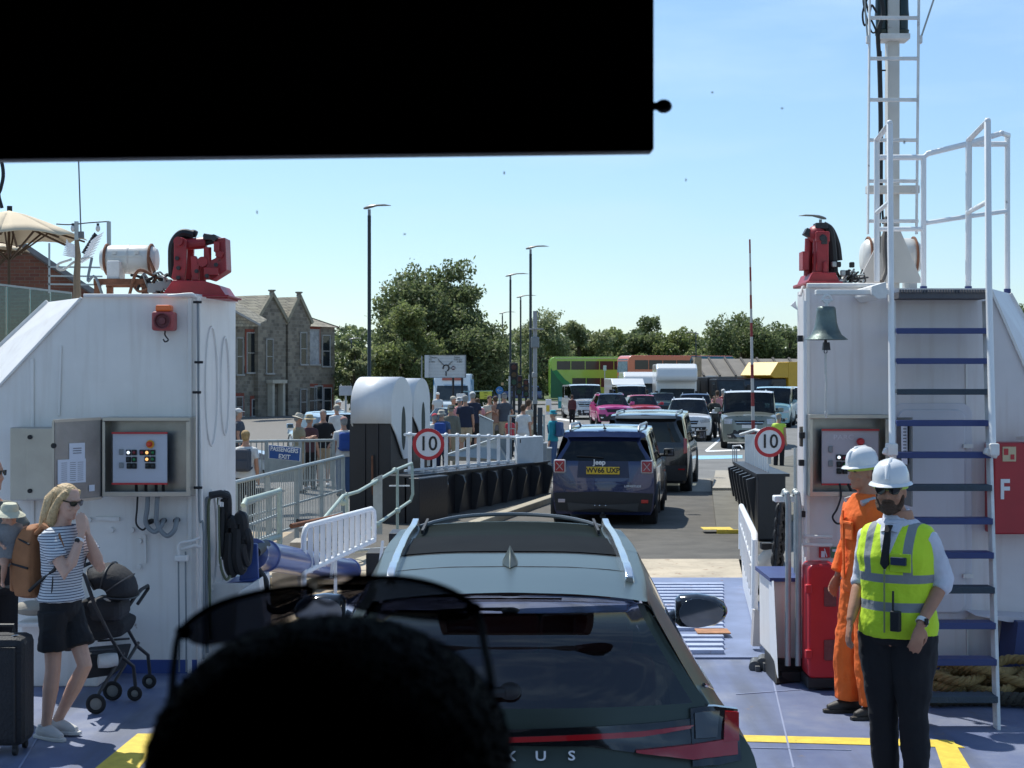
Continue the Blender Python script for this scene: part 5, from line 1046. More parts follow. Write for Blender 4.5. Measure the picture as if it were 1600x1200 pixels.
b=MB();b.tube([cc+Vector((math.cos(a_)*4.6*k,0,math.sin(a_)*4.6*k))for a_ in np.linspace(R(-70),R(200),22)],1.0*k,5)
for(x0_,y0_,x1_,y1_)in((694,571,684.5,561.5),(700,571,707,564.5),(697,580,697,587.5),(701,575,706,575)):b.bar(Vector((*P(x0_,y0_,d).xy,P(x0_,y0_,d).z))-Vector((0,.05,0)),P(x1_,y1_,d)-Vector((0,.05,0)),1.7*k,.02)
b.build('roundabout_symbol',sb,t)
b=MB();b.lathe(P(708.5,575,d)-Vector((0,.06,0)),[(0,.02),(3.1*k,.02),(3.1*k,0),(0,0)],20,(0,1,0));b.build('no_entry_symbol',M('no_entry',(.10,.05,.06),.5),t);b=MB();b.box(P(708.5,575,d)-Vector((0,.07,0)),(4.2*k,.01,1.2*k));b.build('no_entry_bar',whitec,t)
for i,(s_,px,py)in enumerate((('Newport',678,558.5),('Yar',673,562),('A 3054',675,565.5),('Totland',714,558.5),('Freshwater',716,562),('A 3054',718,565.5))):
    text('sign_text',s_,3.6*k,sb,t,P(px,py,d)-Vector((0,.045,0)),ext=.001,sx=.8)
for px in(708,722):
    b=MB();b.cyl(Vector((P(px,0,d).x,d+.05,Z0)),Vector((P(px,0,d).x,d+.05,c.z)),.05);b.build('sign_post',black,t)
b=MB();b.cyl(P(659,600,d),P(659,556,d),.03);b.build('side_post',greyc,t)
# ---- other small signs
def plate(name,label,px,py,w,h,d,mat,cat='sign',ground=True):
    t=thing(name,label,cat,Vector((P(px,0,d).x,d,Z0)));k=d/2400;b=MB();b.box(P(px,py,d),(w*k,.04,h*k));b.build('sign_plate',mat,t,bevel=.01)
    if ground:b=MB();b.cyl(Vector((P(px,0,d).x,d+.05,Z0)),P(px,py,d)+Vector((0,.05,0)),.03);b.build('post',greyp,t)
    return t
t=plate('notice_board','blank pale notice board left of the nearer arched housing',540,610.5,20,15,48,M('board_grey',(.45,.45,.47),.6))
t=plate('warning_sign','small white sign on a post between the crowd and the blue and white van',720,620,14,10,52,whitec)
t=thing('banner','yellow banner tied to the fence left of the round blue arrow sign','banner',P(759,624,72))
d=72;k=d/2400;b=MB();b.box(P(759,617.5,d),(19*k,.02,12*k));b.build('banner_sheet',M('banner_yellow',(.55,.55,.06),.6),t)
for i in range(3):text('banner_text',['CAR BOOT','SALE','SUNDAY'][i]if False else['ııııııı','ıııı','ııııı'][i],3.4*k,sb,t,P(759,613.5+i*4,d)-Vector((0,.02,0)),ext=.001,sx=1.4)
b=MB();b.bar(P(720,612,d+.2),P(770,611,d+.2),.05,.05);b.build('fence_rail',M('rail_blue',(.25,.4,.45),.5),t)
t=thing('arrow_sign','round blue keep left arrow sign beside the yellow banner','road sign',P(780,640,60))
d=60;k=d/2400;b=MB();b.lathe(P(780.5,610,d),[(0,.03),(6*k,.03),(6*k,0),(0,0)],24,(0,1,0));b.build('sign_plate',M('arrow_blue',(.03,.16,.40),.45),t)
b=MB();q0=P(784,610,d)-Vector((0,.02,0));q1=P(777,610,d)-Vector((0,.02,0));b.bar(q0,q1,.05,.01);b.bar(q1,P(780,607.5,d)-Vector((0,.02,0)),.05,.01);b.bar(q1,P(780,612.5,d)-Vector((0,.02,0)),.05,.01);b.build('arrow',whitec,t)
b=MB();b.cyl(Vector((P(780.5,0,d).x,d+.05,Z0)),P(780.5,604,d)+Vector((0,.05,0)),.04);b.build('post',greyp,t);b=MB();b.box(P(785,600,d),(4*k,.05,4.5*k));b.build('small_sign',M('sign_ochre',(.45,.3,.15),.6),t)
def tlight(label,px,ytop,d):
    t=thing('traffic_light',label,'traffic light',Vector((P(px,0,d).x,d,Z0)),group='traffic light posts');x=P(px,0,d).x;zt_=P(0,ytop,d).z
    b=MB();b.cyl((x,d,Z0),(x,d,zt_),.06);b.build('post',black,t,smooth=True);b=MB();b.box((x,d-.12,zt_-.5),(.32,.2,.95));b.build('signal_head',black,t,bevel=.03)
    for i,m_ in enumerate((M('sig_red',(.12,.015,.01),.3),M('sig_amber',(.12,.06,.01),.3),M('sig_green',(.01,.08,.04),.3))):
        b=MB();b.lathe((x,d-.22,zt_-.2-i*.3),[(.1,0),(.1,-.12),(.09,-.12),(.09,-.01),(0,-.01)],14,(0,1,0));b.build('signal_lens',m_,t)
tlight('traffic light seen at the dark tree right of the arrow sign',803,566,62);tlight('traffic light behind the third lamp post',811,586,74);tlight('rear traffic light on a thin pole left of the jointed service pole',822,592,82)
b=MB();p=P(796,588,58);b.cyl(Vector((p.x,58,Z0)),p,.035);o=b.build('marker_post',greyp);tag(o,'thin grey metal post between the arrow sign and the traffic light','post')
t=plate('tall_sign','narrow white sign on a post behind the jointed pole',827.5,592,3,13,78,whitec)
t=plate('bus_stop_sign','small pale bus stop flag in front of the green bus',945,575,5,8,120,M('flag_pale',(.45,.6,.5),.5),ground=True)
t=thing('bollard','square white bollard with a yellow face near the left end of the green bus','bollard',P(857,652,70));d=80;k=d/2400
b=MB();b.box(P(857,636,d),(9*k,.3,24*k));b.build('bollard_body',whitec,t,bevel=.02);b=MB();b.box(P(856,638,d)-Vector((0,.16,0)),(5*k,.02,10*k));b.build('yellow_face',yel,t)
t=thing('pavement_sign','teal and white A-board standing on the kerb before the green bus','A-board',P(877,640,96));d=96;k=d/2400
b=MB();b.prism([P(872,638,d),P(882,638,d),P(882,620,d+.2),P(872,620,d+.2)],(0,.05,0));b.build('board',M('teal_board',(.03,.28,.28),.5),t);b=MB();b.prism([P(873,627,d+.1),P(881,627,d+.1),P(881,621,d+.15),P(873,621,d+.15)],(0,-.04,0));b.build('board_panel',M('pale_teal',(.4,.6,.6),.5),t)
b=MB();b.prism([P(873,638,d+.6),P(881,638,d+.6),P(881,620,d+.25),P(873,620,d+.25)],(0,.04,0));b.build('back_board',MATS['teal_board'],t)
t=thing('litter_bin','grey steel litter bin with sloping top in the crowd left of the child in red','litter bin',P(757,690,48));d=44;k=d/2400
b=MB();b.prism([P(749,690,d),P(770,690,d),P(770,658,d),P(749,648,d)],(0,.5,0));b.build('bin_body',M('bin_grey',(.36,.40,.41),.45,metal=.3),t,bevel=.02);b=MB();b.prism([P(748,647.5,d),P(771,658,d),P(771,660,d),P(748,650,d)],(0,.52,0));b.build('bin_lid',galv,t)
t=thing('metal_screen','long grey sheet metal side screen rising behind the white railing','screen',P(750,715,30));
b=MB();b.prism([P(690,720,32),P(800,720,36),P(800,684,36),P(775,686,36),P(700,712,32)],(0,.05,0));b.build('panel_sheet',M('sheet_grey',(.26,.29,.29),.5),t);b=MB();b.bar(P(695,712,31.9),P(778,684,35.9),.05,.04);b.build('panel_rail',galv,t)
for i,(px,y0_)in enumerate(((851,692),(858,700),(846,688))):
    t=thing('gate_post',['grey post at the far end of the white railing','low grey post nearest the blue car mirror','pale post behind the meter cabinet'][i],'post',P(px,740,34));b=MB();b.box(P(px,(y0_+735)/2,34+i*.4),(.10,.10,(735-y0_)*34/2400));b.build('post_shaft',M('post_grey',(.30,.33,.34),.5),t,bevel=.01);b=MB();b.box(P(px,y0_,34+i*.4),(.13,.13,.03));b.build('post_cap',whitec,t)
t,L0=panel('barred_fence','dark thin rail fence behind the child in red',P(795,0,46),P(850,0,48),zz(690,46),zz(650,46),zz(688,48),zz(649,48),8,.02,3,.5)
# ---- low shed on the right
t=thing('shed','low ochre shed with grey roof and light blue door, left of the yellow lorry','building',P(1130,640,120));d=118
b=MB();b.prism([P(1080,640,d),P(1262,640,d),P(1262,590,d),P(1080,590,d)],(0,6,0));b.build('wall',M('shed_ochre',(.36,.24,.09),.9,var=.15,vs=1),t)
b=MB();b.prism([P(1075,592,d-.5),P(1262,588,d-.5),P(1262,563,d+3),P(1085,563,d+3)],(0,0,.12));b.build('roof',M('roof_fibre',(.20,.18,.155),.9,var=.2,vs=.8),t)
b=MB()
for i in range(7):x_=1090+i*25;b.bar(P(x_+10,589,d-.55)+Vector((0,0,.1)),P(x_-8,563,d+2.9)+Vector((0,0,.2)),.15,.12)
b.build('roof_seam',M('seam_dark',(.10,.09,.08),.9),t)
b=MB();b.box(P(1168,590,d-.3),(9.3,.1,.25));b.build('fascia',M('fascia_dark',(.14,.07,.05),.8),t);b=MB();b.box(P(1103,612,d-.06),(.9,.06,2.2));b.build('door',M('door_sky',(.14,.34,.50),.6),t)
b=MB();b.box(P(1125,610,d-.05),(1.0,.05,1.3));b.build('panel',M('shed_mustard',(.45,.30,.06),.8),t)
b=MB();b.box(P(1112,589,d-.4),(.95,.06,.2));b.build('name_board',whitec,t)
# ================================================================ PEOPLE
skin=M('skin',(.50,.27,.18),.55,var=.08,vs=18,spec=.35);skin2=M('skin_tanned',(.42,.21,.13),.55,var=.1,vs=18,spec=.35)
def cloth(name,col,rough=.9,var=.10,bump=.5):return M('cloth_'+name,col,rough,var=var,vs=7,bump=bump,bs=16)
def ell3(c,rx,ry,rz):return(c,rx,ry,rz)
def bodypart_torso(b,prof,g=0.0,lean=0.0):
    rings=[]
    for(z,cy,rx,ry)in prof:
        rings.append([Vector((math.cos(a_)*(rx+g)*(1 if abs(math.cos(a_))>.2 else 1),cy+lean*(z-.95)+math.sin(a_)*(ry+g),z))for a_ in np.linspace(0,2*math.pi,20,endpoint=False)])
    b.loft(rings)
TORSO=[(.84,.0,.12,.09),(.88,0,.160,.112),(.96,.0,.168,.118),(1.05,0,.150,.105),(1.14,-.004,.142,.098),(1.24,-.008,.155,.108),(1.33,-.008,.168,.115),(1.40,0,.172,.108),(1.45,.005,.155,.092),(1.49,.010,.105,.075),(1.525,.012,.066,.062),(1.58,.008,.054,.056)]
def headmesh(b,c,k=1.0,nose=True):
    "head centred at c, face toward -Y"
    sl=[(-.120,-.030,.020,.022),(-.112,-.032,.034,.040),(-.095,-.020,.050,.062),(-.065,-.008,.061,.080),(-.03,0,.068,.089),(.005,.004,.0735,.093),(.04,.008,.076,.096),(.075,.010,.070,.090),(.10,.010,.052,.070),(.116,.010,.026,.038),(.121,.010,.008,.01)]
    rings=[]
    for(z,cy,rx,ry)in sl:rings.append([c+Vector((math.cos(a_)*rx*k,(cy+math.sin(a_)*ry)*k,z*k))for a_ in np.linspace(0,2*math.pi,20,endpoint=False)])
    b.loft(rings)
    if nose:
        b.loft([[c+Vector((x,y,z))*k for x,y,z in r_]for r_ in([(-.008,-.086,.015),(.008,-.086,.015),(.004,-.092,.015),(-.004,-.092,.015)],[(-.013,-.082,-.015),(.013,-.082,-.015),(.007,-.106,-.015),(-.007,-.106,-.015)],[(-.017,-.080,-.032),(.017,-.080,-.032),(.009,-.112,-.030),(-.009,-.112,-.030)],[(-.012,-.078,-.040),(.012,-.078,-.040),(.006,-.098,-.040),(-.006,-.098,-.040)])])
        b.ell(c+Vector((0,-.083,-.060))*k,(.024*k,.012*k,.0065*k));b.ell(c+Vector((0,-.081,-.072))*k,(.020*k,.012*k,.007*k));b.ell(c+Vector((0,-.078,-.098))*k,(.022*k,.016*k,.016*k))
        b.ell(c+Vector((0,-.082,.032))*k,(.052*k,.014*k,.009*k))
        for s_ in(-1,1):b.ell(c+Vector((s_*.076,.008,-.012))*k,(.010*k,.020*k,.032*k));b.ell(c+Vector((s_*.040,-.064,-.03))*k,(.024*k,.018*k,.02*k))
def hand(b,wrist,fore,k=1.0,curl=.5,side=1,palm_n=None):
    "palm plus five bent fingers; fore = direction of the forearm"
    f=Vector(fore).normalized();n=Vector(palm_n or(side*-1,0,0));n=(n-f*n.dot(f)).normalized();w=f.cross(n)*side
    w=-w if False else w
    rings=[]
    for t_,hw,ht in((0,.024,.018),(.03,.034,.015),(.06,.041,.014),(.085,.041,.012),(.095,.034,.010)):
        c=wrist+f*t_*k;rings.append([c+(w*math.cos(a_)*hw+n*math.sin(a_)*ht)*k for a_ in np.linspace(0,2*math.pi,12,endpoint=False)])
    b.loft(rings)
    for i,(off,L_)in enumerate(((.032,.068),(.011,.078),(-.011,.072),(-.031,.058))):
        p=wrist+(f*.088+w*off)*k;a_=curl*(.6+.12*i);pts=[p];d_=f.copy()
        for s_,fr in enumerate((.45,.30,.25)):
            d_=(d_*math.cos(a_*.8)+n*math.sin(a_*.8)).normalized()if s_ else(f*math.cos(a_*.4)+n*math.sin(a_*.4)+w*off*.9).normalized()
            pts.append(pts[-1]+d_*L_*fr*k)
        b.tube(pts,[.0095*k,.0088*k,.008*k,.0062*k],8)
    p=wrist+(f*.025+w*.030)*k
    b.tube([p,p+(f*.028+w*.026+n*.012)*k,p+(f*.055+w*.030+n*.026)*k,p+(f*.078+w*.024+n*.034)*k],[.014*k,.012*k,.0098*k,.0075*k],8)
def make_body(t,pose,skinm,vox,det=True,name='body',headk=1.0,girth=0.0):
    b=MB();bodypart_torso(b,TORSO,girth,pose.get('lean',0))
    hc=Vector(pose['head']);nk=Vector((0,.012+pose.get('lean',0)*.57,1.50))
    b.tube([nk,nk.lerp(hc,.45),hc+Vector((0,.012,-.06))],[.062,.055,.056],14);
    hb=MB();headmesh(hb,Vector((0,0,0)),headk,det)
    Mh=Matrix.Rotation(pose.get('yaw',0),3,'Z')@Matrix.Rotation(pose.get('roll',0),3,'Y')@Matrix.Rotation(pose.get('pitch',0),3,'X')
    b._a([hc+Mh@Vector(v)for v in hb.v],hb.f)
    t['_hm']=0;t_heads[t.name]=(hc,Mh)
    for s_,key in((1,'L'),(-1,'R')):
        e,w_=[Vector(v)for v in pose['arm'+key]];sh=Vector(pose.get('sh'+key,(s_*.170,pose.get('lean',0)*.48,1.425)))
        b.tube([sh+Vector((-s_*.03,0,.0)),sh,sh.lerp(e,.5),e,e.lerp(w_,.3),e.lerp(w_,.75),w_],[.05,.052,.047,.038,.041,.032,.025],12)
        hd=(w_-e).normalized()
        if 'hd'+key in pose:hd=Vector(pose['hd'+key]).normalized()
        if det:hand(b,w_,hd,1.0,pose.get('curl',.5),s_,pose.get('pn'+key))
        else:b.tube([w_,w_+hd*.06,w_+hd*.15],[.027,.036,.018],8)
        kn,an=[Vector(v)for v in pose['leg'+key]];hp=Vector((s_*.085,0,.90))
        b.tube([hp,hp.lerp(kn,.5),kn,kn.lerp(an,.35),kn.lerp(an,.8),an],[.092+girth,.076+girth*.6,.054,.056,.038,.036],12)
        fd_=Vector(pose.get('foot'+key,(s_*.12,-1,0))).normalized();b.tube([an-fd_*.04+Vector((0,0,-.035)),an+fd_*.07+Vector((0,0,-.04)),an+fd_*.15+Vector((0,0,-.055))],[.036,.036,.024],8)
    return b.build(name,skinm,t,local=True,remesh=vox)
t_heads={}
def garment_top(t,pose,mat,vox,name='shirt',g=.016,sleeve=1.0,z0=.90,z1=1.50,bulge=0.0,sg=.014,girth=0.0):
    b=MB();prof=[p for p in TORSO if z0-.02<=p[0]<=z1];prof=[(p[0],p[1],p[2]+bulge*(1.25-abs(p[0]-1.1))if p[0]<1.3 else p[2],p[3]+bulge*(1.2-abs(p[0]-1.08))if p[0]<1.3 else p[3])for p in prof];prof=[(z0,0,prof[0][2]+.008,prof[0][3]+.008)]+[p for p in prof if p[0]>z0+.02]
    bodypart_torso(b,prof,g+girth,pose.get('lean',0))
    if sleeve>0:
        for s_,key in((1,'L'),(-1,'R')):
            e,w_=[Vector(v)for v in pose['arm'+key]];sh=Vector(pose.get('sh'+key,(s_*.170,pose.get('lean',0)*.48,1.425)))
            pts=[sh+Vector((-s_*.05,0,.005)),sh,sh.lerp(e,.5),e];rr_=[.05+sg,.054+sg,.050+sg*1.2,.043+sg*1.2]
            if sleeve<=1:pts=pts[:2]+[sh.lerp(e,.35*min(1,sleeve*1.4)),sh.lerp(e,.75*sleeve)];rr_=[.05+sg,.054+sg,.053+sg,.050+sg*1.5]
            else:f=sleeve-1;pts+=[e.lerp(w_,.45*f),e.lerp(w_,.97*f)];rr_+=[.046+sg,.033+sg*1.1]
            b.tube(pts,rr_,12)
    return b.build(name,mat,t,local=True,remesh=vox,fold=.022 if vox<.009 else 0)
def garment_legs(t,pose,mat,vox,name='trousers',g=.014,length=1.0,flare=0.0,girth=0.0):
    b=MB();bodypart_torso(b,[(.86,0,.13,.10)]+[p for p in TORSO if .87<=p[0]<=1.06],g+girth,pose.get('lean',0));b.tube([(0,0,.92),(0,0,.82)],[.12,.09],12)
    for s_,key in((1,'L'),(-1,'R')):
        kn,an=[Vector(v)for v in pose['leg'+key]];hp=Vector((s_*.085,0,.90));
        if length<.5:pts=[hp,hp.lerp(kn,length),hp.lerp(kn,length*2)];rr_=[.098+g+girth,.088+g+girth*.6,.078+g+flare]
        else:
            f=(length-.5)*2;pts=[hp,hp.lerp(kn,.5),kn]+([kn.lerp(an,.4*f),kn.lerp(an,.98*f)]if f>.05 else[]);rr_=[.096+g+girth,.082+g+girth*.5,.062+g+flare*.5]+([.058+g+flare,.050+g+flare]if f>.05 else[])
        b.tube(pts,rr_,14)
    return b.build(name,mat,t,local=True,remesh=vox,fold=.026 if vox<.009 else 0)
def shoes(t,pose,mat,sole=None,vox=.008,k=1.0):
    for s_,key in((1,'L'),(-1,'R')):
        an=Vector(pose['leg'+key][1]);fd_=Vector(pose.get('foot'+key,(s_*.12,-1,0))).normalized();b=MB();z0=an.z-.08
        def q_(f,z):v=an+fd_*f;v.z=z0+z;return v
        b.tube([q_(-.075*k,.045),q_(-.03,.055),q_(.04,.055),q_(.10,.040),q_(.165*k,.030)],[.034,.048,.048,.042,.026],12);b.tube([q_(-.02,.05),q_(-.02,.10)],[.045,.044],12)
        o=b.build('shoe',mat,t,local=True,remesh=vox)
        b=MB();w=Vector((-fd_.y,fd_.x,0));b.prism([q_(-.115*k,.0),q_(-.09,0)+w*.038,q_(.05,0)+w*.046,q_(.13,0)+w*.045,q_(.195*k,0)+w*.018,q_(.195*k,0)-w*.018,q_(.13,0)-w*.045,q_(.05,0)-w*.046,q_(-.09,0)-w*.038],(0,0,.026))
        b.build('shoe_sole',sole or mat,t,local=True,bevel=.006)
def onhead(t,pts):hc,Mh=t_heads[t.name];return[hc+Mh@Vector(p)for p in pts]
def hmesh(t,b,name,mat,**kw):
    hc,Mh=t_heads[t.name];b.v=[tuple(hc+Mh@Vector(v))for v in b.v];return b.build(name,mat,t,local=True,**kw)
def hair_cap(t,mat,vox,long=False,g=.012):
    b=MB();b.ell((0,.018,.045),(.080+g*.5,.095+g*.5,.085),16,10);b.ell((0,.045,-.01),(.074,.068,.075),14,8)
    return hmesh(t,b,'hair',mat,remesh=vox)
def hat(t,kind,mat,band=None):
    b=MB()
    if kind=='sun':b.lathe((0,.01,.045),[(.165,-.025),(.15,-.015),(.095,.0),(.092,.05),(.075,.085),(.0,.095)],20)
    elif kind=='cap':b.ell((0,.012,.055),(.086,.102,.078),16,9);b.prism([(-.06,-.07,.05),(-.045,-.15,.035),(.045,-.15,.035),(.06,-.07,.05)],(0,0,.012))
    elif kind=='bucket':b.lathe((0,.01,.04),[(.13,-.04),(.098,.0),(.088,.06),(.06,.08),(0,.082)],18)
    return hmesh(t,b,'hat',mat,smooth=True)
HANG=dict(head=(0,.0,1.675),armL=((.215,.02,1.15),(.225,-.03,.90)),armR=((-.215,.02,1.15),(-.225,-.03,.90)),legL=((.10,-.01,.49),(.105,.02,.08)),legR=((-.10,-.01,.49),(-.105,.02,.08)))
def pose(**k):p=dict(HANG);p.update(k);return p
hips=pose(armL=((.27,.05,1.17),(.17,-.08,1.0)),armR=((-.27,.05,1.17),(-.17,-.08,1.0)))
phone=pose(armL=((.2,-.05,1.17),(.08,-.28,1.25)),armR=((-.2,-.05,1.17),(-.08,-.28,1.25)),pitch=.3)
back=pose(armL=((.22,.08,1.17),(.05,.17,.98)),armR=((-.22,.08,1.17),(-.05,.17,.98)))
walk=pose(legL=((.10,-.16,.50),(.11,-.20,.09)),legR=((-.10,.04,.47),(-.10,.28,.12)),armL=((.22,.12,1.17),(.22,.08,.93)),armR=((-.22,-.08,1.17),(-.21,-.25,.98)))
def ped(label,px,ytop,s,heading,top,legs,ps=None,hatk=None,hatm=None,hairm=None,long=1.0,sleeve=.8,bag=None,scale=None,sk=None,group='people on the quay'):
    "background pedestrian: head top at photo row ytop, s pixels per metre there"
    d=2400/s;hgt=(H-(ytop-585)/s)-Z0;k=scale or hgt/1.80
    t=thing('person',label,'person',Vector(((px-800)/s,d,Z0)),R(heading),group);t.scale=(k,)*3
    ps=ps or HANG;vx=.017
    make_body(t,ps,sk or skin,vx,det=False);garment_top(t,ps,top,vx,sleeve=sleeve,girth=.01,g=.02);garment_legs(t,ps,legs,vx,name='shorts' if long<.95 else 'trousers',length=long,g=.018)
    b=MB()
    for key in 'LR':an=Vector(ps['leg'+key][1]);b=MB();b.ell((an.x,an.y-.06,an.z-.04),(.05,.13,.045));b.build('shoe',black if rnd.random()<.5 else whitec,t,local=True,smooth=True)
    hair_cap(t,hairm or M('hair_grey',(.30,.29,.27),.9),.015)
    if hatk:hat(t,hatk,hatm)
    if bag:
        g_=thing('backpack',bag[0],'backpack',t.location,R(heading));g_.scale=(k,)*3;b=MB();b.box((0,.20,1.24),(.30,.17,.42));b.build('bag_body',bag[1],g_,local=True,bevel=.05)
        for s_ in(-1,1):b=MB();b.tube([(s_*.10,.14,1.42),(s_*.11,.02,1.475),(s_*.12,-.125,1.36),(s_*.14,-.10,1.15),(s_*.14,.12,1.08)],.016,6);b.build('strap',bag[1],g_,local=True)
        b=MB();b.box((0,.29,1.16),(.22,.05,.18));b.build('pocket',bag[1],g_,local=True,bevel=.02)
    return t
kh=cloth('khaki',(.33,.28,.18));nv=cloth('navy',(.018,.024,.05));bl=cloth('black',(.012,.012,.014));bg_=cloth('beige',(.42,.33,.22));wh=cloth('white',(.65,.65,.63));gy=cloth('slate',(.07,.08,.10));olv=cloth('olive',(.10,.10,.065));pk=cloth('pink',(.60,.26,.26));rd=cloth('red',(.50,.05,.07));tl=cloth('teal',(.02,.26,.32));lb=cloth('denim',(.06,.11,.22));cr_=cloth('cream',(.55,.50,.40));ylw=cloth('lemon',(.55,.55,.25));blu=cloth('royal',(.03,.08,.30))
hblond=M('hair_blond',(.40,.27,.12),.8,var=.3,vs=30,bump=.6,bs=60);hbrown=M('hair_brown',(.08,.045,.025),.8,var=.3,vs=30);hgrey=M('hair_grey',(.30,.29,.27),.9);hblack=M('hair_black',(.012,.011,.012),.8)
B0=180
ped('man in a khaki shirt and wide sun hat, left of the black T-shirt',467,646,72,110,kh,bg_,phone,'sun',cr_)
ped('person in a pale wide hat and patterned dark top, right of the sun hat man',484,648,70,150,cloth('plum',(.10,.045,.05)),bl,HANG,'sun',M('straw',(.45,.36,.2),.9))
ped('man with grey hair, sunglasses and a black T-shirt facing the ship behind the fence',505,640,68,5,bl,bg_,hips,None,None,hgrey,long=.6)
ped('man in a dusty pink cap and white shirt beside the near black tower',537,651,74,200,wh,lb,HANG,'cap',cloth('dusty',(.35,.2,.18)),bag=('blue bag on the man in the dusty pink cap',blu))
ped('distant man in a white cap and white shirt above the others, left of the housings',529,624,50,40,wh,kh,HANG,'cap',wh)
ped('second distant man in white with a dark bag behind the pink capped man',526,632,56,210,wh,bl,HANG,'cap',cr_)
ped('woman with curly blond hair and white T-shirt seen from behind at the casing edge',384,672,92,175,wh,bl,HANG,None,None,hblond,bag=('small grey rucksack on the curly haired woman',gy))
ped('person in a pale cap and dark top at the corner of the left casing',373,638,66,100,gy,bl,HANG,'cap',wh)
ped('person in a white hat carrying a blue rucksack, nearest the white railing',690,640,62,170,lb,nv,HANG,'bucket',cr_,bag=('bright blue rucksack on the white hatted person',blu))
ped('person in a red cap and white top half hidden by the farther housing',679,646,62,200,wh,bl,HANG,'cap',rd)
ped('person in a dark green hat and grey olive jacket behind the blue rucksack',705,632,58,170,cloth('olgrey',(.16,.16,.13)),kh,HANG,'bucket',olv,sleeve=1.9)
ped('broad grey haired man in a navy polo and beige shorts with his back turned',727,617,52,178,nv,bg_,HANG,None,None,hgrey,long=.5)
ped('man in a white cap and navy shirt right of the broad grey haired man',738.5,612,49,185,nv,bl,HANG,'cap',wh,long=.5)
ped('man in a pale cap and lemon shirt facing left in the crowd',708.5,619,47,60,ylw,bg_,HANG,'cap',cr_)
ped('person in a pink top and white hat between lemon shirt and navy polo',718.5,620,48,150,pk,wh,HANG,'bucket',wh)
ped('person in a dusty pink shirt right of the white capped man',746,622,48,190,pk,bl,HANG,None,None,hbrown)
ped('dark haired person at the back of the crowd under the sign post',716,616,42,180,bl,bl,HANG,None,None,hbrown)
ped('distant person in white cycling clothes left of the crowd',684,613,36,20,wh,lb,HANG,'cap',wh)
ped('woman in a cream top holding up a phone by the litter bin',765,618,46,15,cr_,kh,phone,None,None,hbrown)
ped('man with brown hair and bare arms between cream top and slate shirt',774,619,46,200,cloth('tan',(.35,.2,.14)),bg_,phone,None,None,hbrown)
ped('man in a slate blue shirt and beige shorts turned away, right of the phone holders',788,614,46,200,gy,bg_,hips,'cap',gy,long=.5)
ped('child in grey with a white face mask shape near the litter bin',775,642,46,0,cloth('greyt',(.2,.18,.17)),olv,HANG,None,None,hbrown,long=.55)
ped('small child in a red top standing by the dark rail',797,650,50,30,rd,bl,HANG,None,None,hbrown)
ped('man in a cream shirt and khaki shorts with hands clasped behind his back',826.5,624,52,150,cr_,kh,back,None,None,hbrown,long=.55)
ped('person in pale clothes just behind the cream shirted man',818,632,54,160,wh,wh,HANG,None,None,hbrown)
ped('person in a teal hooded rain jacket with a blue rucksack beside the blue car',864,640,60,250,tl,lb,HANG,'bucket',tl,sleeve=1.9,bag=('turquoise and navy rucksack on the teal hooded person',lb))
ped('dark dressed person standing left of the grey van',894,617,30,180,cloth('maroon',(.10,.04,.04)),bl,HANG,None,None,hbrown,sleeve=1.9)
ped('person in a pink top waiting beside the motorcycle, between the cars',1121,610,38,180,pk,bl,HANG,None,None,hbrown)
ped('person in a maroon top beyond the motorcycle',1130,608,36,180,cloth('wine',(.22,.03,.04)),bl,HANG,'cap',wh)
ped('worker in a yellow high visibility vest and black sleeves beside the right 10 sign',1217,646,58,150,M('hivis_far',(.55,.75,.08),.7),bl,HANG,'cap',kh,sleeve=.3)
# ================================================================ VEHICLES
def paint(name,col,rough=.28,metal=0.0,coat=.8):return M('paint_'+name,col,rough,metal=metal,var=.04,vs=3,coat=coat)
tyre=M('tyre',(.018,.018,.019),.85,var=.2,bump=.4);rimm=M('alloy_rim',(.32,.33,.34),.35,metal=.7);plastic=M('black_trim',(.016,.016,.018),.55);carglass=glassmat('tinted_glass',(.10,.12,.12),.02,1.5,1.0);dark_in=M('car_interior',(.03,.03,.032),.8);wscreen=glassmat('windscreen_glass',(.38,.44,.44),.02,1.5,1.1)
chrome=M('chrome',(.6,.6,.6),.15,metal=1.0,var=.02);redlens=M('tail_red',(.35,.008,.012),.12,coat=.8);clearlens=M('head_lens',(.45,.47,.50),.1,coat=1.0,var=.3,vs=20);platey=M('plate_yellow',(.70,.46,.03),.5,var=.02);platew=M('plate_white',(.65,.65,.65),.5,var=.02);mirrorg=M('mirror_glass',(.24,.235,.22),.03,metal=1.0,var=0)
orange_l=M('indicator',(.6,.2,.03),.3)
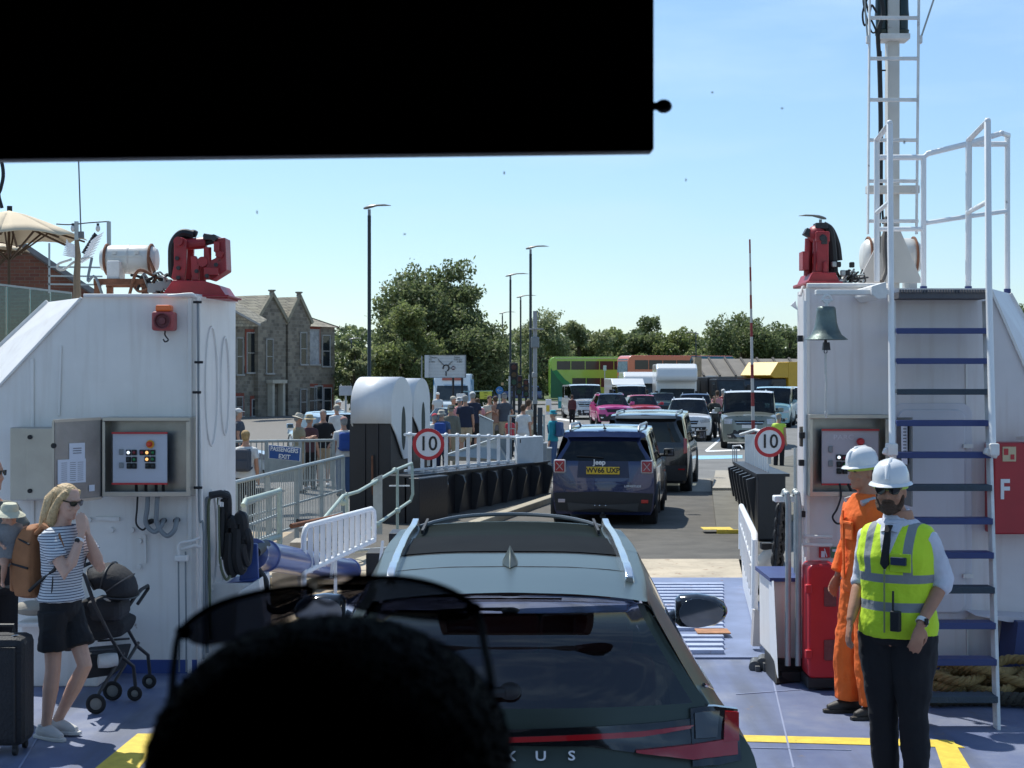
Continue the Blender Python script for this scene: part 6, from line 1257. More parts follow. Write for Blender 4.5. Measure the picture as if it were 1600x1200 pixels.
class Car:
    """structured body: lofted sides and roof, closed by a rear and a front patch that share its end sections"""
    def __init__(s,name,label,cat,pnt,st,rear,front,gcells,ws,ref=2,rear_top=5,rb=None,fb=None,glass=None,rglass=True,group=None,parts=True,u=(-1,-.9,-.6,-.3,0,.3,.6,.9,1),roofmat=None,rg_rows=(4,)):
        s.t=thing(name,label,cat,(0,0,0),0,group);s.p=pnt;S=np.array(st,float)
        fine=cr(S,ref);fine=np.swapaxes(cr(np.swapaxes(fine,0,1),ref),0,1)
        body=MB();sg=MB();wsb=MB();ni,nj=fine.shape[:2];roofb=MB()
        for sgn in(1,-1):
            sgw=MB()
            for i in range(ni-1):
                for j in range(nj-1):
                    ci,cj=i//ref,j//ref;q=[Vector(fine[a,b_])*1 for a,b_ in((i,j),(i,j+1),(i+1,j+1),(i+1,j))]
                    for v in q:v.x*=sgn
                    if sgn<0:q=q[::-1]
                    if cj==4 and ci in gcells:sgw.poly(q)
                    elif cj>=5 and ci==ws:wsb.poly(q)
                    elif roofmat and cj>=6 and ci<ws:roofb.poly(q)
                    else:body.poly(q)
            if sgw.f:weld(sgw).build('side_window',glass or carglass,s.t,smooth=True,local=True)
        def patch(A,bul,top,M_):
            rows=[]
            for k in range(top+1):
                x,y,z=A[k];rows.append([Vector((uu*x,y+bul[k]*(1-abs(uu)**2.2),z))for uu in M_])
            path=A[top:];xs=[p[0]for p in path][::-1];ys=[p[1]for p in path][::-1];zs=[p[2]for p in path][::-1]
            xt=path[0][0];rows[top]=[Vector((uu*xt,float(np.interp(abs(uu)*xt,xs,ys))+bul[top]*(1-abs(uu)**2.2)*0,float(np.interp(abs(uu)*xt,xs,zs))))for uu in M_]
            return rows
        R0=[tuple(p)for p in S[0]];R1=[tuple(p)for p in S[-1]]
        def mk(A,bul,extra,top,sgn):
            rows=patch(A,bul,top,u)
            if extra:
                for k,(xx,yy,zz_,bb)in extra.items():rows.insert(k,[Vector((uu*xx,yy+bb*(1-abs(uu)**2.2),zz_))for uu in u])
            a=np.array([[list(p)for p in r_]for r_ in rows]);a=cr(a,ref);a=np.swapaxes(cr(np.swapaxes(a,0,1),ref),0,1);return a
        s.R=mk(R0,rear,rb,rear_top,-1);s.F=mk(R1,front,fb,4,1);g=MB();nu=len(u)-1
        for arr,isr in((s.R,True),(s.F,False)):
            for i in range(arr.shape[0]-1):
                for j in range(arr.shape[1]-1):
                    q=[Vector(arr[a,b_])for a,b_ in((i,j),(i,j+1),(i+1,j+1),(i+1,j))]
                    if isr and rglass and i//ref in rg_rows and 0<j//ref<nu-1:g.poly(q)
                    else:body.poly(q)
        body=weld(body);body.build('body',pnt,s.t,smooth=True,local=True,angle=38)
        if roofb.f:weld(roofb).build('roof_panel',roofmat,s.t,smooth=True,local=True)
        weld(wsb).build('windscreen',wscreen if parts else(glass or carglass),s.t,smooth=True,local=True)
        if g.f:weld(g).build('rear_window',glass or carglass,s.t,smooth=True,local=True)
        s.L=float(S[-1][2][1]);s.W=float(S[:,:,0].max())
    def fy(s,x,z,rear=True):
        a=(s.R if rear else s.F).reshape(-1,3);d=(a[:,0]-x)**2+(a[:,2]-z)**2*1.0;i=np.argsort(d)[:4];w=1/(d[i]+1e-5);return float((a[i,1]*w).sum()/w.sum())
    def conf(s,name,mat,top,bot,rear=True,off=.006,th=.012,n=6,parent=None,mirror=False,m_=3):
        out=[]
        for sg in((1,-1)if mirror else(1,)):
            T=[np.array(p,float)for p in top];B=[np.array(p,float)for p in bot]
            def along(P_,f):k=f*(len(P_)-1);i=min(int(k),len(P_)-2);return P_[i]*(1-(k-i))+P_[i+1]*(k-i)
            rows=[]
            for v in range(m_+1):
                row=[]
                for i in range(n+1):
                    p=along(T,i/n)*(1-v/m_)+along(B,i/n)*v/m_;y=s.fy(p[0],p[1],rear);row.append(Vector((p[0]*sg,y+(-off if rear else off),p[1])))
                rows.append(row)
            b=MB();b.grid(rows);b.grid([[p+Vector((0,th*(1 if rear else-1),0))for p in r_]for r_ in rows[::-1]])
            loop=rows[0]+[r_[-1]for r_ in rows[1:]]+rows[-1][::-1][1:]+[r_[0]for r_ in rows[::-1][1:-1]];lo2=[p+Vector((0,th*(1 if rear else-1),0))for p in loop];b.grid([loop+[loop[0]],lo2+[lo2[0]]])
            out.append(weld(b).build(name,mat,parent or s.t,smooth=True,local=True,angle=30))
        return out
    def wheels(s,ys,r=.35,w=.23,x=None,rim=None,arch=True):
        x=x or s.W-.13
        for y in ys:
            for sg in(-1,1):
                c=Vector((sg*x,y,r));b=MB();b.lathe(c-Vector((w/2,0,0)),[(r*.62,0),(r*.92,.0),(r,.03),(r,w-.03),(r*.92,w),(r*.62,w)],26,(1,0,0));wo=b.build('wheel',tyre,s.t,smooth=True,local=True)
                b=MB();b.lathe(c+Vector((sg*(w/2-.02),0,0)),[(r*.63,0),(r*.60,.015*1),(r*.5,0),(r*.15,.0),(.0,.0)],20,(sg,0,0));b.build('rim',rim or rimm,wo,local=True,smooth=True)
                if arch:
                    b=MB();b.grid([[Vector((sg*(s.W+o_),y+math.cos(a_)*rr_,r+math.sin(a_)*rr_))for a_ in np.linspace(-.35,math.pi+.35,18)]for o_,rr_ in((-.03,r+.02),(.008,r+.035),(.008,r+.075),(-.03,r+.09))]);b.build('wheel_arch',plastic,s.t,local=True,smooth=True)
    def mirrors(s,y,z,x=None,mat=None,w=.20,h=.15,glass_front=True):
        x=x or s.W
        for sg in(-1,1):
            b=MB();c=Vector((sg*(x+w*.55),y,z));b.box(c,(w,.11,h));b.box(Vector((sg*x,y,z-.05)),(.16,.05,.05));m=b.build('mirror',mat or s.p,s.t,bevel=.035,smooth=True,local=True)
            b=MB();b.lathe(c+Vector((0,-.062,0)),[(0,0),(.001,0),(h*.42,.0)],16,(0,1,0))if False else b.box(c+Vector((0,-.056,0)),(w*.74,.008,h*.66));b.build('mirror_glass',mirrorg,m,local=True)
    def inside(s,seats,w=.42,top=1.25,mat=None,floor=None,hr=True):
        b=MB();b.box((0,(seats[0][1]+seats[-1][1])/2,floor or .55),(s.W*1.75,abs(seats[-1][1]-seats[0][1])+1.8,.1));b.build('cabin_floor',dark_in,s.t,local=True)
        for(x,y)in seats:
            b=MB();b.box((x,y,top-.30),(w,.14,.55),rx=-.12);o=b.build('seat',mat or dark_in,s.t,local=True,bevel=.05)
            if hr:b=MB();b.box((x,y-.06,top+.08),(w*.55,.10,.17));b.build('headrest',mat or dark_in,o,local=True,bevel=.035)
    def place(s,px,d,vpx=None,yaw=None,z=None,front=False,sc=1.0):
        "put the end nearest the camera at picture column px, d metres ahead"
        x=(px-800)/2400*d;s.t.scale=(sc,)*3
        a=-math.atan2((vpx-800)/2400,1)if vpx is not None else R(yaw or 0)
        if front:a+=math.pi;ofs=Matrix.Rotation(a,3,'Z')@Vector((0,s.L*sc,0));s.t.location=Vector((x,d,Z0 if z is None else z))-ofs
        else:s.t.location=Vector((x,d,Z0 if z is None else z))
        s.t.rotation_euler=(0,0,a);return s
def weld(mb):
    key={};nv=[];mp_=[]
    for v in mb.v:
        k_=(round(v[0],4),round(v[1],4),round(v[2],4))
        if k_ not in key:key[k_]=len(nv);nv.append(v)
        mp_.append(key[k_])
    f2=[];m2=[]
    for f,m in zip(mb.f,mb.m):
        g=[];
        for i in f:
            if mp_[i]not in g:g.append(mp_[i])
        if len(g)>2:f2.append(tuple(g));m2.append(m)
    mb.v,mb.f,mb.m=nv,f2,m2;return mb
def sec(y,w,zb,wt,zt,zc=None,z0=.24,dy=None,wb=None,tuck=.05):
    zc=zc or zt+.03;dy=dy or[0]*9
    c=[(w*.93,z0),(w*.985,z0+.14),(w,z0+(zb-z0)*.5),(w*.985,zb-.12),(w*.955 if wb is None else wb,zb),(wt+.035,zt-.075),(wt-.03,zt),(wt*.5,zt+(zc-zt)*.75),(0,zc)]
    return[(x,y+dy[i],z)for i,(x,z)in enumerate(c)]
def hood(y,w,zh,z0=.24,dy=None,zc=None):
    dy=dy or[0]*9;zc=zc or zh+.04
    c=[(w*.93,z0),(w*.985,z0+.14),(w,z0+(zh-z0)*.5),(w*.985,zh-.13),(w*.94,zh-.05),(w*.88,zh-.015),(w*.78,zh+.005),(w*.45,zh+(zc-zh)*.8),(0,zc)]
    return[(x,y+dy[i],z)for i,(x,z)in enumerate(c)]
def suv(name,label,cat,pnt,L=4.4,W=1.82,Hh=1.65,belt=1.02,hoodz=.98,wt=.60,cowl=.72,header=.57,group=None,ref=2,rake=.3,roofmat=None,rwidth=None,glass=None,**kw):
    w=W/2;dyr=[.0,0,0,0,.02,rake*.8,rake,rake-.02,rake-.03];zr=Hh-.06
    st=[sec(.10,w*.95,belt+.04,wt*w/.9,zr,zr+.02,dy=dyr),sec(.42,w*.99,belt+.02,wt*w/.9+.02,zr+.02,dy=[0,0,0,0,0,rake*.7,rake*.7,rake*.7,rake*.7]),sec(1.25,w,belt,wt*w/.9+.03,Hh-.03,Hh),sec(1.36,w,belt,wt*w/.9+.03,Hh-.03,Hh),
          sec(L*.5,w,belt,wt*w/.9+.03,Hh-.03,Hh),sec(L*header,w,belt-.01,wt*w/.9+.02,Hh-.06,Hh-.03),hood(L*cowl,w,hoodz+.02,zc=hoodz+.08),hood(L*.86,w*.99,hoodz,zc=hoodz+.04),hood(L-.28,w*.92,hoodz-.07,dy=[0,0,0,0,.0,.04,.07,.10,.12])]
    c=Car(name,label,cat,pnt,st,[-.04,-.09,-.10,-.06,-.06,-.04],[.26,.28,.24,.20,.12],(0,1,3,4,5),5,ref=ref,group=group,roofmat=roofmat,glass=glass,**kw)
    c.Lf=L;c.Hh=Hh;c.hz=hoodz;return c
def facecar(c,grille=plastic,gz=(.78,.58),gw=.42,hl=((.45,.80),(.82,.88),(.84,.74),(.50,.70)),low=(.50,.30),lw=.70,plz=.46,plate='',badge=None,slat=0,fog=True,wheelr=.34,wy=None,rail=True,lmat=None):
    f=False;c.conf('grille',grille,[(-gw,gz[0]),(0,gz[0]+.0),(gw,gz[0])],[(-gw*.85,gz[1]),(0,gz[1]),(gw*.85,gz[1])],f,off=.010)
    for i in range(slat):z=gz[1]+(gz[0]-gz[1])*(i+.5)/slat;c.conf('grille_bar',chrome,[(-gw*.9,z+.012),(gw*.9,z+.012)],[(-gw*.9,z-.012),(gw*.9,z-.012)],f,off=.02)
    a,b_,d_,e=hl;c.conf('headlight',clearlens,[a,b_],[e,d_],f,off=.014,mirror=True,n=4)
    c.conf('lower_grille',plastic,[(-lw,low[0]),(0,low[0]),(lw,low[0])],[(-lw*.9,low[1]),(0,low[1]),(lw*.9,low[1])],f,off=.008)
    y=c.fy(0,plz,False)+.03;b=MB();b.box((0,y,plz),(.52,.02,.115));o=b.build('number_plate',platew,c.t,local=True)
    if fog:c.conf('fog_lamp',chrome,[(.62,.46),(.76,.47)],[(.63,.40),(.75,.41)],f,off=.02,mirror=True,n=2,m_=1)
    c.wheels(wy or(.85,c.Lf-.95),wheelr);c.mirrors(c.Lf*.66,c.hz+.14);c.inside([(-.36,c.Lf*.47),(.36,c.Lf*.47)],top=c.Hh*.80)
    b=MB();b.tube([(.36,c.Lf*.60,c.hz+.02+.19*math.sin(0))]+[(.36+math.cos(a_)*.17,c.Lf*.60-.03*math.sin(a_),c.hz-.02+.15*math.sin(a_))for a_ in np.linspace(0,6.28,12)][1:],.014,6);b.build('steering_wheel',plastic,c.t,local=True)
    if rail:
        for sg in(-1,1):b=MB();b.tube([(sg*(c.W*.62),.6,c.Hh-.02),(sg*(c.W*.63),1.1,c.Hh+.03),(sg*(c.W*.63),c.Lf*.5,c.Hh+.02),(sg*(c.W*.62),c.Lf*.57,c.Hh-.04)],.018,6);b.build('roof_rail',rimm,c.t,local=True,smooth=True)
    return c
white_p=paint('white',(.72,.73,.74));pinkp=paint('magenta',(.62,.05,.24));redc=paint('cherry',(.50,.02,.04));silver=paint('sage_grey',(.20,.215,.18),metal=.3);darkblue=paint('dark_blue',(.02,.035,.08));vanw=paint('van_grey_white',(.52,.55,.56));campb=paint('camper_blue',(.28,.48,.52));whitv=paint('van_white',(.72,.72,.70))
Q='vehicles queueing to board, facing the ship'
c=facecar(suv('parked_car','white off-roader with roof rails facing the ship, left of the motorcycle','car',white_p,L=4.4,W=1.84,Hh=1.62,group=Q),gz=(.80,.66),gw=.40,low=(.56,.30),slat=1);c.place(1075,59,yaw=-7,front=True,z=Z0)
text('plate_text','HX18 WKR',.085,sb,c.t,c.t.matrix_world@Vector((0,0,0)),ext=.001)if False else None
c=facecar(suv('parked_car','tall sage grey off-roader with a white roof, behind the barrier pole','car',silver,L=4.75,W=2.0,Hh=1.97,belt=1.22,hoodz=1.18,wt=.74,cowl=.70,header=.60,roofmat=white_p,rake=.08,group=Q),gz=(.98,.84),gw=.52,hl=((.58,1.04),(.86,1.04),(.86,.86),(.60,.86)),low=(.66,.36),lw=.80,plz=.78,slat=1,wheelr=.40);c.place(1171,53,yaw=-8,front=True)
for i in range(8):b=MB();b.box((-.42+i*.12,c.fy(0,1.12,False)-.02,1.125),(.06,.02,.035));b.build('bonnet_letter',M('letter_green',(.10,.14,.11),.4),c.t,local=True)
c.conf('skid_plate',rimm,[(-.55,.52),(.55,.52)],[(-.45,.42),(.45,.42)],False,off=.02)
c=facecar(suv('parked_car','metallic pink crossover beside the grey van','car',pinkp,L=4.2,W=1.80,Hh=1.60,roofmat=darkblue,group=Q),gz=(.86,.70),gw=.5,hl=((.52,.90),(.84,.92),(.84,.84),(.55,.82)),low=(.60,.26),lw=.86);c.place(962,76,yaw=4,front=True)
c=facecar(suv('parked_car','cherry red hatchback between the pink crossover and the motorhome','car',redc,L=4.1,W=1.76,Hh=1.48,belt=.94,hoodz=.90,group=Q),gz=(.70,.60),gw=.4,hl=((.45,.76),(.82,.82),(.82,.70),(.48,.68)),rail=False);c.place(1009,80,yaw=2,front=True)
c=facecar(suv('parked_car','dark teal car mostly hidden behind the cherry red hatchback','car',paint('dk_teal',(.03,.07,.08)),L=4.3,W=1.78,Hh=1.50,group=Q),rail=False);c.place(1040,88,yaw=0,front=True)
c=facecar(suv('parked_car','dark blue car close behind the white off-roader','car',darkblue,L=4.4,W=1.84,Hh=1.66,group=Q),rail=True);c.place(1087,70,yaw=-6,front=True)
def van(label,pnt,L=4.9,W=1.9,Hh=1.98,group=Q,**k):return suv('parked_van',label,'van',pnt,L=L,W=W,Hh=Hh,belt=1.2,hoodz=1.12,wt=.78,cowl=.86,header=.72,rake=.05,group=group,**k)
c=facecar(van('grey white passenger van facing the ship at the left end of the queue',vanw),gz=(.98,.76),gw=.62,hl=((.62,1.0),(.88,1.0),(.88,.84),(.64,.80)),low=(.56,.26),lw=.82,slat=2,rail=False);c.place(919,87,yaw=6,front=True)
c=facecar(van('pale blue camper van half hidden behind the sage grey off-roader',campb,Hh=1.95,W=1.8),gz=(.95,.75),rail=False);c.place(1206,74,yaw=-14,front=True)
c=facecar(van('white van squeezed against the right casing edge',whitv,Hh=1.9),rail=False);c.place(1232,80,yaw=-14,front=True)
c=facecar(van('small white van behind the pink crossover',whitv,Hh=1.9),rail=False);c.place(990,92,yaw=2,front=True)
# ---- coachbuilt motorhomes and box lorries
def box_body(t,pts,x0,x1,mat,name='body',bevel=.06):
    b=MB();b.prism([(x0,y,z)for y,z in pts],(x1-x0,0,0));return b.build(name,mat,t,local=True,bevel=bevel)
def motorhome(label,px,d,W=2.3,Hh=3.0,over=True,yaw=0,mat=whitv):
    t=thing('motorhome',label,'motorhome',(0,0,0),0,Q);w=W/2
    if over:box_body(t,[(.75,.5),(6.4,.5),(6.4,Hh),(.9,Hh),(.25,Hh-.25),(.05,Hh-.75),(.15,Hh-1.0),(.75,Hh-1.08)],-w,w,mat,bevel=.10)
    else:box_body(t,[(1.2,.5),(6.2,.5),(6.2,Hh),(1.5,Hh),(.8,Hh-.3),(.5,1.9),(1.2,1.9)],-w,w,mat,bevel=.10)
    cw=1.0;b=MB();b.prism([(-cw,.0,.35),(-cw,.0,.95),(-cw,.18,1.12),(-cw,.75,1.30),(-cw,1.4,1.30),(-cw,1.4,.35)],(2*cw,0,0));b.build('cab',mat,t,local=True,bevel=.05)
    b=MB();b.prism([(-cw*.95,.36,1.22),(cw*.95,.36,1.22),(cw*.88,.92,1.95),(-cw*.88,.92,1.95)],(0,.02,.0));b.build('windscreen',M('windscreen_dark',(.03,.04,.045),.05,var=.3),t,local=True)
    b=MB();b.prism([(-cw,.40,1.24),(-cw,1.4,1.28),(-cw,1.4,1.98),(-cw*.9,.95,1.98)],(2*cw,0,0));b.build('cab_side',MATS['windscreen_dark'],t,local=True)
    b=MB();b.box((0,-.01,.72),(1.0,.04,.18));b.build('grille',plastic,t,local=True)
    for sg in(-1,1):
        b=MB();b.box((sg*.78,.03,.82),(.30,.06,.22));b.build('headlight',clearlens,t,local=True,bevel=.02);b=MB();b.box((sg*(cw+.18),.55,1.45),(.16,.12,.30));b.bar((sg*cw,.6,1.4),(sg*(cw+.12),.56,1.42),.03,.03);b.build('mirror',plastic,t,local=True,bevel=.02)
        for y in(.95,4.8):b=MB();b.cyl((sg*.78,y,.35),(sg*1.0,y,.35),.35,n=20);b.build('wheel',tyre,t,local=True)
    b=MB();b.box((0,-.02,.48),(.52,.03,.11));b.build('number_plate',platew,t,local=True)
    t.location=Vector(((px-800)/2400*d,d,Z0));t.rotation_euler=(0,0,R(yaw));return t
motorhome('large white motorhome with a bulging overcab bed, left of the ochre shed',1058,90,W=2.4,Hh=3.2,yaw=-3)
motorhome('lower cream white motorhome left of the large overcab one',984,98,W=2.1,Hh=2.3,over=False,yaw=2)
motorhome('white caravan roof behind the two motorhomes, in front of the orange bus',1000,110,W=2.2,Hh=2.75,over=False,yaw=0)
b=MB();b.box(P(1090,598,99),(.45,.5,3.3));o=b.build('rusty_pillar',M('pillar_rust',(.38,.30,.20),.9,var=.3,rust=.3));tag(o,'stained tall pillar between the overcab motorhome and the light blue door','pillar')
def lorry(label,px,d,W,Hh,L,mat,cabm,yaw,over=True):
    t=thing('lorry',label,'lorry',(0,0,0),0,Q);w=W/2
    box_body(t,[(1.9,.7),(L,.7),(L,Hh),(1.9,Hh)],-w,w,mat,'box_body',.03)
    if over:box_body(t,[(1.9,Hh-.03),(1.9,2.35),(.5,2.35),(.1,2.5),(.9,Hh-.03)],-w,w,mat,'overcab_deflector',.04)
    cw=w*.93;b=MB();b.prism([(-cw,.0,.4),(-cw,.0,1.15),(-cw,.35,2.3),(-cw,1.8,2.3),(-cw,1.8,.4)],(2*cw,0,0));b.build('cab',cabm,t,local=True,bevel=.06)
    b=MB();b.prism([(-cw*.9,.02,1.25),(cw*.9,.02,1.25),(cw*.86,.32,2.15),(-cw*.86,.32,2.15)],(0,-.02,0));b.build('windscreen',MATS['windscreen_dark'],t,local=True)
    for sg in(-1,1):
        b=MB();b.prism([(sg*(cw+.005),.35,1.3),(sg*(cw+.005),1.2,1.3),(sg*(cw+.005),1.2,2.1),(sg*(cw+.005),.5,2.1)],(sg*.01,0,0));b.build('side_window',MATS['windscreen_dark'],t,local=True)
        b=MB();b.box((sg*(cw+.2),.15,1.75),(.18,.1,.42));b.build('mirror',plastic,t,local=True,bevel=.02);b=MB();b.box((sg*cw*.75,-.02,.85),(.3,.05,.2));b.build('headlight',clearlens,t,local=True)
        for y in(1.0,L-1.4):b=MB();b.cyl((sg*(w-.3),y,.42),(sg*(w-.02),y,.42),.42,n=20);b.build('wheel',tyre,t,local=True)
    b=MB();b.box((0,-.02,.6),(1.5,.05,.3));b.build('grille',plastic,t,local=True)
    for i in range(3):b=MB();b.box((-w-.01,2.2+i*1.2,Hh*.55),(.02,.06,Hh*.7));b.build('body_rib',mat,t,local=True)
    t.location=Vector(((px-800)/2400*d,d,Z0));t.rotation_euler=(0,0,R(yaw));return t
lorry('yellow box lorry with a yellow overcab deflector above its dark cab',1178,95,2.4,3.35,7.5,M('lorry_yellow',(.62,.36,.02),.45,var=.08),M('cab_black',(.02,.02,.022),.4),-48)
lorry('black lorry cab with a pale windscreen left of the yellow box lorry',1144,92,1.9,2.4,5,M('cab_black',(.02,.02,.022),.4),MATS['cab_black'],10,over=False)
# ---- double-decker buses
def bus(label,mat,mats,px,d,yaw,L=10.6,front_glass=False,flip=1):
    """local: x along the length from its near end, y across, z up; long side toward -Y"""
    t=thing('double_decker_bus',label,'bus',(0,0,0));Hh=4.25;r_=.45
    prof=[(0.05,.3),(0,1.2),(0.0,Hh-r_-.3)]+[(r_-math.cos(R(a_))*r_,Hh-r_+math.sin(R(a_))*r_)for a_ in range(0,91,15)]+[(L-.3,Hh),(L,Hh-.4),(L,.3)]
    b=MB();b.prism([(x,0,z)for x,z in prof],(0,2.5,0));b.build('body',mat,t,local=True,bevel=.08)
    dk=M('bus_glass',(.018,.022,.026),.12,var=.2,vs=.6)
    def sidepoly(name,pts,m_,off=.02,par=None):b=MB();b.prism([(x,-off,z)for x,z in pts],(0,.012,0));return b.build(name,m_,par or t,local=True)
    for k_ in range(7):x0=.62+k_*1.38;sidepoly('window',[(x0,3.02),(x0+1.3,3.02),(x0+1.3,3.84),(x0,3.84)],dk)
    for k_ in range(6):x0=2.1+k_*1.38;sidepoly('window',[(x0,1.35),(x0+1.3,1.35),(x0+1.3,2.22),(x0,2.22)],dk)
    for e in mats:sidepoly(e[0],e[2],e[1],e[3])
    for x in(2.4,L-2.2):
        b=MB();b.cyl((x,-.03,.48),(x,.25,.48),.48,n=24);b.build('wheel',tyre,t,local=True)
    if front_glass:
        for(z0_,z1_)in((2.75,3.95),(.95,2.45)):b=MB();b.prism([(-.03,.15,z0_),(-.03,2.35,z0_),(.0 if z1_<3 else .03,2.3,z1_),(.0 if z1_<3 else .03,.2,z1_)],(-.02,0,0));b.build('windscreen',M('bus_front_glass',(.16,.24,.28),.08,var=.3),t,local=True)
        b=MB();b.box((-.03,1.25,2.6),(.03,1.3,.22));b.build('destination_board',black,t,local=True)
    t.location=Vector(((px-800)/2400*d,d,Z0));t.rotation_euler=(0,0,R(yaw));return t
grn=paint('bus_lime',(.26,.50,.04),.35);dg=M('bus_dark_green',(.008,.12,.045),.4);mg=M('bus_mid_green',(.01,.22,.06),.4);plime=M('bus_pale',(.45,.55,.25),.4)
bus('lime and dark green double-decker bus seen from the side, before the trees',grn,[('skirt',dg,[(.02,.32),(2.9,.32),(2.2,.9),(1.2,1.7),(.5,2.5),(.02,3.2)],.024),('swoosh',mg,[(.2,2.9),(.6,2.3),(1.3,1.55),(2.3,.95),(3.3,.6),(2.5,1.3),(1.4,2.1),(.6,3.0)],.03),('skirt_long',dg,[(2.9,.32),(10.4,.32),(10.4,.75),(2.9,.75)],.022),('roof_band',plime,[(.5,4.06),(10.2,4.06),(10.2,4.16),(.5,4.16)],.02)],860,147,3)
bus('orange and teal double-decker bus angled toward the ship, right of the lime bus',paint('bus_orange',(.68,.15,.06),.35),[('teal_panel',M('bus_teal',(.02,.15,.22),.4),[(4.5,.32),(10.55,.32),(10.55,4.0),(10.2,4.22),(6.2,4.22)],.012),('teal_skirt',MATS.get('bus_teal')or M('bus_teal',(.02,.15,.22),.4),[(.1,.32),(4.5,.32),(5.2,1.0),(.1,1.0)],.012)],982,136,20,front_glass=True)
# ---- blue and white van under the direction sign
t=thing('ambulance','white high roof van with blue flanks facing the ship under the direction sign','van',Vector(((706-800)/2400*80,80,Z0)));bx0=MB()
bx0.prism([(-1.0,0,.35),(-1.0,0,1.0),(-1.0,.35,1.2),(-1.0,.9,2.0),(-1.0,1.3,2.6),(-1.0,5.2,2.6),(-1.0,5.2,.35)],(2.0,0,0));bx0.build('body',paint('ambulance_white',(.50,.58,.62)),t,local=True,bevel=.08)
b=MB();b.prism([(-.85,.33,1.24),(.85,.33,1.24),(.8,.88,1.98),(-.8,.88,1.98)],(0,-.02,0));b.build('windscreen',MATS['windscreen_dark'],t,local=True)
b=MB();b.box((0,1.05,2.34),(1.1,.06,.16),rx=-.5);b.build('header_lettering',M('header_red',(.45,.12,.08),.5),t,local=True)
for sg in(-1,1):
    b=MB();b.box((sg*1.01,3,1.5),(.02,4,1.6));b.build('flank_panel',M('flank_blue',(.06,.25,.42),.4),t,local=True);b=MB();b.box((sg*1.15,.7,1.45),(.16,.1,.3));b.build('mirror',plastic,t,local=True)
    b=MB();b.box((sg*.75,-.01,.8),(.35,.05,.22));b.build('headlight',clearlens,t,local=True)
    for y in(.9,4.2):b=MB();b.cyl((sg*.75,y,.35),(sg*.98,y,.35),.35,n=18);b.build('wheel',tyre,t,local=True)
b=MB();b.box((0,-.02,.72),(.9,.04,.2));b.build('grille',plastic,t,local=True)
for i,(px,d,col,yaw,lab)in enumerate(((812,150,(.04,.08,.22),88,'far blue car parked side on, left of the jointed pole'),(848,150,(.05,.09,.25),88,'far blue car parked side on, between the jointed pole and the lime bus'),(538,44,(.40,.52,.60),20,'pale blue car half hidden behind the nearer black tower'),(676,52,(.45,.55,.58),-60,'pale car roof showing beside the farther white housing'))):
    c=facecar(suv('parked_car',lab,'car',paint('far%d'%i,col),L=4.2,W=1.78,Hh=1.46,belt=.92,hoodz=.88,group='cars parked beyond the quay'),rail=False);c.place(px,d,yaw=yaw)
c=facecar(suv('parked_car','light car nose behind the galvanised fence beside the curly haired woman','car',paint('palesilver',(.5,.55,.58)),L=4.2,W=1.78,Hh=1.46,belt=.92,hoodz=.88,group='cars parked beyond the quay'),rail=False);c.place(136,34,yaw=-90)
# ---- motorcycle with rider between the queue lanes
t=thing('motorcycle','dark motorcycle facing the ship between the white and the sage grey off-roaders','motorcycle',Vector(((1117-800)/2400*62,62,Z0)))
for y in(0,1.4):b=MB();b.tube([(0,y+math.cos(a_)*.27,.32+math.sin(a_)*.27)for a_ in np.linspace(0,2*math.pi,22,endpoint=False)],.06,8,closed=True);b.build('wheel',tyre,t,local=True,smooth=True)
b=MB();b.ell((0,.75,.85),(.17,.35,.17));b.box((0,.7,.5),(.3,.5,.35));b.box((0,1.2,.82),(.24,.6,.12));b.build('tank_and_engine',plastic,t,local=True,bevel=.02)
b=MB();b.prism([(-.22,.2,.75),(.22,.2,.75),(.16,.25,1.25),(-.16,.25,1.25)],(0,.04,0));b.build('fairing',M('moto_grey',(.10,.10,.11),.3),t,local=True,bevel=.02);b=MB();b.tube([(-.38,.45,1.08),(0,.35,1.0),(.38,.45,1.08)],.018,6);b.tube([(-.09,0,.32),(-.09,.25,.95)],.03,6);b.tube([(.09,0,.32),(.09,.25,.95)],.03,6);b.build('handlebar',black,t,local=True)
b=MB();b.ell((0,.15,.95),(.09,.05,.09));b.build('headlight',clearlens,t,local=True,smooth=True)
ride=pose(head=(0,-.10,1.66),pitch=.1,armL=((.28,-.12,1.2),(.32,-.36,1.08)),armR=((-.28,-.12,1.2),(-.32,-.36,1.08)),legL=((.26,-.18,.62),(.30,.0,.12)),legR=((-.26,-.18,.62),(-.30,0,.12)))
ped('motorcycle rider in dark olive gear leaning on the bike between the off-roaders',1116,618,39,0,cloth('bike',(.06,.06,.05)),cloth('bike2',(.05,.05,.045)),ride,None,None,hbrown,sleeve=1.9)
# ---- compact blue off-roader just ahead (seen from behind)
bluecar=paint('midnight_blue',(.012,.022,.085),.22,metal=.35,coat=1.0)
c=suv('parked_car','midnight blue boxy off-roader with square tail lamps and a yellow number plate','car',bluecar,L=4.24,W=1.80,Hh=1.68,belt=1.10,hoodz=1.05,wt=.665,cowl=.70,header=.56,ref=3,rake=.20,rb={5:(.615,.20,1.47,-.05)})
jb=c
c.conf('rear_bumper',plastic,[(-.84,.60),(0,.64),(.84,.60)],[(-.80,.30),(0,.28),(.80,.30)],off=.035,th=.03,n=12,m_=5)
c.conf('bumper_step',M('bumper_grey',(.05,.052,.055),.5),[(-.60,.44),(0,.41),(.60,.44)],[(-.58,.30),(0,.36),(.58,.30)],off=.05,th=.02,n=12)
c.conf('tailgate_recess_shade',M('recess_shade_blue',(.008,.014,.05),.3),[(-.42,1.14),(.42,1.14)],[(-.44,.86),(.44,.86)],off=.004,th=.004,n=8)  # flat sheet on the tailgate, recess shade put into a darker body blue
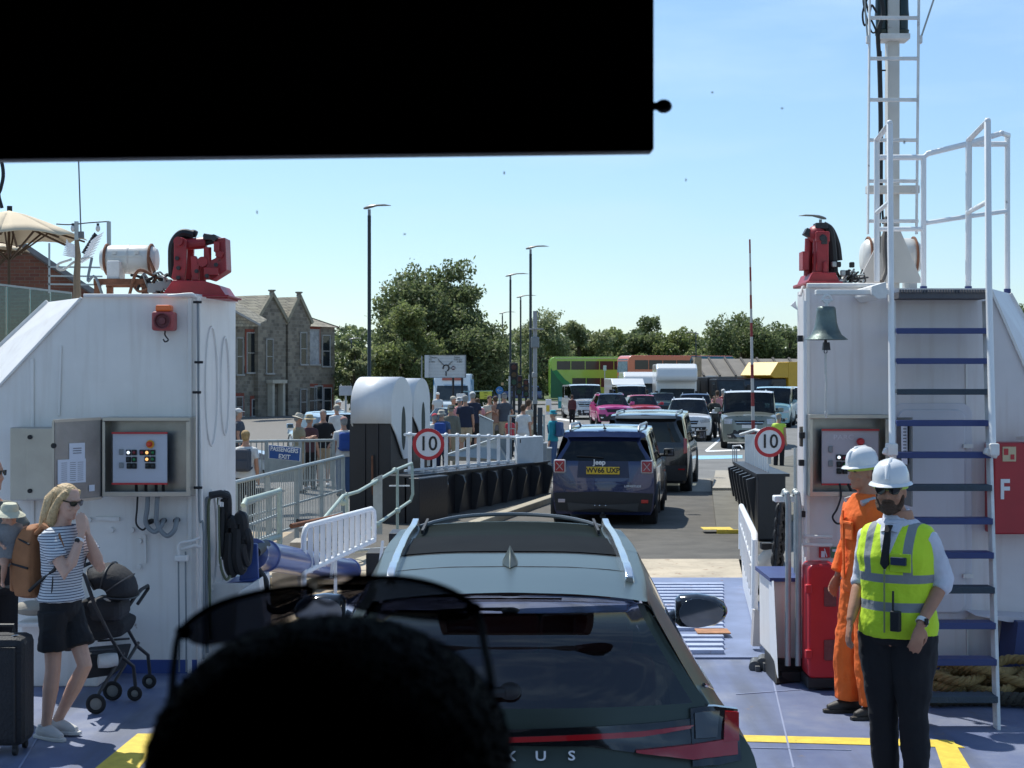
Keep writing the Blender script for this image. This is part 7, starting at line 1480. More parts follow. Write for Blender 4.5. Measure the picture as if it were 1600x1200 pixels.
c.conf('tailgate_ledge',bluecar,[(-.60,.80),(.60,.80)],[(-.60,.755),(.60,.755)],off=.03,th=.03,n=10,m_=2)
for sg in(-1,1):
    y=c.fy(.73,1.04)-.02;cx=sg*.735
    b=MB();b.box((cx,y,1.05),(.205,.06,.225));o=b.build('tail_lamp',M('lamp_frame',(.55,.50,.50),.4),c.t,local=True,bevel=.025)
    b=MB();b.box((cx,y-.025,1.05),(.165,.03,.185));b.build('lamp_lens',redlens,o,local=True,bevel=.012)
    b=MB();b.bar((cx-.055,y-.045,1.115),(cx+.055,y-.045,.985),.03,.01);b.bar((cx+.055,y-.0475,1.115),(cx-.055,y-.0475,.985),.03,.01);b.build('lamp_cross',M('lamp_cross_pale',(.55,.40,.38),.4),o,local=True)
    b=MB();b.box((sg*.70,c.fy(.7,.45)-.05,.47),(.12,.02,.06));b.build('fog_lamp' if sg>0 else 'reverse_lamp',M('fog_red',(.55,.03,.02),.3)if sg>0 else M('rev_pink',(.55,.45,.45),.3),c.t,local=True,bevel=.01)
y=c.fy(0,.98)-.035;b=MB();b.box((.0,y,.985),(.56,.02,.125));pl=b.build('number_plate',platey,c.t,local=True,bevel=.004)
text('plate_text','WV66 UXP',.118,M('plate_black',(.01,.01,.01),.5),c.t,Vector((0,y-.012,.985)),ext=.001,bold=.0035,sx=.98)
text('badge','Jeep',.12,M('badge_pale',(.7,.7,.72),.4),c.t,Vector((-.06,c.fy(0,1.12)-.03,1.12)),ext=.004,bold=.004)
text('badge','LONGITUDE',.05,MATS['badge_pale'],c.t,Vector((.50,c.fy(.5,.73)-.035,.725)),ext=.002,bold=.001)
b=MB();b.box((0,.115,1.575),(.42,.03,.035));b.build('brake_lamp',M('brake_dim',(.30,.04,.05),.3),c.t,local=True)
c.conf('roof_spoiler',bluecar,[(-.60,1.62),(0,1.64),(.60,1.62)],[(-.62,1.54),(0,1.55),(.62,1.54)],off=.14,th=.14,n=10,m_=2)
for sg in(-1,1):b=MB();b.tube([(sg*.58,.30,1.64),(sg*.585,.36,1.70),(sg*.60,.6,1.735),(sg*.61,2.0,1.73),(sg*.6,2.3,1.66)],[.02,.028,.026,.024,.02],8);b.build('roof_rail',rimm,c.t,local=True,smooth=True)
b=MB();b.cyl((0,.0,.24),(0,.12,.30),.03);b.ell((0,-.02,.26),(.035,.035,.035));b.box((0,.02,.22),(.10,.1,.06));b.build('tow_ball',black,c.t,local=True,smooth=True)
for x in(-.13,-.05,.05):b=MB();b.ell((x,-.05,.40),(.014,.01,.014));b.build('tow_socket',chrome,c.t,local=True)
b=MB();b.tube([(.0,c.fy(0,1.20)-.04,1.20),(-.2,c.fy(.2,1.22)-.03,1.215),(-.45,c.fy(.4,1.2)-.03,1.225)],.014,6);b.build('rear_wiper',plastic,c.t,local=True)
b=MB();b.cyl((0,.35,1.68),(-.01,.28,1.76),.008);b.ell((0,.38,1.68),(.03,.06,.02));b.build('aerial',plastic,c.t,local=True)
b=MB();b.box((0,1.2,.38),(1.5,2.2,.18));b.build('underbody',black,c.t,local=True)
c.wheels((.62,3.25),.345,.235,x=.76);c.mirrors(2.75,1.16,.88,plastic);c.inside([(-.42,.95),(.42,.95),(-.36,2.05),(.36,2.05)],top=1.22)
c.place(942,25.8,vpx=1150,z=-.15)
# ---- black off-roader ahead of it
c=suv('parked_car','tall black off-roader with red tail lamps ahead of the midnight blue one','car',paint('gloss_black',(.008,.008,.010),.2),L=4.9,W=1.9,Hh=1.74,belt=1.08,hoodz=1.04,wt=.70,cowl=.72,header=.60,ref=3,rake=.14,rb={5:(.66,.15,1.54,-.05)},glass=glassmat('privacy_glass',(.02,.022,.024),.03,1.5,1.0))
for sg in(-1,1):
    c.conf('tail_lamp',redlens,[(sg*.82,1.22),(sg*.89,1.20)],[(sg*.82,.88),(sg*.90,.90)],off=.03,th=.03,n=3)
    b=MB();b.tube([(sg*.64,.35,1.70),(sg*.65,.5,1.765),(sg*.67,2.2,1.765),(sg*.66,2.6,1.70)],.02,6);b.build('roof_rail',rimm,c.t,local=True,smooth=True)
    b=MB();b.box((sg*.78,-.04,.55),(.14,.02,.03));b.build('rear_reflector',redlens,c.t,local=True)
b=MB();b.box((0,.02,.98),(.54,.02,.12));b.build('number_plate',platey,c.t,local=True)
c.conf('roof_spoiler',paint('roof_silver',(.10,.115,.12),.3,metal=.4),[(-.64,1.69),(.64,1.69)],[(-.66,1.63),(.66,1.63)],off=.12,th=.14,n=8,m_=2)
c.conf('rear_bumper',plastic,[(-.88,.62),(0,.64),(.88,.62)],[(-.88,.3),(0,.3),(.88,.3)],off=.03,th=.03,n=10)
c.wheels((.75,3.7),.39,.25,x=.84);c.mirrors(3.3,1.16,.93,plastic,w=.24,h=.22);c.inside([(-.42,1.6),(.42,1.6)],top=1.3)
c.place(1008,33,vpx=1195,z=-.13)
# ================================================================ DARK GREEN CAR RIGHT IN FRONT
gpaint=M('paint_grey_green',(.055,.072,.062),.32,metal=.45,var=.03,coat=.0)
LW=[.84,.90,.93]
def lsec(y,ys,pts):return[(x,(y if not isinstance(ys,list)else ys[i]),z)for i,(x,z)in enumerate(pts)]
st=[lsec(0,[.40,.36,.32,.36,.38,.44,.17,.135,.12],[(.84,.25),(.93,.45),(.965,.78),(.935,1.0),(.765,1.17),(.56,1.52),(.50,1.595),(.27,1.625),(0,1.635)]),
      lsec(0,[.78,.78,.78,.78,.78,.80,.76,.75,.75],[(.87,.25),(.945,.42),(.97,.73),(.945,.98),(.85,1.13),(.60,1.535),(.535,1.615),(.30,1.648),(0,1.655)]),
      lsec(1.5,1.5,[(.87,.25),(.925,.42),(.925,.72),(.915,.95),(.87,1.08),(.625,1.55),(.555,1.625),(.30,1.655),(0,1.66)]),
      lsec(1.6,1.6,[(.87,.25),(.925,.42),(.925,.72),(.915,.95),(.87,1.075),(.63,1.55),(.56,1.625),(.30,1.655),(0,1.66)]),
      lsec(2.2,2.2,[(.87,.25),(.92,.42),(.92,.70),(.915,.93),(.875,1.05),(.635,1.545),(.565,1.62),(.30,1.65),(0,1.655)]),
      lsec(2.7,2.7,[(.87,.25),(.92,.42),(.92,.70),(.915,.92),(.88,1.04),(.625,1.515),(.555,1.585),(.30,1.62),(0,1.63)]),
      hood(3.55,.925,1.04,zc=1.12),hood(4.1,.92,.98,zc=1.04),hood(4.42,.86,.88,dy=[0,0,0,0,0,.04,.07,.12,.14])]
c=Car('parked_car','large grey green car directly ahead of the viewer, filling the bottom centre','car',gpaint,st,[-.20,-.30,-.22,-.15,-.12,-.04],[.2,.22,.2,.16,.1],(1,3,4,5),5,ref=5,rb={5:(.555,.47,1.51,-.05)},rg_rows=(4,5),glass=glassmat('rear_privacy_glass',(.24,.25,.26),.02,1.52,2.2),u=(-1,-.93,-.6,-.3,0,.3,.6,.93,1));lx=c
gl=glassmat('pano_glass',(.05,.055,.055),.03,1.5,1.1)
S5=np.array(st,float);F5=cr(S5,5);F5=np.swapaxes(cr(np.swapaxes(F5,0,1),5),0,1);RP=F5[:,25:].reshape(-1,3)
def rz(x,y):d=(RP[:,0]-abs(x))**2+(RP[:,1]-y)**2;i=np.argsort(d)[:4];w=1/(d[i]+1e-5);return float((RP[i,2]*w).sum()/w.sum())
def roofsheet(name,mat,x0,x1,y0,y1,up,crown=0.0,ny=8,nx=12,th=.008):
    rows=[[Vector((x0+(x1-x0)*i/nx,y0+(y1-y0)*j/ny+crown*(1-(2*i/nx-1)**2),0))for i in range(nx+1)]for j in range(ny+1)]
    for r_ in rows:
        for v in r_:v.z=rz(v.x,v.y)+up
    b=MB();b.grid(rows);b.grid([[v-Vector((0,0,th))for v in r_]for r_ in rows[::-1]]);loop=rows[0]+[r_[-1]for r_ in rows[1:]]+rows[-1][::-1][1:]+[r_[0]for r_ in rows[::-1][1:-1]];lo=[v-Vector((0,0,th))for v in loop];b.grid([loop+[loop[0]],lo+[lo[0]]])
    return weld(b).build(name,mat,c.t,local=True,smooth=True,angle=30)
roofsheet('roof_glass_or_gap',M('pano_dark',(.010,.010,.010),.6,spec=.02,var=.2),-.475,.475,1.24,1.92,.006,-.03)
roofsheet('roof_glass_or_gap',M('pano_gap_shade',(.008,.012,.010),.6,spec=.02,var=.3),-.47,.47,1.925,2.62,.002,-.0)  # near-black sheet, no glass: paints the shade inside the open sunroof
b=MB();b.tube([(x,2.60-.25*(x/.5)**2,rz(x,2.45)+.028-.03*(x/.5)**4)for x in np.linspace(-.47,.47,15)],.011,6);b.build('wind_deflector',M('deflector',(.16,.17,.17),.3),c.t,local=True,smooth=True)
b=MB()
for x in(-.44,.44):b.bar((x,2.05,rz(x,2.05)+.02),(x,2.55,rz(x,2.5)+.02),.012,.02)
b.build('deflector_arm',black,c.t,local=True)
roofsheet('roof_seam',black,-.50,.50,.765,.773,.0015,-.03,ny=1,nx=24,th=.002)
roofsheet('roof_seam',black,-.485,.485,1.215,1.225,.0015,-.03,ny=1,nx=24,th=.002)
for sg in(-1,1):
    b=MB();rl=[(.478,.52),(.482,.8),(.492,1.3),(.50,1.9),(.497,2.45)];pr=cr(np.array(rl),4);rings=[]
    for i,(x,y)in enumerate(pr):
        h_=.052 if .03<i/len(pr)<.97 else .03;z=rz(x,y)-.004;rings.append([Vector((sg*(x-.020),y,z)),Vector((sg*(x-.016),y,z+h_)),Vector((sg*(x+.016),y,z+h_)),Vector((sg*(x+.022),y,z-.01))])
    b.loft(rings);b.build('roof_rail',M('rail_silver',(.62,.64,.66),.22,metal=.9,var=.03),c.t,local=True,smooth=True,bevel=.004,angle=30)
b=MB();z0_=rz(0,.86)
b.loft([[Vector((0,.68,z0_+.0)),Vector((.003,.68,z0_)),Vector((0,.69,z0_+.004)),Vector((-.003,.68,z0_))],[Vector((0,.76,z0_-.01)),Vector((.032,.78,z0_)),Vector((0,.80,z0_+.05)),Vector((-.032,.78,z0_))],[Vector((0,.90,z0_-.01)),Vector((.034,.90,z0_)),Vector((0,.84,z0_+.075)),Vector((-.034,.90,z0_))],[Vector((0,1.0,z0_-.01)),Vector((.012,1.0,z0_)),Vector((0,.99,z0_+.02)),Vector((-.012,1.0,z0_))]])
b.build('shark_fin_aerial',gpaint,c.t,local=True,smooth=True,angle=25,bevel=.003)
blk=M('gloss_black',(.008,.008,.009),.1,coat=1.0)
band_t=[(-.80,1.125),(-.6,1.112),(0,1.098),(.6,1.112),(.80,1.125)];band_b=[(-.80,.985),(-.6,.99),(-.3,1.035),(0,1.04),(.3,1.035),(.6,.99),(.80,.985)]
c.conf('light_bar',blk,band_t,band_b,off=.012,th=.012,n=40,m_=5)
c.conf('light_strip',redlens,[(-.74,1.098),(-.5,1.084),(0,1.072),(.5,1.084),(.74,1.098)],[(-.74,1.088),(-.5,1.064),(0,1.052),(.5,1.064),(.74,1.088)],off=.018,th=.010,n=40,m_=1)
c.conf('tail_lamp',blk,[(.70,1.155),(.80,1.16),(.885,1.15)],[(.70,.95),(.80,.95),(.895,.96)],off=.02,th=.03,n=10,m_=6,mirror=True)
c.conf('tail_lamp_lens',redlens,[(.48,1.020),(.70,1.030),(.88,1.045)],[(.48,1.012),(.70,.978),(.88,.985)],off=.034,th=.02,n=14,m_=2,mirror=True)
c.conf('tail_lamp_lens',redlens,[(.835,1.145),(.887,1.142)],[(.825,1.035),(.887,1.035)],off=.038,th=.02,n=3,m_=4,mirror=True)
c.conf('reverse_lamp',M('smoked_lens',(.05,.055,.06),.12,coat=1.0),[(.715,1.14),(.815,1.145)],[(.715,1.05),(.80,1.05)],off=.030,th=.01,n=4,m_=3,mirror=True)
for i,ch in enumerate('LEXUS'):
    x=(i-2)*.117;text('badge_letter',ch,.050,M('satin_letter',(.75,.76,.78),.5,metal=.3),c.t,Vector((x,c.fy(x,1.0)-.014,1.003)),ext=.004,sx=1.25,rot=(R(75),0,0),bold=.0008)
b=MB();yw=c.fy(0,1.23)-.02
b.ell((.0,yw,1.235),(.045,.03,.034));b.tube([(-.02,yw-.01,1.235),(-.16,yw-.02,1.225),(-.34,c.fy(.34,1.22)-.03,1.215)],[.022,.015,.010],8);b.tube([(-.18,c.fy(.18,1.235)-.012,1.235),(-.55,c.fy(.55,1.23)-.012,1.225)],.010,6);b.build('rear_wiper',plastic,c.t,local=True,smooth=True)
c.conf('rear_bumper',plastic,[(-.86,.55),(0,.52),(.86,.55)],[(-.80,.30),(0,.28),(.80,.30)],off=.02,th=.02,n=20,m_=4)
c.conf('hatch_seam',black,[(.765,1.165),(.785,1.13),(.79,1.10)][:2],[(.759,1.165),(.779,1.13)],off=.003,th=.003,n=3,m_=1,mirror=True)
c.conf('brake_lamp',M('brake_dark',(.05,.005,.008),.2),[(-.2,1.585),(.2,1.585)],[(-.2,1.572),(.2,1.572)],off=.004,th=.004,n=4,m_=1)
for sg in(-1,1):
    b=MB();b.tube([(sg*(.775),.52,1.21),(sg*.845,.80,1.135),(sg*.878,1.5,1.088),(sg*.885,2.4,1.05),(sg*.885,3.2,1.05)],.008,6);b.build('window_trim',chrome,c.t,local=True,smooth=True)
redseat=M('red_leather',(.48,.03,.035),.45,bump=.15,bs=60)
c.inside([(-.40,1.05),(.40,1.05),(0,1.05),(-.38,2.2),(.38,2.2)],top=1.26,mat=redseat,w=.46)
b=MB();b.box((0,.72,.98),(1.2,.55,.03));b.build('parcel_shelf',dark_in,c.t,local=True);b=MB();b.tube([(.55,.9,1.44),(.42,1.1,1.22),(.35,1.15,1.05)],.022,6);b.build('seat_belt',M('belt_tan',(.35,.25,.12),.7),c.t,local=True)
for sg in(-1,1):
    m0=Vector((sg*1.075,3.1,1.11));b=MB();rings=[]
    for(f,hh,dd)in((-.14,.070,.05),(-.115,.092,.085),(-.02,.10,.10),(.08,.084,.09),(.135,.052,.06),(.152,.018,.03)):rings.append([m0+Vector((sg*f,math.cos(a_)*dd,math.sin(a_)*hh+.0*f))for a_ in np.linspace(0,2*math.pi,16,endpoint=False)])
    b.loft(rings);b.cyl((sg*.90,3.28,1.02),(sg*.97,3.27,1.06),.04,n=10);mo=b.build('mirror',blk,c.t,local=True,smooth=True)
    b=MB();b.prism([m0+Vector((sg*(-.005+.125*math.cos(a_)),-.094,.080*math.sin(a_)*(1-.22*math.cos(a_))))for a_ in np.linspace(0,2*math.pi,22,endpoint=False)],(0,-.008,0));b.build('mirror_glass',mirrorg,mo,local=True)
c.wheels((.88,3.55),.37,.24,x=.80)
b=MB();b.box((0,2.2,.40),(1.5,3.2,.2));b.build('underbody',black,c.t,local=True)
c.t.location=(-.008,5.62,0)
# ================================================================ COACH THE PICTURE IS TAKEN FROM
t=thing('coach','dark coach interior around the viewer, with a black roller sun blind filling the upper left','coach',(0,-3,0))
cdark=M('coach_lining',(.012,.012,.014),.9,var=.1);cout=M('coach_body_paint',(.05,.055,.07),.4)
b=MB();b.box((.1,-2.95,3.42),(2.6,10.3,.12));b.build('roof',cdark,t,bevel=.02)
for sg in(-1,1):
    x=.1+sg*1.27;b=MB();b.box((x,-2.95,1.0),(.06,10.3,1.3));b.box((x,-2.95,3.15),(.06,10.3,.42));
    for y in(-7.9,-5.4,-2.9,-.4,2.05):b.box((x,y,2.3),(.058,.12,1.4))
    b.build('side_wall',cout,t);b=MB();b.box((x,-2.95,2.3),(.01,10.2,1.4));b.build('side_window',M('coach_dark_glass',(.008,.009,.01),.1),t)
b=MB();b.box((.1,-8.1,1.9),(2.5,.08,3.0));b.build('rear_wall',cdark,t);b=MB();b.box((.1,-2.95,.95),(2.5,10.2,.1));b.build('floor',cdark,t)
b=MB();b.box((.1,2.16,.95),(2.6,.1,1.1));b.box((.1,1.95,1.42),(2.4,.5,.1));b.build('front_panel',cout,t,bevel=.02)
b=MB()
for sg in(-1,1):b.box((.1+sg*1.24,2.16,2.4),(.12,.1,1.9))
b.box((.1,2.16,3.30),(2.5,.1,.16));b.build('windscreen_frame',cdark,t)
b=MB();b.box((.1,2.16,2.36),(2.36,.006,1.72));b.build('windscreen',glassmat('coach_windscreen',(.955,.975,.98),.02,1.35,.5),t)
for sg in(-1,1):
    for y in(-.1,-6):b=MB();b.cyl((.1+sg*1.0,y,.5),(.1+sg*1.28,y,.5),.5,n=24);b.build('wheel',tyre,t)
bd=1.9;bl_m=M('blind_black',(.012,.022,.032),.7,var=.1)
pl=P(-700,262,bd+.02);pr_=P(1019,236,bd);b=MB()
b.prism([Vector((pl.x,bd,pl.z)),Vector((pr_.x,bd,pr_.z)),Vector((pr_.x,bd,3.25)),Vector((pl.x,bd,3.25))],(0,.004,0));bl_o=b.build('sun_blind',bl_m,t)
b=MB();b.prism([Vector((pl.x,bd-.012,pl.z-.002)),Vector((pr_.x,bd-.012,pr_.z-.002)),Vector((pr_.x,bd-.012,pr_.z+.03)),Vector((pl.x,bd-.012,pl.z+.03))],(0,.03,0));b.build('bottom_bar',M('blind_bar',(.004,.005,.007),.35),bl_o,bevel=.003)
b=MB();b.box((pr_.x-.006,bd-.002,(pr_.z+3.25)/2),(.014,.02,3.25-pr_.z));b.box((pr_.x-.016,bd-.006,(pr_.z+3.25)/2+.08),(.003,.008,3.25-pr_.z-.16));b.build('side_track',M('blind_bar',(.004,.005,.007),.35),bl_o,bevel=.002)
b=MB();kp=P(1037,166,bd);b.ell(kp,(.0105,.010,.0085));b.cyl(kp-Vector((.016,0,0)),kp,.005);b.build('pull_knob',black,bl_o,smooth=True)
b=MB();rr=random.Random(12)
for i in range(10):p=P(rr.uniform(1040,1580)if i%3 else rr.uniform(300,1000),rr.uniform(60,330)if i%3 else rr.uniform(262,420),2.15);b.ell(p,(rr.uniform(.0008,.002),.0006,rr.uniform(.001,.0028)),8,5)
b.each('dirt_speck',M('dried_dirt',(.35,.34,.30),.9),t)
b=MB();b.box((-.205,.66,1.72),(.46,.12,.66),rx=-.12);b.box((-.205,.92,1.42),(.46,.46,.14));o=b.build('seat',cdark,t,bevel=.05)
# ================================================================ PASSENGER IN THE FOREGROUND
hd=.74;hx=(522-800)/2400*hd;top=H-(968-585)/2400*hd
t=thing('person','passenger seen from behind in the foreground, close-cropped black hair and sunglasses on top','person',(hx,hd,1.40))
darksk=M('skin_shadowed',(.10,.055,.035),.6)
b=MB();hc_=Vector((0,0,top-1.40-.118));headmesh(b,Vector((0,0,0)),.95);b.v=[tuple(hc_+Vector((-v[0],-v[1],v[2])))for v in b.v]
b.tube([hc_+Vector((0,-.02,-.06)),hc_+Vector((0,-.02,-.20))],[.056,.062],14)
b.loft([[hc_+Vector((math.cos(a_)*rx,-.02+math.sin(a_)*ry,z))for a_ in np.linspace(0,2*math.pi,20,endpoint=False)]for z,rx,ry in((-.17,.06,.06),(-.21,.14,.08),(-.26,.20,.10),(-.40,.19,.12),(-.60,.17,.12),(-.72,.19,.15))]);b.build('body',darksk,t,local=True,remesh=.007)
b=MB();b.ell(hc_+Vector((0,-.012,.052)),(.086,.103,.068),28,18);b.ell(hc_+Vector((0,-.012,.005)),(.089,.104,.090),28,18);b.ell(hc_+Vector((0,-.035,-.02)),(.081,.074,.075),24,14)
hairb=M('passenger_hair',(.006,.0055,.006),.85,var=.3,vs=60,bump=.8,bs=150);b.build('hair',hairb,t,local=True,smooth=True)
r_=np.random.RandomState(2);b=MB()
for i in range(12000):
    d_=r_.normal(0,1,3);d_/=np.linalg.norm(d_)
    if d_[2]<-.5:continue
    big=r_.rand()<.72;ctr=(np.array([0,-.012,.052]),np.array([.086,.103,.068]))if d_[2]>.05 else(np.array([0,-.012,.005]),np.array([.089,.104,.090]))if big else(np.array([0,-.035,-.02]),np.array([.081,.074,.075]));p_=Vector(ctr[0]+d_*ctr[1]*.99)+hc_;n_=Vector(d_/ctr[1]).normalized();q_=(n_+Vector(r_.normal(0,.4,3))).normalized();w_=q_.cross(Vector((0,1,.3))).normalized()*.0006;L_=r_.uniform(.001,.0032)
    b._a([p_-w_,p_+w_,p_+q_*L_],[(0,1,2)])
b.open=True;b.build('stray_hair',hairb,t,local=True)
b=MB();b.loft([[hc_+Vector((math.cos(a_)*rx,-.02+math.sin(a_)*ry,z))for a_ in np.linspace(0,2*math.pi,24,endpoint=False)]for z,rx,ry in((-.185,.075,.07),(-.215,.155,.092),(-.27,.215,.115),(-.42,.205,.135),(-.72,.20,.15))]);b.build('shirt',cdark,t,local=True,remesh=.01)
t=thing('sunglasses','rimless dark sunglasses pushed up on the foreground head','sunglasses',P(520,960,.80))
lensm=glassmat('shade_lens',(.20,.20,.22),.1,1.5,.1);fr=M('frame_black',(.005,.005,.006),.9,spec=.05)
def gl_(x,y):
    d_=.845-.055*((x-510)/260)**2;return P(x,y,d_)
LL=[(284,984),(300,970),(330,951),(370,936),(420,925),(470,920),(490,924),(492,936),(478,950),(440,970),(395,990),(350,1004),(318,1009),(298,1004),(288,995)]
RL=[(530,930),(536,914),(560,906),(610,904),(655,910),(700,924),(735,944),(742,958),(736,968),(700,971),(655,968),(600,961),(560,952),(538,942)]
for pts in(LL,RL):
    cen=(sum(p[0]for p in pts)/len(pts),sum(p[1]for p in pts)/len(pts));b=MB();front_=[gl_(*p)for p in pts];cc_=gl_(*cen)
    ring=[cc_]+front_;nn_=len(front_);b._a(ring,[(0,1+k_,1+(k_+1)%nn_)for k_ in range(nn_)]);b.build('lens',lensm,t,solid=.0018,smooth=True,angle=60)
cable('brow_frame',[gl_(*p)for p in((283,985),(300,968),(330,949),(370,934),(420,923),(470,918),(492,922))],.0018,fr,t,n=6)
cable('brow_frame',[gl_(*p)for p in((532,920),(545,908),(575,903),(620,903),(665,910),(705,924),(740,945))],.0018,fr,t,n=6)
cable('bridge',[gl_(*p)for p in((470,918),(490,908),(530,900),(570,899),(600,903))],.0010,fr,t,n=6);cable('bridge',[gl_(*p)for p in((400,926),(440,908),(500,900),(560,899))],.0008,fr,t,n=6)
cable('nose_bridge',[gl_(*p)for p in((488,930),(500,940),(515,944),(530,938))],.0010,fr,t,n=6)
for pts in(((284,984),(277,1000),(272,1040),(268,1090),(266,1110)),((740,948),(750,970),(757,1010),(764,1045),(768,1075))):
    p3=[P(x,y,dd)for(x,y),dd in zip(pts,(.79,.77,.72,.67,.64))];cable('temple_arm',p3,.0019,fr,t,n=8)
    b=MB();b.ell(P(pts[0][0]+(3 if pts[0][0]<500 else 0),pts[0][1]+4,.785),(.0045,.003,.004));b.build('hinge',fr,t,smooth=True)
# ================================================================ PEOPLE ON DECK
VX=.0075
def bandmat(name,base,band,zb,vb=None,zlow=1.25,vneck=None,rough=.8):
    m,nt,b=nodes_mat(name);N=nt.nodes;L=nt.links;b.inputs['Roughness'].default_value=rough;tcn=N.new('ShaderNodeTexCoord');sp=N.new('ShaderNodeSeparateXYZ');L.new(tcn.outputs['Object'],sp.inputs[0])
    def m2(op,a,c_):n=N.new('ShaderNodeMath');n.operation=op;(L.new(a,n.inputs[0])if not isinstance(a,(int,float))else setattr(n.inputs[0],'default_value',a));(L.new(c_,n.inputs[1])if not isinstance(c_,(int,float))else setattr(n.inputs[1],'default_value',c_));return n.outputs[0]
    z=sp.outputs[2];ab=N.new('ShaderNodeMath');ab.operation='ABSOLUTE';L.new(sp.outputs[0],ab.inputs[0]);ax_=ab.outputs[0];tot=None
    for z0_,z1_ in zb:k_=m2('MULTIPLY',m2('GREATER_THAN',z,z0_),m2('LESS_THAN',z,z1_));tot=k_ if tot is None else m2('MAXIMUM',tot,k_)
    if vb:k_=m2('MULTIPLY',m2('MULTIPLY',m2('GREATER_THAN',ax_,vb[0]),m2('LESS_THAN',ax_,vb[1])),m2('GREATER_THAN',z,zlow));tot=m2('MAXIMUM',tot,k_)
    ns=N.new('ShaderNodeTexNoise');ns.inputs['Scale'].default_value=9;ns.inputs['Detail'].default_value=4;L.new(tcn.outputs['Object'],ns.inputs[0])
    mxn=N.new('ShaderNodeMixRGB');mxn.inputs[1].default_value=(*base,1);mxn.inputs[2].default_value=(*band,1);L.new(tot,mxn.inputs[0]);out=mxn.outputs[0]
    if vneck:
        k_=m2('MULTIPLY',m2('LESS_THAN',ax_,m2('MULTIPLY',m2('SUBTRACT',z,vneck[0]),vneck[1])),m2('LESS_THAN',sp.outputs[1],0.0));mv=N.new('ShaderNodeMixRGB');L.new(k_,mv.inputs[0]);L.new(out,mv.inputs[1]);mv.inputs[2].default_value=(.62,.62,.66,1);out=mv.outputs[0]
    L.new(out,b.inputs['Base Color']);bp=N.new('ShaderNodeBump');bp.inputs['Strength'].default_value=.9;bp.inputs['Distance'].default_value=.02;L.new(ns.outputs[0],bp.inputs['Height']);L.new(bp.outputs[0],b.inputs['Normal']);MATS[name]=m;return m
def helmet(t,mat=None):
    mat=mat or M('helmet_white',(.72,.73,.74),.25,coat=.3,var=.02);b=MB()
    rings=[]
    for z,rx,ry in((.035,.118,.142),(.045,.112,.134),(.05,.100,.122),(.09,.098,.120),(.13,.085,.106),(.158,.062,.078),(.172,.03,.04),(.175,.004,.005)):rings.append([Vector((math.cos(a_)*rx,.012+math.sin(a_)*ry*(1.12 if math.sin(a_)<0 and z<.047 else 1),z))for a_ in np.linspace(0,2*math.pi,28,endpoint=False)])
    b.loft(rings);o=hmesh(t,b,'helmet',mat,smooth=True,angle=50)
    for x in(.0,):b=MB();b.tube([(x,-.11,.075),(x,-.085,.132),(x,-.03,.163),(x,.05,.163),(x,.10,.12)],[.010,.016,.018,.016,.010],10);hmesh(t,b,'helmet_rib',mat,smooth=True)
    b=MB();b.loft([[Vector((math.cos(a_)*rx,.014+math.sin(a_)*rx*1.2,z))for a_ in np.linspace(0,2*math.pi,24,endpoint=False)]for rx,z in((.083,.012),(.092,.014),(.094,.04),(.086,.04))]);hmesh(t,b,'helmet_band',M('band_lime',(.45,.60,.08),.6),smooth=True);return o
def shades(t,w=.072,z=.012,tint=None):
    g=thing('sunglasses','','sunglasses');return g
def facewear(t,label,z=.016):
    g=thing('sunglasses',label,'sunglasses',t.location.copy(),t.rotation_euler.z);g.scale=t.scale;hc,Mh=t_heads[t.name]
    fm=M('shade_black',(.006,.006,.007),.12)
    for sg in(-1,1):
        b=MB();b.prism([hc+Mh@Vector((sg*x,y,z+zz_))for x,y,zz_ in((.006,-.100,.010),(.034,-.098,.014),(.064,-.086,.012),(.066,-.083,-.004),(.056,-.090,-.022),(.030,-.099,-.025),(.012,-.102,-.012))],Mh@Vector((0,-.005,0)));b.build('lens',fm,g,local=True,bevel=.002)
        b=MB();b.bar(hc+Mh@Vector((sg*.066,-.084,z+.006)),hc+Mh@Vector((sg*.080,.005,z+.004)),.004,.010);b.build('temple_arm',fm,g,local=True)
    b=MB();b.bar(hc+Mh@Vector((-.008,-.104,z+.006)),hc+Mh@Vector((.008,-.104,z+.006)),.006,.008);b.build('bridge',fm,g,local=True);return g
# --- officer in the yellow vest
ps=pose(head=(-.03,-.03,1.685),yaw=R(12),pitch=R(4),shL=(.165,0,1.425),shR=(-.165,0,1.425),armL=((.235,.06,1.20),(.19,-.16,.985)),armR=((-.232,.05,1.19),(-.225,-.12,.965)),hdL=(-.10,-.35,-1),hdR=(-.05,-.25,-1),curl=.75,legL=((.10,-.03,.49),(.10,.02,.08)),legR=((-.08,-.02,.49),(-.085,.05,.08)),pnL=(-.6,.5,0),pnR=(.6,.5,0))
t=thing('person','bearded man in a yellow high visibility vest, white hard hat, dark glasses and black trousers','person',(P(1403,0,8.9).x,8.9,0),R(-36));t.scale=(1.055,)*3
make_body(t,ps,skin2,VX,girth=.02)
garment_top(t,ps,cloth('officer_white',(.60,.61,.68),bump=.8),VX,sleeve=1.22,girth=.022,g=.012,sg=.010,z0=.94,z1=1.53)
vest=bandmat('hivis_vest',(.58,.80,.03),(.24,.26,.27),[(1.195,1.242),(1.04,1.09)],(.090,.137),1.22,(1.26,.26));ps_v=dict(ps)
b=MB();prof=[(.895,0,.215,.170),(.96,0,.218,.172)]+[(z,cy,rx+.052,ry+.056)for z,cy,rx,ry in TORSO if 1.0<z<1.38]+[(1.40,0,.218,.152),(1.45,.005,.212,.135),(1.485,.008,.185,.112),(1.51,.010,.12,.090)];bodypart_torso(b,prof);b.build('safety_vest',vest,t,local=True,remesh=VX,fold=.018)
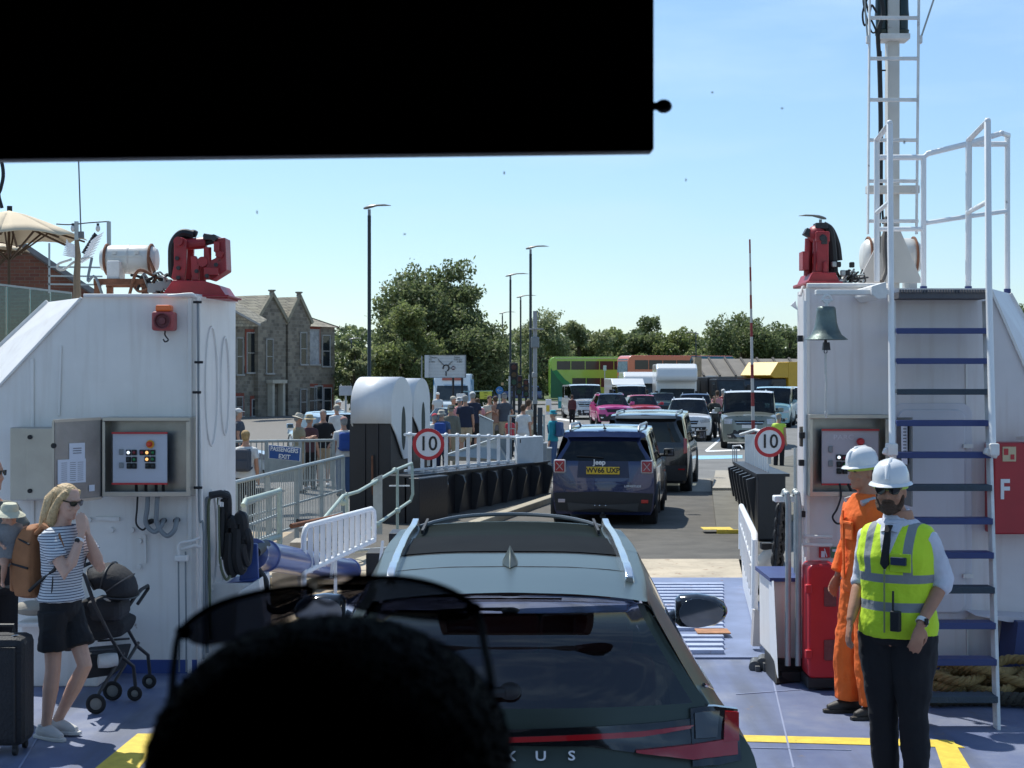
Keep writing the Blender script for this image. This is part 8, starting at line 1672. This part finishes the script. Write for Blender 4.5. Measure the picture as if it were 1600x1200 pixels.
b=MB();b.tube([(0,.012,1.47),(-.006,.006,1.545),(-.01,.0,1.575)],[.105,.080,.070],16);b.ell((.0,-.04,1.515),(.075,.062,.022));b.prism([(-.01,-.075,1.53),(-.07,-.06,1.535),(-.05,-.128,1.465),(-.012,-.135,1.475)],(0,.02,0));b.prism([(.01,-.075,1.53),(.07,-.06,1.535),(.05,-.128,1.465),(.012,-.135,1.475)],(0,.02,0));b.build('collar',cloth('officer_white',(.60,.61,.68)),t,local=True,bevel=.006)
b=MB();b.prism([(-.018,-.140,1.505),(.018,-.140,1.505),(.013,-.164,1.468),(-.013,-.164,1.468)],(0,.03,0));b.prism([(-.013,-.160,1.47),(.013,-.160,1.47),(.025,-.196,1.30),(.0,-.198,1.27),(-.025,-.196,1.30)],(0,.03,0));b.build('tie',bl,t,local=True,bevel=.003)
b=MB();b.bar((0,-.192,1.27),(0,-.190,.93),.008,.006);b.build('zip',M('zip_grey',(.25,.28,.12),.5),t,local=True)
b=MB();b.box((-.005+.085,-.192,1.32),(.085,.02,.042));b.build('name_badge',M('badge_navy',(.02,.03,.07),.5),t,local=True,bevel=.002)
b=MB();b.box((.085,-.178,1.31),(.12,.01,.10));b.build('vest_pocket',M('hivis_plain',(.50,.70,.03),.8),t,local=True,bevel=.004)
garment_legs(t,ps,bl,VX,g=.016,girth=.026,flare=.0);shoes(t,ps,M('shoe_black',(.012,.012,.013),.3))
hair_cap(t,hbrown,.01,g=-.006);helmet(t);facewear(t,'black wrap sunglasses worn by the bearded man in the yellow vest')
beard=M('beard_brown',(.085,.048,.03),.9,var=.3,vs=50,bump=1.0,bs=110);b=MB();b.ell((0,-.038,-.092),(.058,.060,.036),18,10);b.ell((0,-.070,-.074),(.042,.030,.026));b.ell((0,-.074,-.050),(.034,.026,.008));b.ell((0,-.080,-.098),(.034,.022,.028));b.tube([(-.066,-.01,-.02),(-.062,-.03,-.065),(-.045,-.06,-.095)],[.012,.018,.02],8);b.tube([(.066,-.01,-.02),(.062,-.03,-.065),(.045,-.06,-.095)],[.012,.018,.02],8);b.tube([(-.034,-.080,-.055),(-.022,-.094,-.046),(0,-.099,-.043),(.022,-.094,-.046),(.034,-.080,-.055)],[.006,.009,.010,.009,.006],8);hmesh(t,b,'beard',beard,remesh=.005)
g=thing('wristwatch','square smart watch on the left wrist of the bearded man','watch',t.location,R(-36));g.scale=t.scale;e,w_=[Vector(v)for v in ps['armL']];dv=(w_-e).normalized();c_=w_-dv*.025
b=MB();b.lathe(c_,[(.031,-.012),(.034,-.012),(.034,.012),(.031,.012)],18,dv,cap=False);b.build('strap',whitec,g,local=True);b=MB();b.box(c_+Vector((.030,-.020,.004)),(.020,.026,.034),rz=.6);b.build('watch_face',black,g,local=True,bevel=.004)
g=thing('radio','black handheld radio clipped to the front of the yellow vest','radio',t.location,R(-36));g.scale=t.scale;b=MB();b.box((.07,-.205,1.0),(.055,.035,.11));b.build('radio_body',plastic,g,local=True,bevel=.006);b=MB();b.cyl((.055,-.205,1.05),(.055,-.205,1.16),.006);b.build('antenna',plastic,g,local=True)
# --- man in orange coveralls
ps=pose(head=(.0,-.03,1.685),yaw=R(14),pitch=R(6),armL=((.225,.05,1.16),(.235,-.03,.93)),armR=((-.225,.0,1.17),(-.22,-.10,.94)),curl=.8,hdL=(-.02,-.12,-1),legL=((.10,-.01,.49),(.11,.02,.08)),legR=((-.10,-.06,.49),(-.11,-.06,.08)))
t=thing('person','man in orange coveralls and white hard hat, standing behind the bearded man','person',(P(1352,0,11.05).x,11.05,0),R(-76));t.scale=(1.04,)*3
make_body(t,ps,skin2,VX);org=cloth('orange',(.85,.15,.02),bump=1.0);garment_top(t,ps,org,VX,'coverall_top',g=.034,sleeve=1.92,sg=.024,z0=.86,z1=1.53);garment_legs(t,ps,org,VX,'coverall_legs',g=.030,flare=.026,length=.985)
b=MB();b.ell((.0,-.01,1.515),(.085,.085,.025));b.build('collar',org,t,local=True,bevel=.01)
rf=M('reflective_tape',(.42,.44,.44),.4,metal=.3)
def band(t,a,b_,f,r,w=.05,name='reflective_band'):
    a=Vector(a);b_=Vector(b_);c0=a.lerp(b_,f);d_=(b_-a).normalized();q=MB();q.lathe(c0,[(r-.006,-w/2),(r,-w/2),(r+.001,w/2),(r-.006,w/2)],20,d_,cap=False);return q.build(name,rf,t,local=True,smooth=True)
for k_ in 'LR':band(t,*ps['arm'+k_],.22,.071);band(t,*ps['leg'+k_],.72,.094)
for sg in(-1,1):b=MB();b.tube([(sg*.12,-.09,1.475),(sg*.125,0,1.50),(sg*.12,.09,1.47)],.022,6);b.build('shoulder_tape',rf,t,local=True)
b=MB();b.box((.07,-.165,1.34),(.13,.02,.02));b.box((.07,-.16,1.28),(.12,.012,.11));b.build('chest_pocket',org,t,local=True,bevel=.004)
b=MB();b.bar((0,-.170,1.42),(0,-.160,.95),.02,.012);b.build('zip_flap',org,t,local=True)
shoes(t,ps,M('boot_brown',(.035,.028,.022),.6,bump=.3));hair_cap(t,hbrown,.01,g=-.006);helmet(t)
for sg in(-1,1):b=MB();b.ell((sg*.031,-.083,.012),(.013,.008,.006));hmesh(t,b,'eye',M('eye_dark',(.03,.02,.015),.3),smooth=True)
# --- young woman with the rucksack
ps=pose(head=(.0,-.055,1.665),yaw=R(-6),pitch=R(12),lean=-.04,armR=((-.19,-.20,1.17),(-.04,-.21,1.44)),armL=((.17,-.22,1.18),(.05,-.20,1.42)),hdR=(.06,.12,1),hdL=(-.05,.12,1),curl=.25,legR=((-.085,.0,.49),(-.10,.05,.08)),legL=((.06,-.16,.50),(.03,.06,.09)),footR=(-.2,-1,0),footL=(.1,-1,0),pnR=(.3,.8,0),pnL=(-.3,.8,0))
t=thing('person','blond young woman in a striped T-shirt and black shorts, hand over her mouth','person',(P(95,0,10.4).x,10.4,0),R(68));t.scale=(.955,)*3
make_body(t,ps,M('skin_fair',(.62,.38,.28),.55,var=.06,vs=18,spec=.35),VX,girth=-.016)
m,nt,bb2=nodes_mat('striped_jersey');N=nt.nodes;L=nt.links;tcn=N.new('ShaderNodeTexCoord');sp=N.new('ShaderNodeSeparateXYZ');L.new(tcn.outputs['Object'],sp.inputs[0]);mm=N.new('ShaderNodeMath');mm.operation='FRACT';ml=N.new('ShaderNodeMath');ml.operation='MULTIPLY';ml.inputs[1].default_value=52;L.new(sp.outputs[2],ml.inputs[0]);L.new(ml.outputs[0],mm.inputs[0]);gt=N.new('ShaderNodeMath');gt.operation='GREATER_THAN';gt.inputs[1].default_value=.68;L.new(mm.outputs[0],gt.inputs[0])
mxn=N.new('ShaderNodeMixRGB');mxn.inputs[1].default_value=(.62,.64,.66,1);mxn.inputs[2].default_value=(.06,.08,.13,1);L.new(gt.outputs[0],mxn.inputs[0]);L.new(mxn.outputs[0],bb2.inputs['Base Color']);bb2.inputs['Roughness'].default_value=.9
garment_top(t,ps,m,VX,'striped_shirt',g=.018,sleeve=.75,sg=.012,z0=.97,z1=1.50)
garment_legs(t,ps,bl,VX,'shorts',g=.004,length=.33,flare=.022);shoes(t,ps,M('trainer_white',(.60,.58,.55),.6),M('sole_white',(.62,.60,.56),.6))
b=MB();b.ell((0,.018,.040),(.083,.100,.090),18,12);b.tube([(0,.06,.05),(0,.10,-.02),(0,.105,-.12),(0,.12,-.22),(0,.13,-.30)],[.07,.088,.092,.085,.04],14)
for sg in(-1,1):b.tube([(sg*.055,-.035,.085),(sg*.082,.0,.02),(sg*.085,.03,-.07),(sg*.075,.05,-.16),(sg*.08,.02,-.24)],[.022,.026,.034,.040,.014],10)
hh_=hmesh(t,b,'hair',M('hair_honey',(.55,.38,.19),.55,var=.35,vs=45,bump=1.0,bs=70),remesh=.007,smooth_it=3)
b=MB();rr=random.Random(8)
for i in range(150):
    a_=rr.uniform(.1,3.04);x_,y_=math.cos(a_)*.085,.02+math.sin(a_)*.10;dz_=rr.uniform(-.30,-.16);j_=rr.uniform(-.02,.02)
    b.tube([(x_*.7,y_*.8,.10),(x_*1.05,y_*1.05,.03),(x_*1.02+j_,y_*1.1+.01,-.08),(x_+j_,y_*1.2+.015,(dz_-.08)/2),(x_*.95+j_*2,y_*1.2+.02,dz_)],[.002,.003,.003,.0025,.001],4)
hmesh(t,b,'loose_hair',MATS['hair_honey'])
facewear(t,'black sunglasses worn by the blond woman in the striped T-shirt')
g=thing('wristwatch','white strapped round watch on the raised wrist of the blond woman','watch',t.location,R(68));g.scale=t.scale;e,w_=[Vector(v)for v in ps['armR']];dv=(w_-e).normalized();c_=w_-dv*.04
b=MB();b.lathe(c_,[(.028,-.010),(.031,-.010),(.031,.010),(.028,.010)],18,dv,cap=False);b.build('strap',whitec,g,local=True);b=MB();b.lathe(c_+Vector((-.030,-.004,0)),[(0,.008),(.018,.008),(.018,-.004),(0,-.004)],18,(-1,0,0));b.build('watch_face',black,g,local=True)
g=thing('backpack','tan brown rucksack with black zips on the back of the blond woman','backpack',t.location,R(68));g.scale=t.scale;brn=M('rucksack_tan',(.34,.145,.06),.8,var=.15,vs=8,bump=.5,bs=18)
b=MB();rings=[]
for z,rx,ry,cy in((.98,.10,.05,.215),(1.0,.145,.085,.22),(1.12,.155,.10,.235),(1.28,.15,.095,.235),(1.40,.135,.08,.225),(1.47,.11,.06,.205),(1.50,.05,.03,.195)):rings.append([Vector((rx*max(-1,min(1,1.25*math.cos(a_))),cy+ry*max(-1,min(1,1.25*math.sin(a_))),z))for a_ in np.linspace(0,2*math.pi,28,endpoint=False)])
b.loft(rings);b.build('bag_body',brn,g,local=True,remesh=.008)
b=MB();b.box((0,.335,1.12),(.24,.05,.20));b.build('front_pocket',brn,g,local=True,bevel=.02)
b=MB();b.tube([(-.157,.16,1.20),(-.150,.30,1.225),(-.10,.352,1.235),(.10,.352,1.235)],.008,6);b.tube([(-.155,.15,1.37),(-.13,.26,1.40),(.0,.30,1.42)],.007,6);b.build('zip',black,g,local=True)
for sg in(-1,1):b=MB();b.tube([(sg*.09,.145,1.44),(sg*.11,.06,1.50),(sg*.125,-.08,1.44),(sg*.14,-.13,1.32)],[.018,.022,.022,.018],8);b.build('shoulder_strap',brn,g,local=True,smooth=True);b=MB();b.tube([(sg*.14,-.13,1.32),(sg*.16,-.07,1.20),(sg*.15,.08,1.10),(sg*.14,.16,1.04)],.013,6);b.build('lower_strap',black,g,local=True);b=MB();b.tube([(sg*.155,-.06,1.2),(sg*.16,-.05,1.05),(sg*.158,-.04,.97)],.005,5);b.build('strap_end',black,g,local=True)
b=MB();b.tube([(-.03,.14,1.47),(-.03,.15,1.53),(.03,.15,1.53),(.03,.14,1.47)],.010,6);b.build('grab_loop',black,g,local=True)
# --- man and baby at the left edge
ps=pose(yaw=R(10),armL=((.22,-.14,1.2),(.06,-.30,1.22)),armR=((-.22,-.12,1.2),(-.05,-.32,1.16)))
t=thing('person','man in grey top and black shorts cut off by the left edge, carrying a baby','person',(P(-16,0,10.9).x,10.9,0),R(58));t.scale=(1.04,)*3
make_body(t,ps,skin,.012,det=True);garment_top(t,ps,cloth('sage',(.12,.13,.12)),.01,sleeve=.8,girth=.01);garment_legs(t,ps,bl,.01,'shorts',length=.5,g=.03,flare=.02);shoes(t,ps,bl,vox=.012);hair_cap(t,hbrown,.012);facewear(t,'dark sunglasses worn by the man at the left edge')
ps=pose(head=(0,-.03,1.62),pitch=R(8),legL=((.14,-.22,.80),(.14,-.10,.50)),legR=((-.14,-.22,.80),(-.14,-.10,.50)),armL=((.24,-.08,1.2),(.20,-.25,1.15)),armR=((-.24,-.08,1.2),(-.2,-.25,1.15)))
t=thing('person','baby in a floppy cream sun hat held against the man at the left edge','person',(P(14,0,10.45).x,10.45,1.02),R(35));t.scale=(.40,)*3;t.location.z=(H-(782-585)/2400*10.45)-1.80*.40-.03
make_body(t,ps,skin,.02,headk=1.55,girth=.03);garment_top(t,ps,cloth('baby_grey',(.22,.22,.22)),.02,sleeve=1.5,girth=.05);b=MB();b.lathe((0,.01,.07),[(.27,-.06),(.22,-.02),(.15,.02),(.145,.09),(.11,.14),(0,.155)],22);hmesh(t,b,'sun_hat',cloth('baby_hat',(.58,.56,.42)),smooth=True)
for sg in(-1,1):b=MB();b.ell((sg*.048,-.135,.0),(.014,.01,.012));hmesh(t,b,'eye',MATS['eye_dark'],smooth=True)
# --- suitcase
t=thing('suitcase','large black upright suitcase standing at the left edge by the woman','suitcase',P(12,1160,9.9))
sx0=P(-45,0,9.9).x;sx1=P(40,0,9.9).x;b=MB();b.box(((sx0+sx1)/2,9.98,.06+.35),(sx1-sx0,.28,.70));casem=M('suitcase_black',(.016,.016,.018),.7,bump=.9,bs=50,var=.3);b.build('suitcase_body',casem,t,bevel=.05)
b=MB();b.tube([(sx0+.1,9.98,.78),(sx0+.1,9.98,.82),(sx0+.25,9.98,.82),(sx0+.25,9.98,.78)],.012,6);b.build('handle',black,t);b=MB();b.tube([((sx0+.05),9.83,.1),(sx0+.05,9.83,.7),(sx1-.05,9.83,.7),(sx1-.05,9.83,.1)],.008,6);b.build('zip',black,t)
b=MB();b.bar((sx1-.11,9.95,.75),(sx1-.06,9.9,.77),.03,.004);b.build('luggage_tag',whitec,t)
for x in(sx0+.06,sx1-.06):
    for y in(9.88,10.08):b=MB();b.cyl((x-.012,y,.03),(x+.012,y,.03),.03,n=12);b.box((x,y,.06),(.03,.03,.04));b.build('castor',black,t)
# --- pushchair
t=thing('pushchair','black folding pushchair with hood up, parked at the casing behind the woman','pushchair',P(180,1100,11.35))
d=11.3;sh=M('pram_fabric',(.014,.014,.017),.8,bump=.5,bs=30);fm=M('pram_frame',(.03,.03,.033),.4)
def pp(x,y,dy=0):p=P(x,y,d+max(0,x-163)/60*.45);p.y+=dy;return p
cc=pp(168,925);b=MB();rings=[]
for a_ in np.linspace(R(-8),R(125),9):
    rings.append([cc+Vector((math.cos(a_)*.215*math.cos(f)**.5 if abs(f)<1.57 else 0,math.sin(f)*.24,math.sin(a_)*.215*math.cos(f)**.5 if abs(f)<1.57 else 0))for f in np.linspace(-1.5,1.5,15)])
b.grid(rings);b.open=True;b.build('hood',sh,t,smooth=True,solid=.012)
for a_ in(R(-8),R(35),R(80),R(125)):b=MB();b.tube([cc+Vector((math.cos(a_)*.222*max(0,math.cos(f))**.5,math.sin(f)*.245,math.sin(a_)*.222*max(0,math.cos(f))**.5))for f in np.linspace(-1.5,1.5,15)],.006,6);b.build('hood_rib',fm,t,smooth=True)
b=MB();b.loft([[pp(x,y,dy)for x,y,dy in((130,935,-.2),(130,935,.2),(205,968,.2),(205,968,-.2))],[pp(x,y,dy)for x,y,dy in((133,985,-.19),(133,985,.19),(203,978,.19),(203,978,-.19))],[pp(x,y,dy)for x,y,dy in((150,998,-.15),(150,998,.15),(198,990,.15),(198,990,-.15))]]);b.build('seat_shell',sh,t,bevel=.02)
b=MB();b.box(pp(170,950),(.26,.34,.16));b.build('seat_liner',M('pram_liner',(.03,.03,.035),.8),t,bevel=.05)
for dy in(-.23,.23):
    b=MB();b.tube([pp(122,888,dy),pp(133,884,dy),pp(146,893,dy),pp(160,935,dy),pp(184,985,dy),pp(203,1018,dy),pp(220,1032,dy),pp(223,1062,dy)],.014,8);b.build('main_tube',fm,t,smooth=True)
    b=MB();b.tube([pp(205,1012,dy),pp(185,1045,dy),pp(168,1072,dy),pp(164,1085,dy)],.013,8);b.build('rear_leg',fm,t,smooth=True)
    b=MB();b.tube([pp(140,1010,dy),pp(190,1006,dy)],.009,6);b.build('side_stay',fm,t)
    for(x,y,r_,nm)in((163,1085,.072,'rear'),(222,1068,.055,'front')):
        p=pp(x,y,dy);p.z=r_+.003;b=MB();b.tube([p+Vector((math.cos(q_)*(r_-.014),0,math.sin(q_)*(r_-.014)))for q_ in np.linspace(0,2*math.pi,20,endpoint=False)],.016,8,closed=True);wo=b.build('wheel',tyre,t,smooth=True)
        b=MB();b.lathe(p-Vector((0,.01,0)),[(0,0),(.018,0),(r_-.028,.006),(r_-.02,.01),(0,.02)],16,(0,1,0));b.build('hub',M('hub_grey',(.22,.22,.20),.5),wo,smooth=True)
b=MB();b.tube([pp(122,888,-.23),pp(120,889,0),pp(122,888,.23)],.016,8);b.build('push_handle',black,t,smooth=True)
b=MB();b.tube([pp(205,950,-.2),pp(222,925,-.2),pp(226,918,-.1),pp(226,918,.1),pp(222,925,.2),pp(205,950,.2)],.014,8);b.build('bumper_bar',black,t,smooth=True)
b=MB();b.loft([[pp(x,y,dy)for x,y,dy in((128,1018,-.2),(128,1018,.2),(196,1012,.2),(196,1012,-.2))],[pp(x,y,dy)for x,y,dy in((136,1055,-.17),(136,1055,.17),(186,1048,.17),(186,1048,-.17))]]);b.build('basket',M('basket_mesh',(.02,.02,.022),.9),t,bevel=.01)
b=MB();b.lathe(pp(173,1028,-.1),[(0,-.08),(.05,-.07),(.055,0),(.05,.07),(0,.08)],16,(1,.6,0));o=b.build('rolled_cloth',M('muslin_white',(.65,.65,.63),.9,bump=.5,bs=25),smooth=True);tag(o,'white rolled cloth lying in the basket of the pushchair','cloth')
b=MB();b.bar(pp(178,928,-.24),pp(192,938,-.24),.03,.006);b.bar(pp(131,960,-.24),pp(133,998,-.24),.02,.006);b.build('reflective_strap',whitec,t)
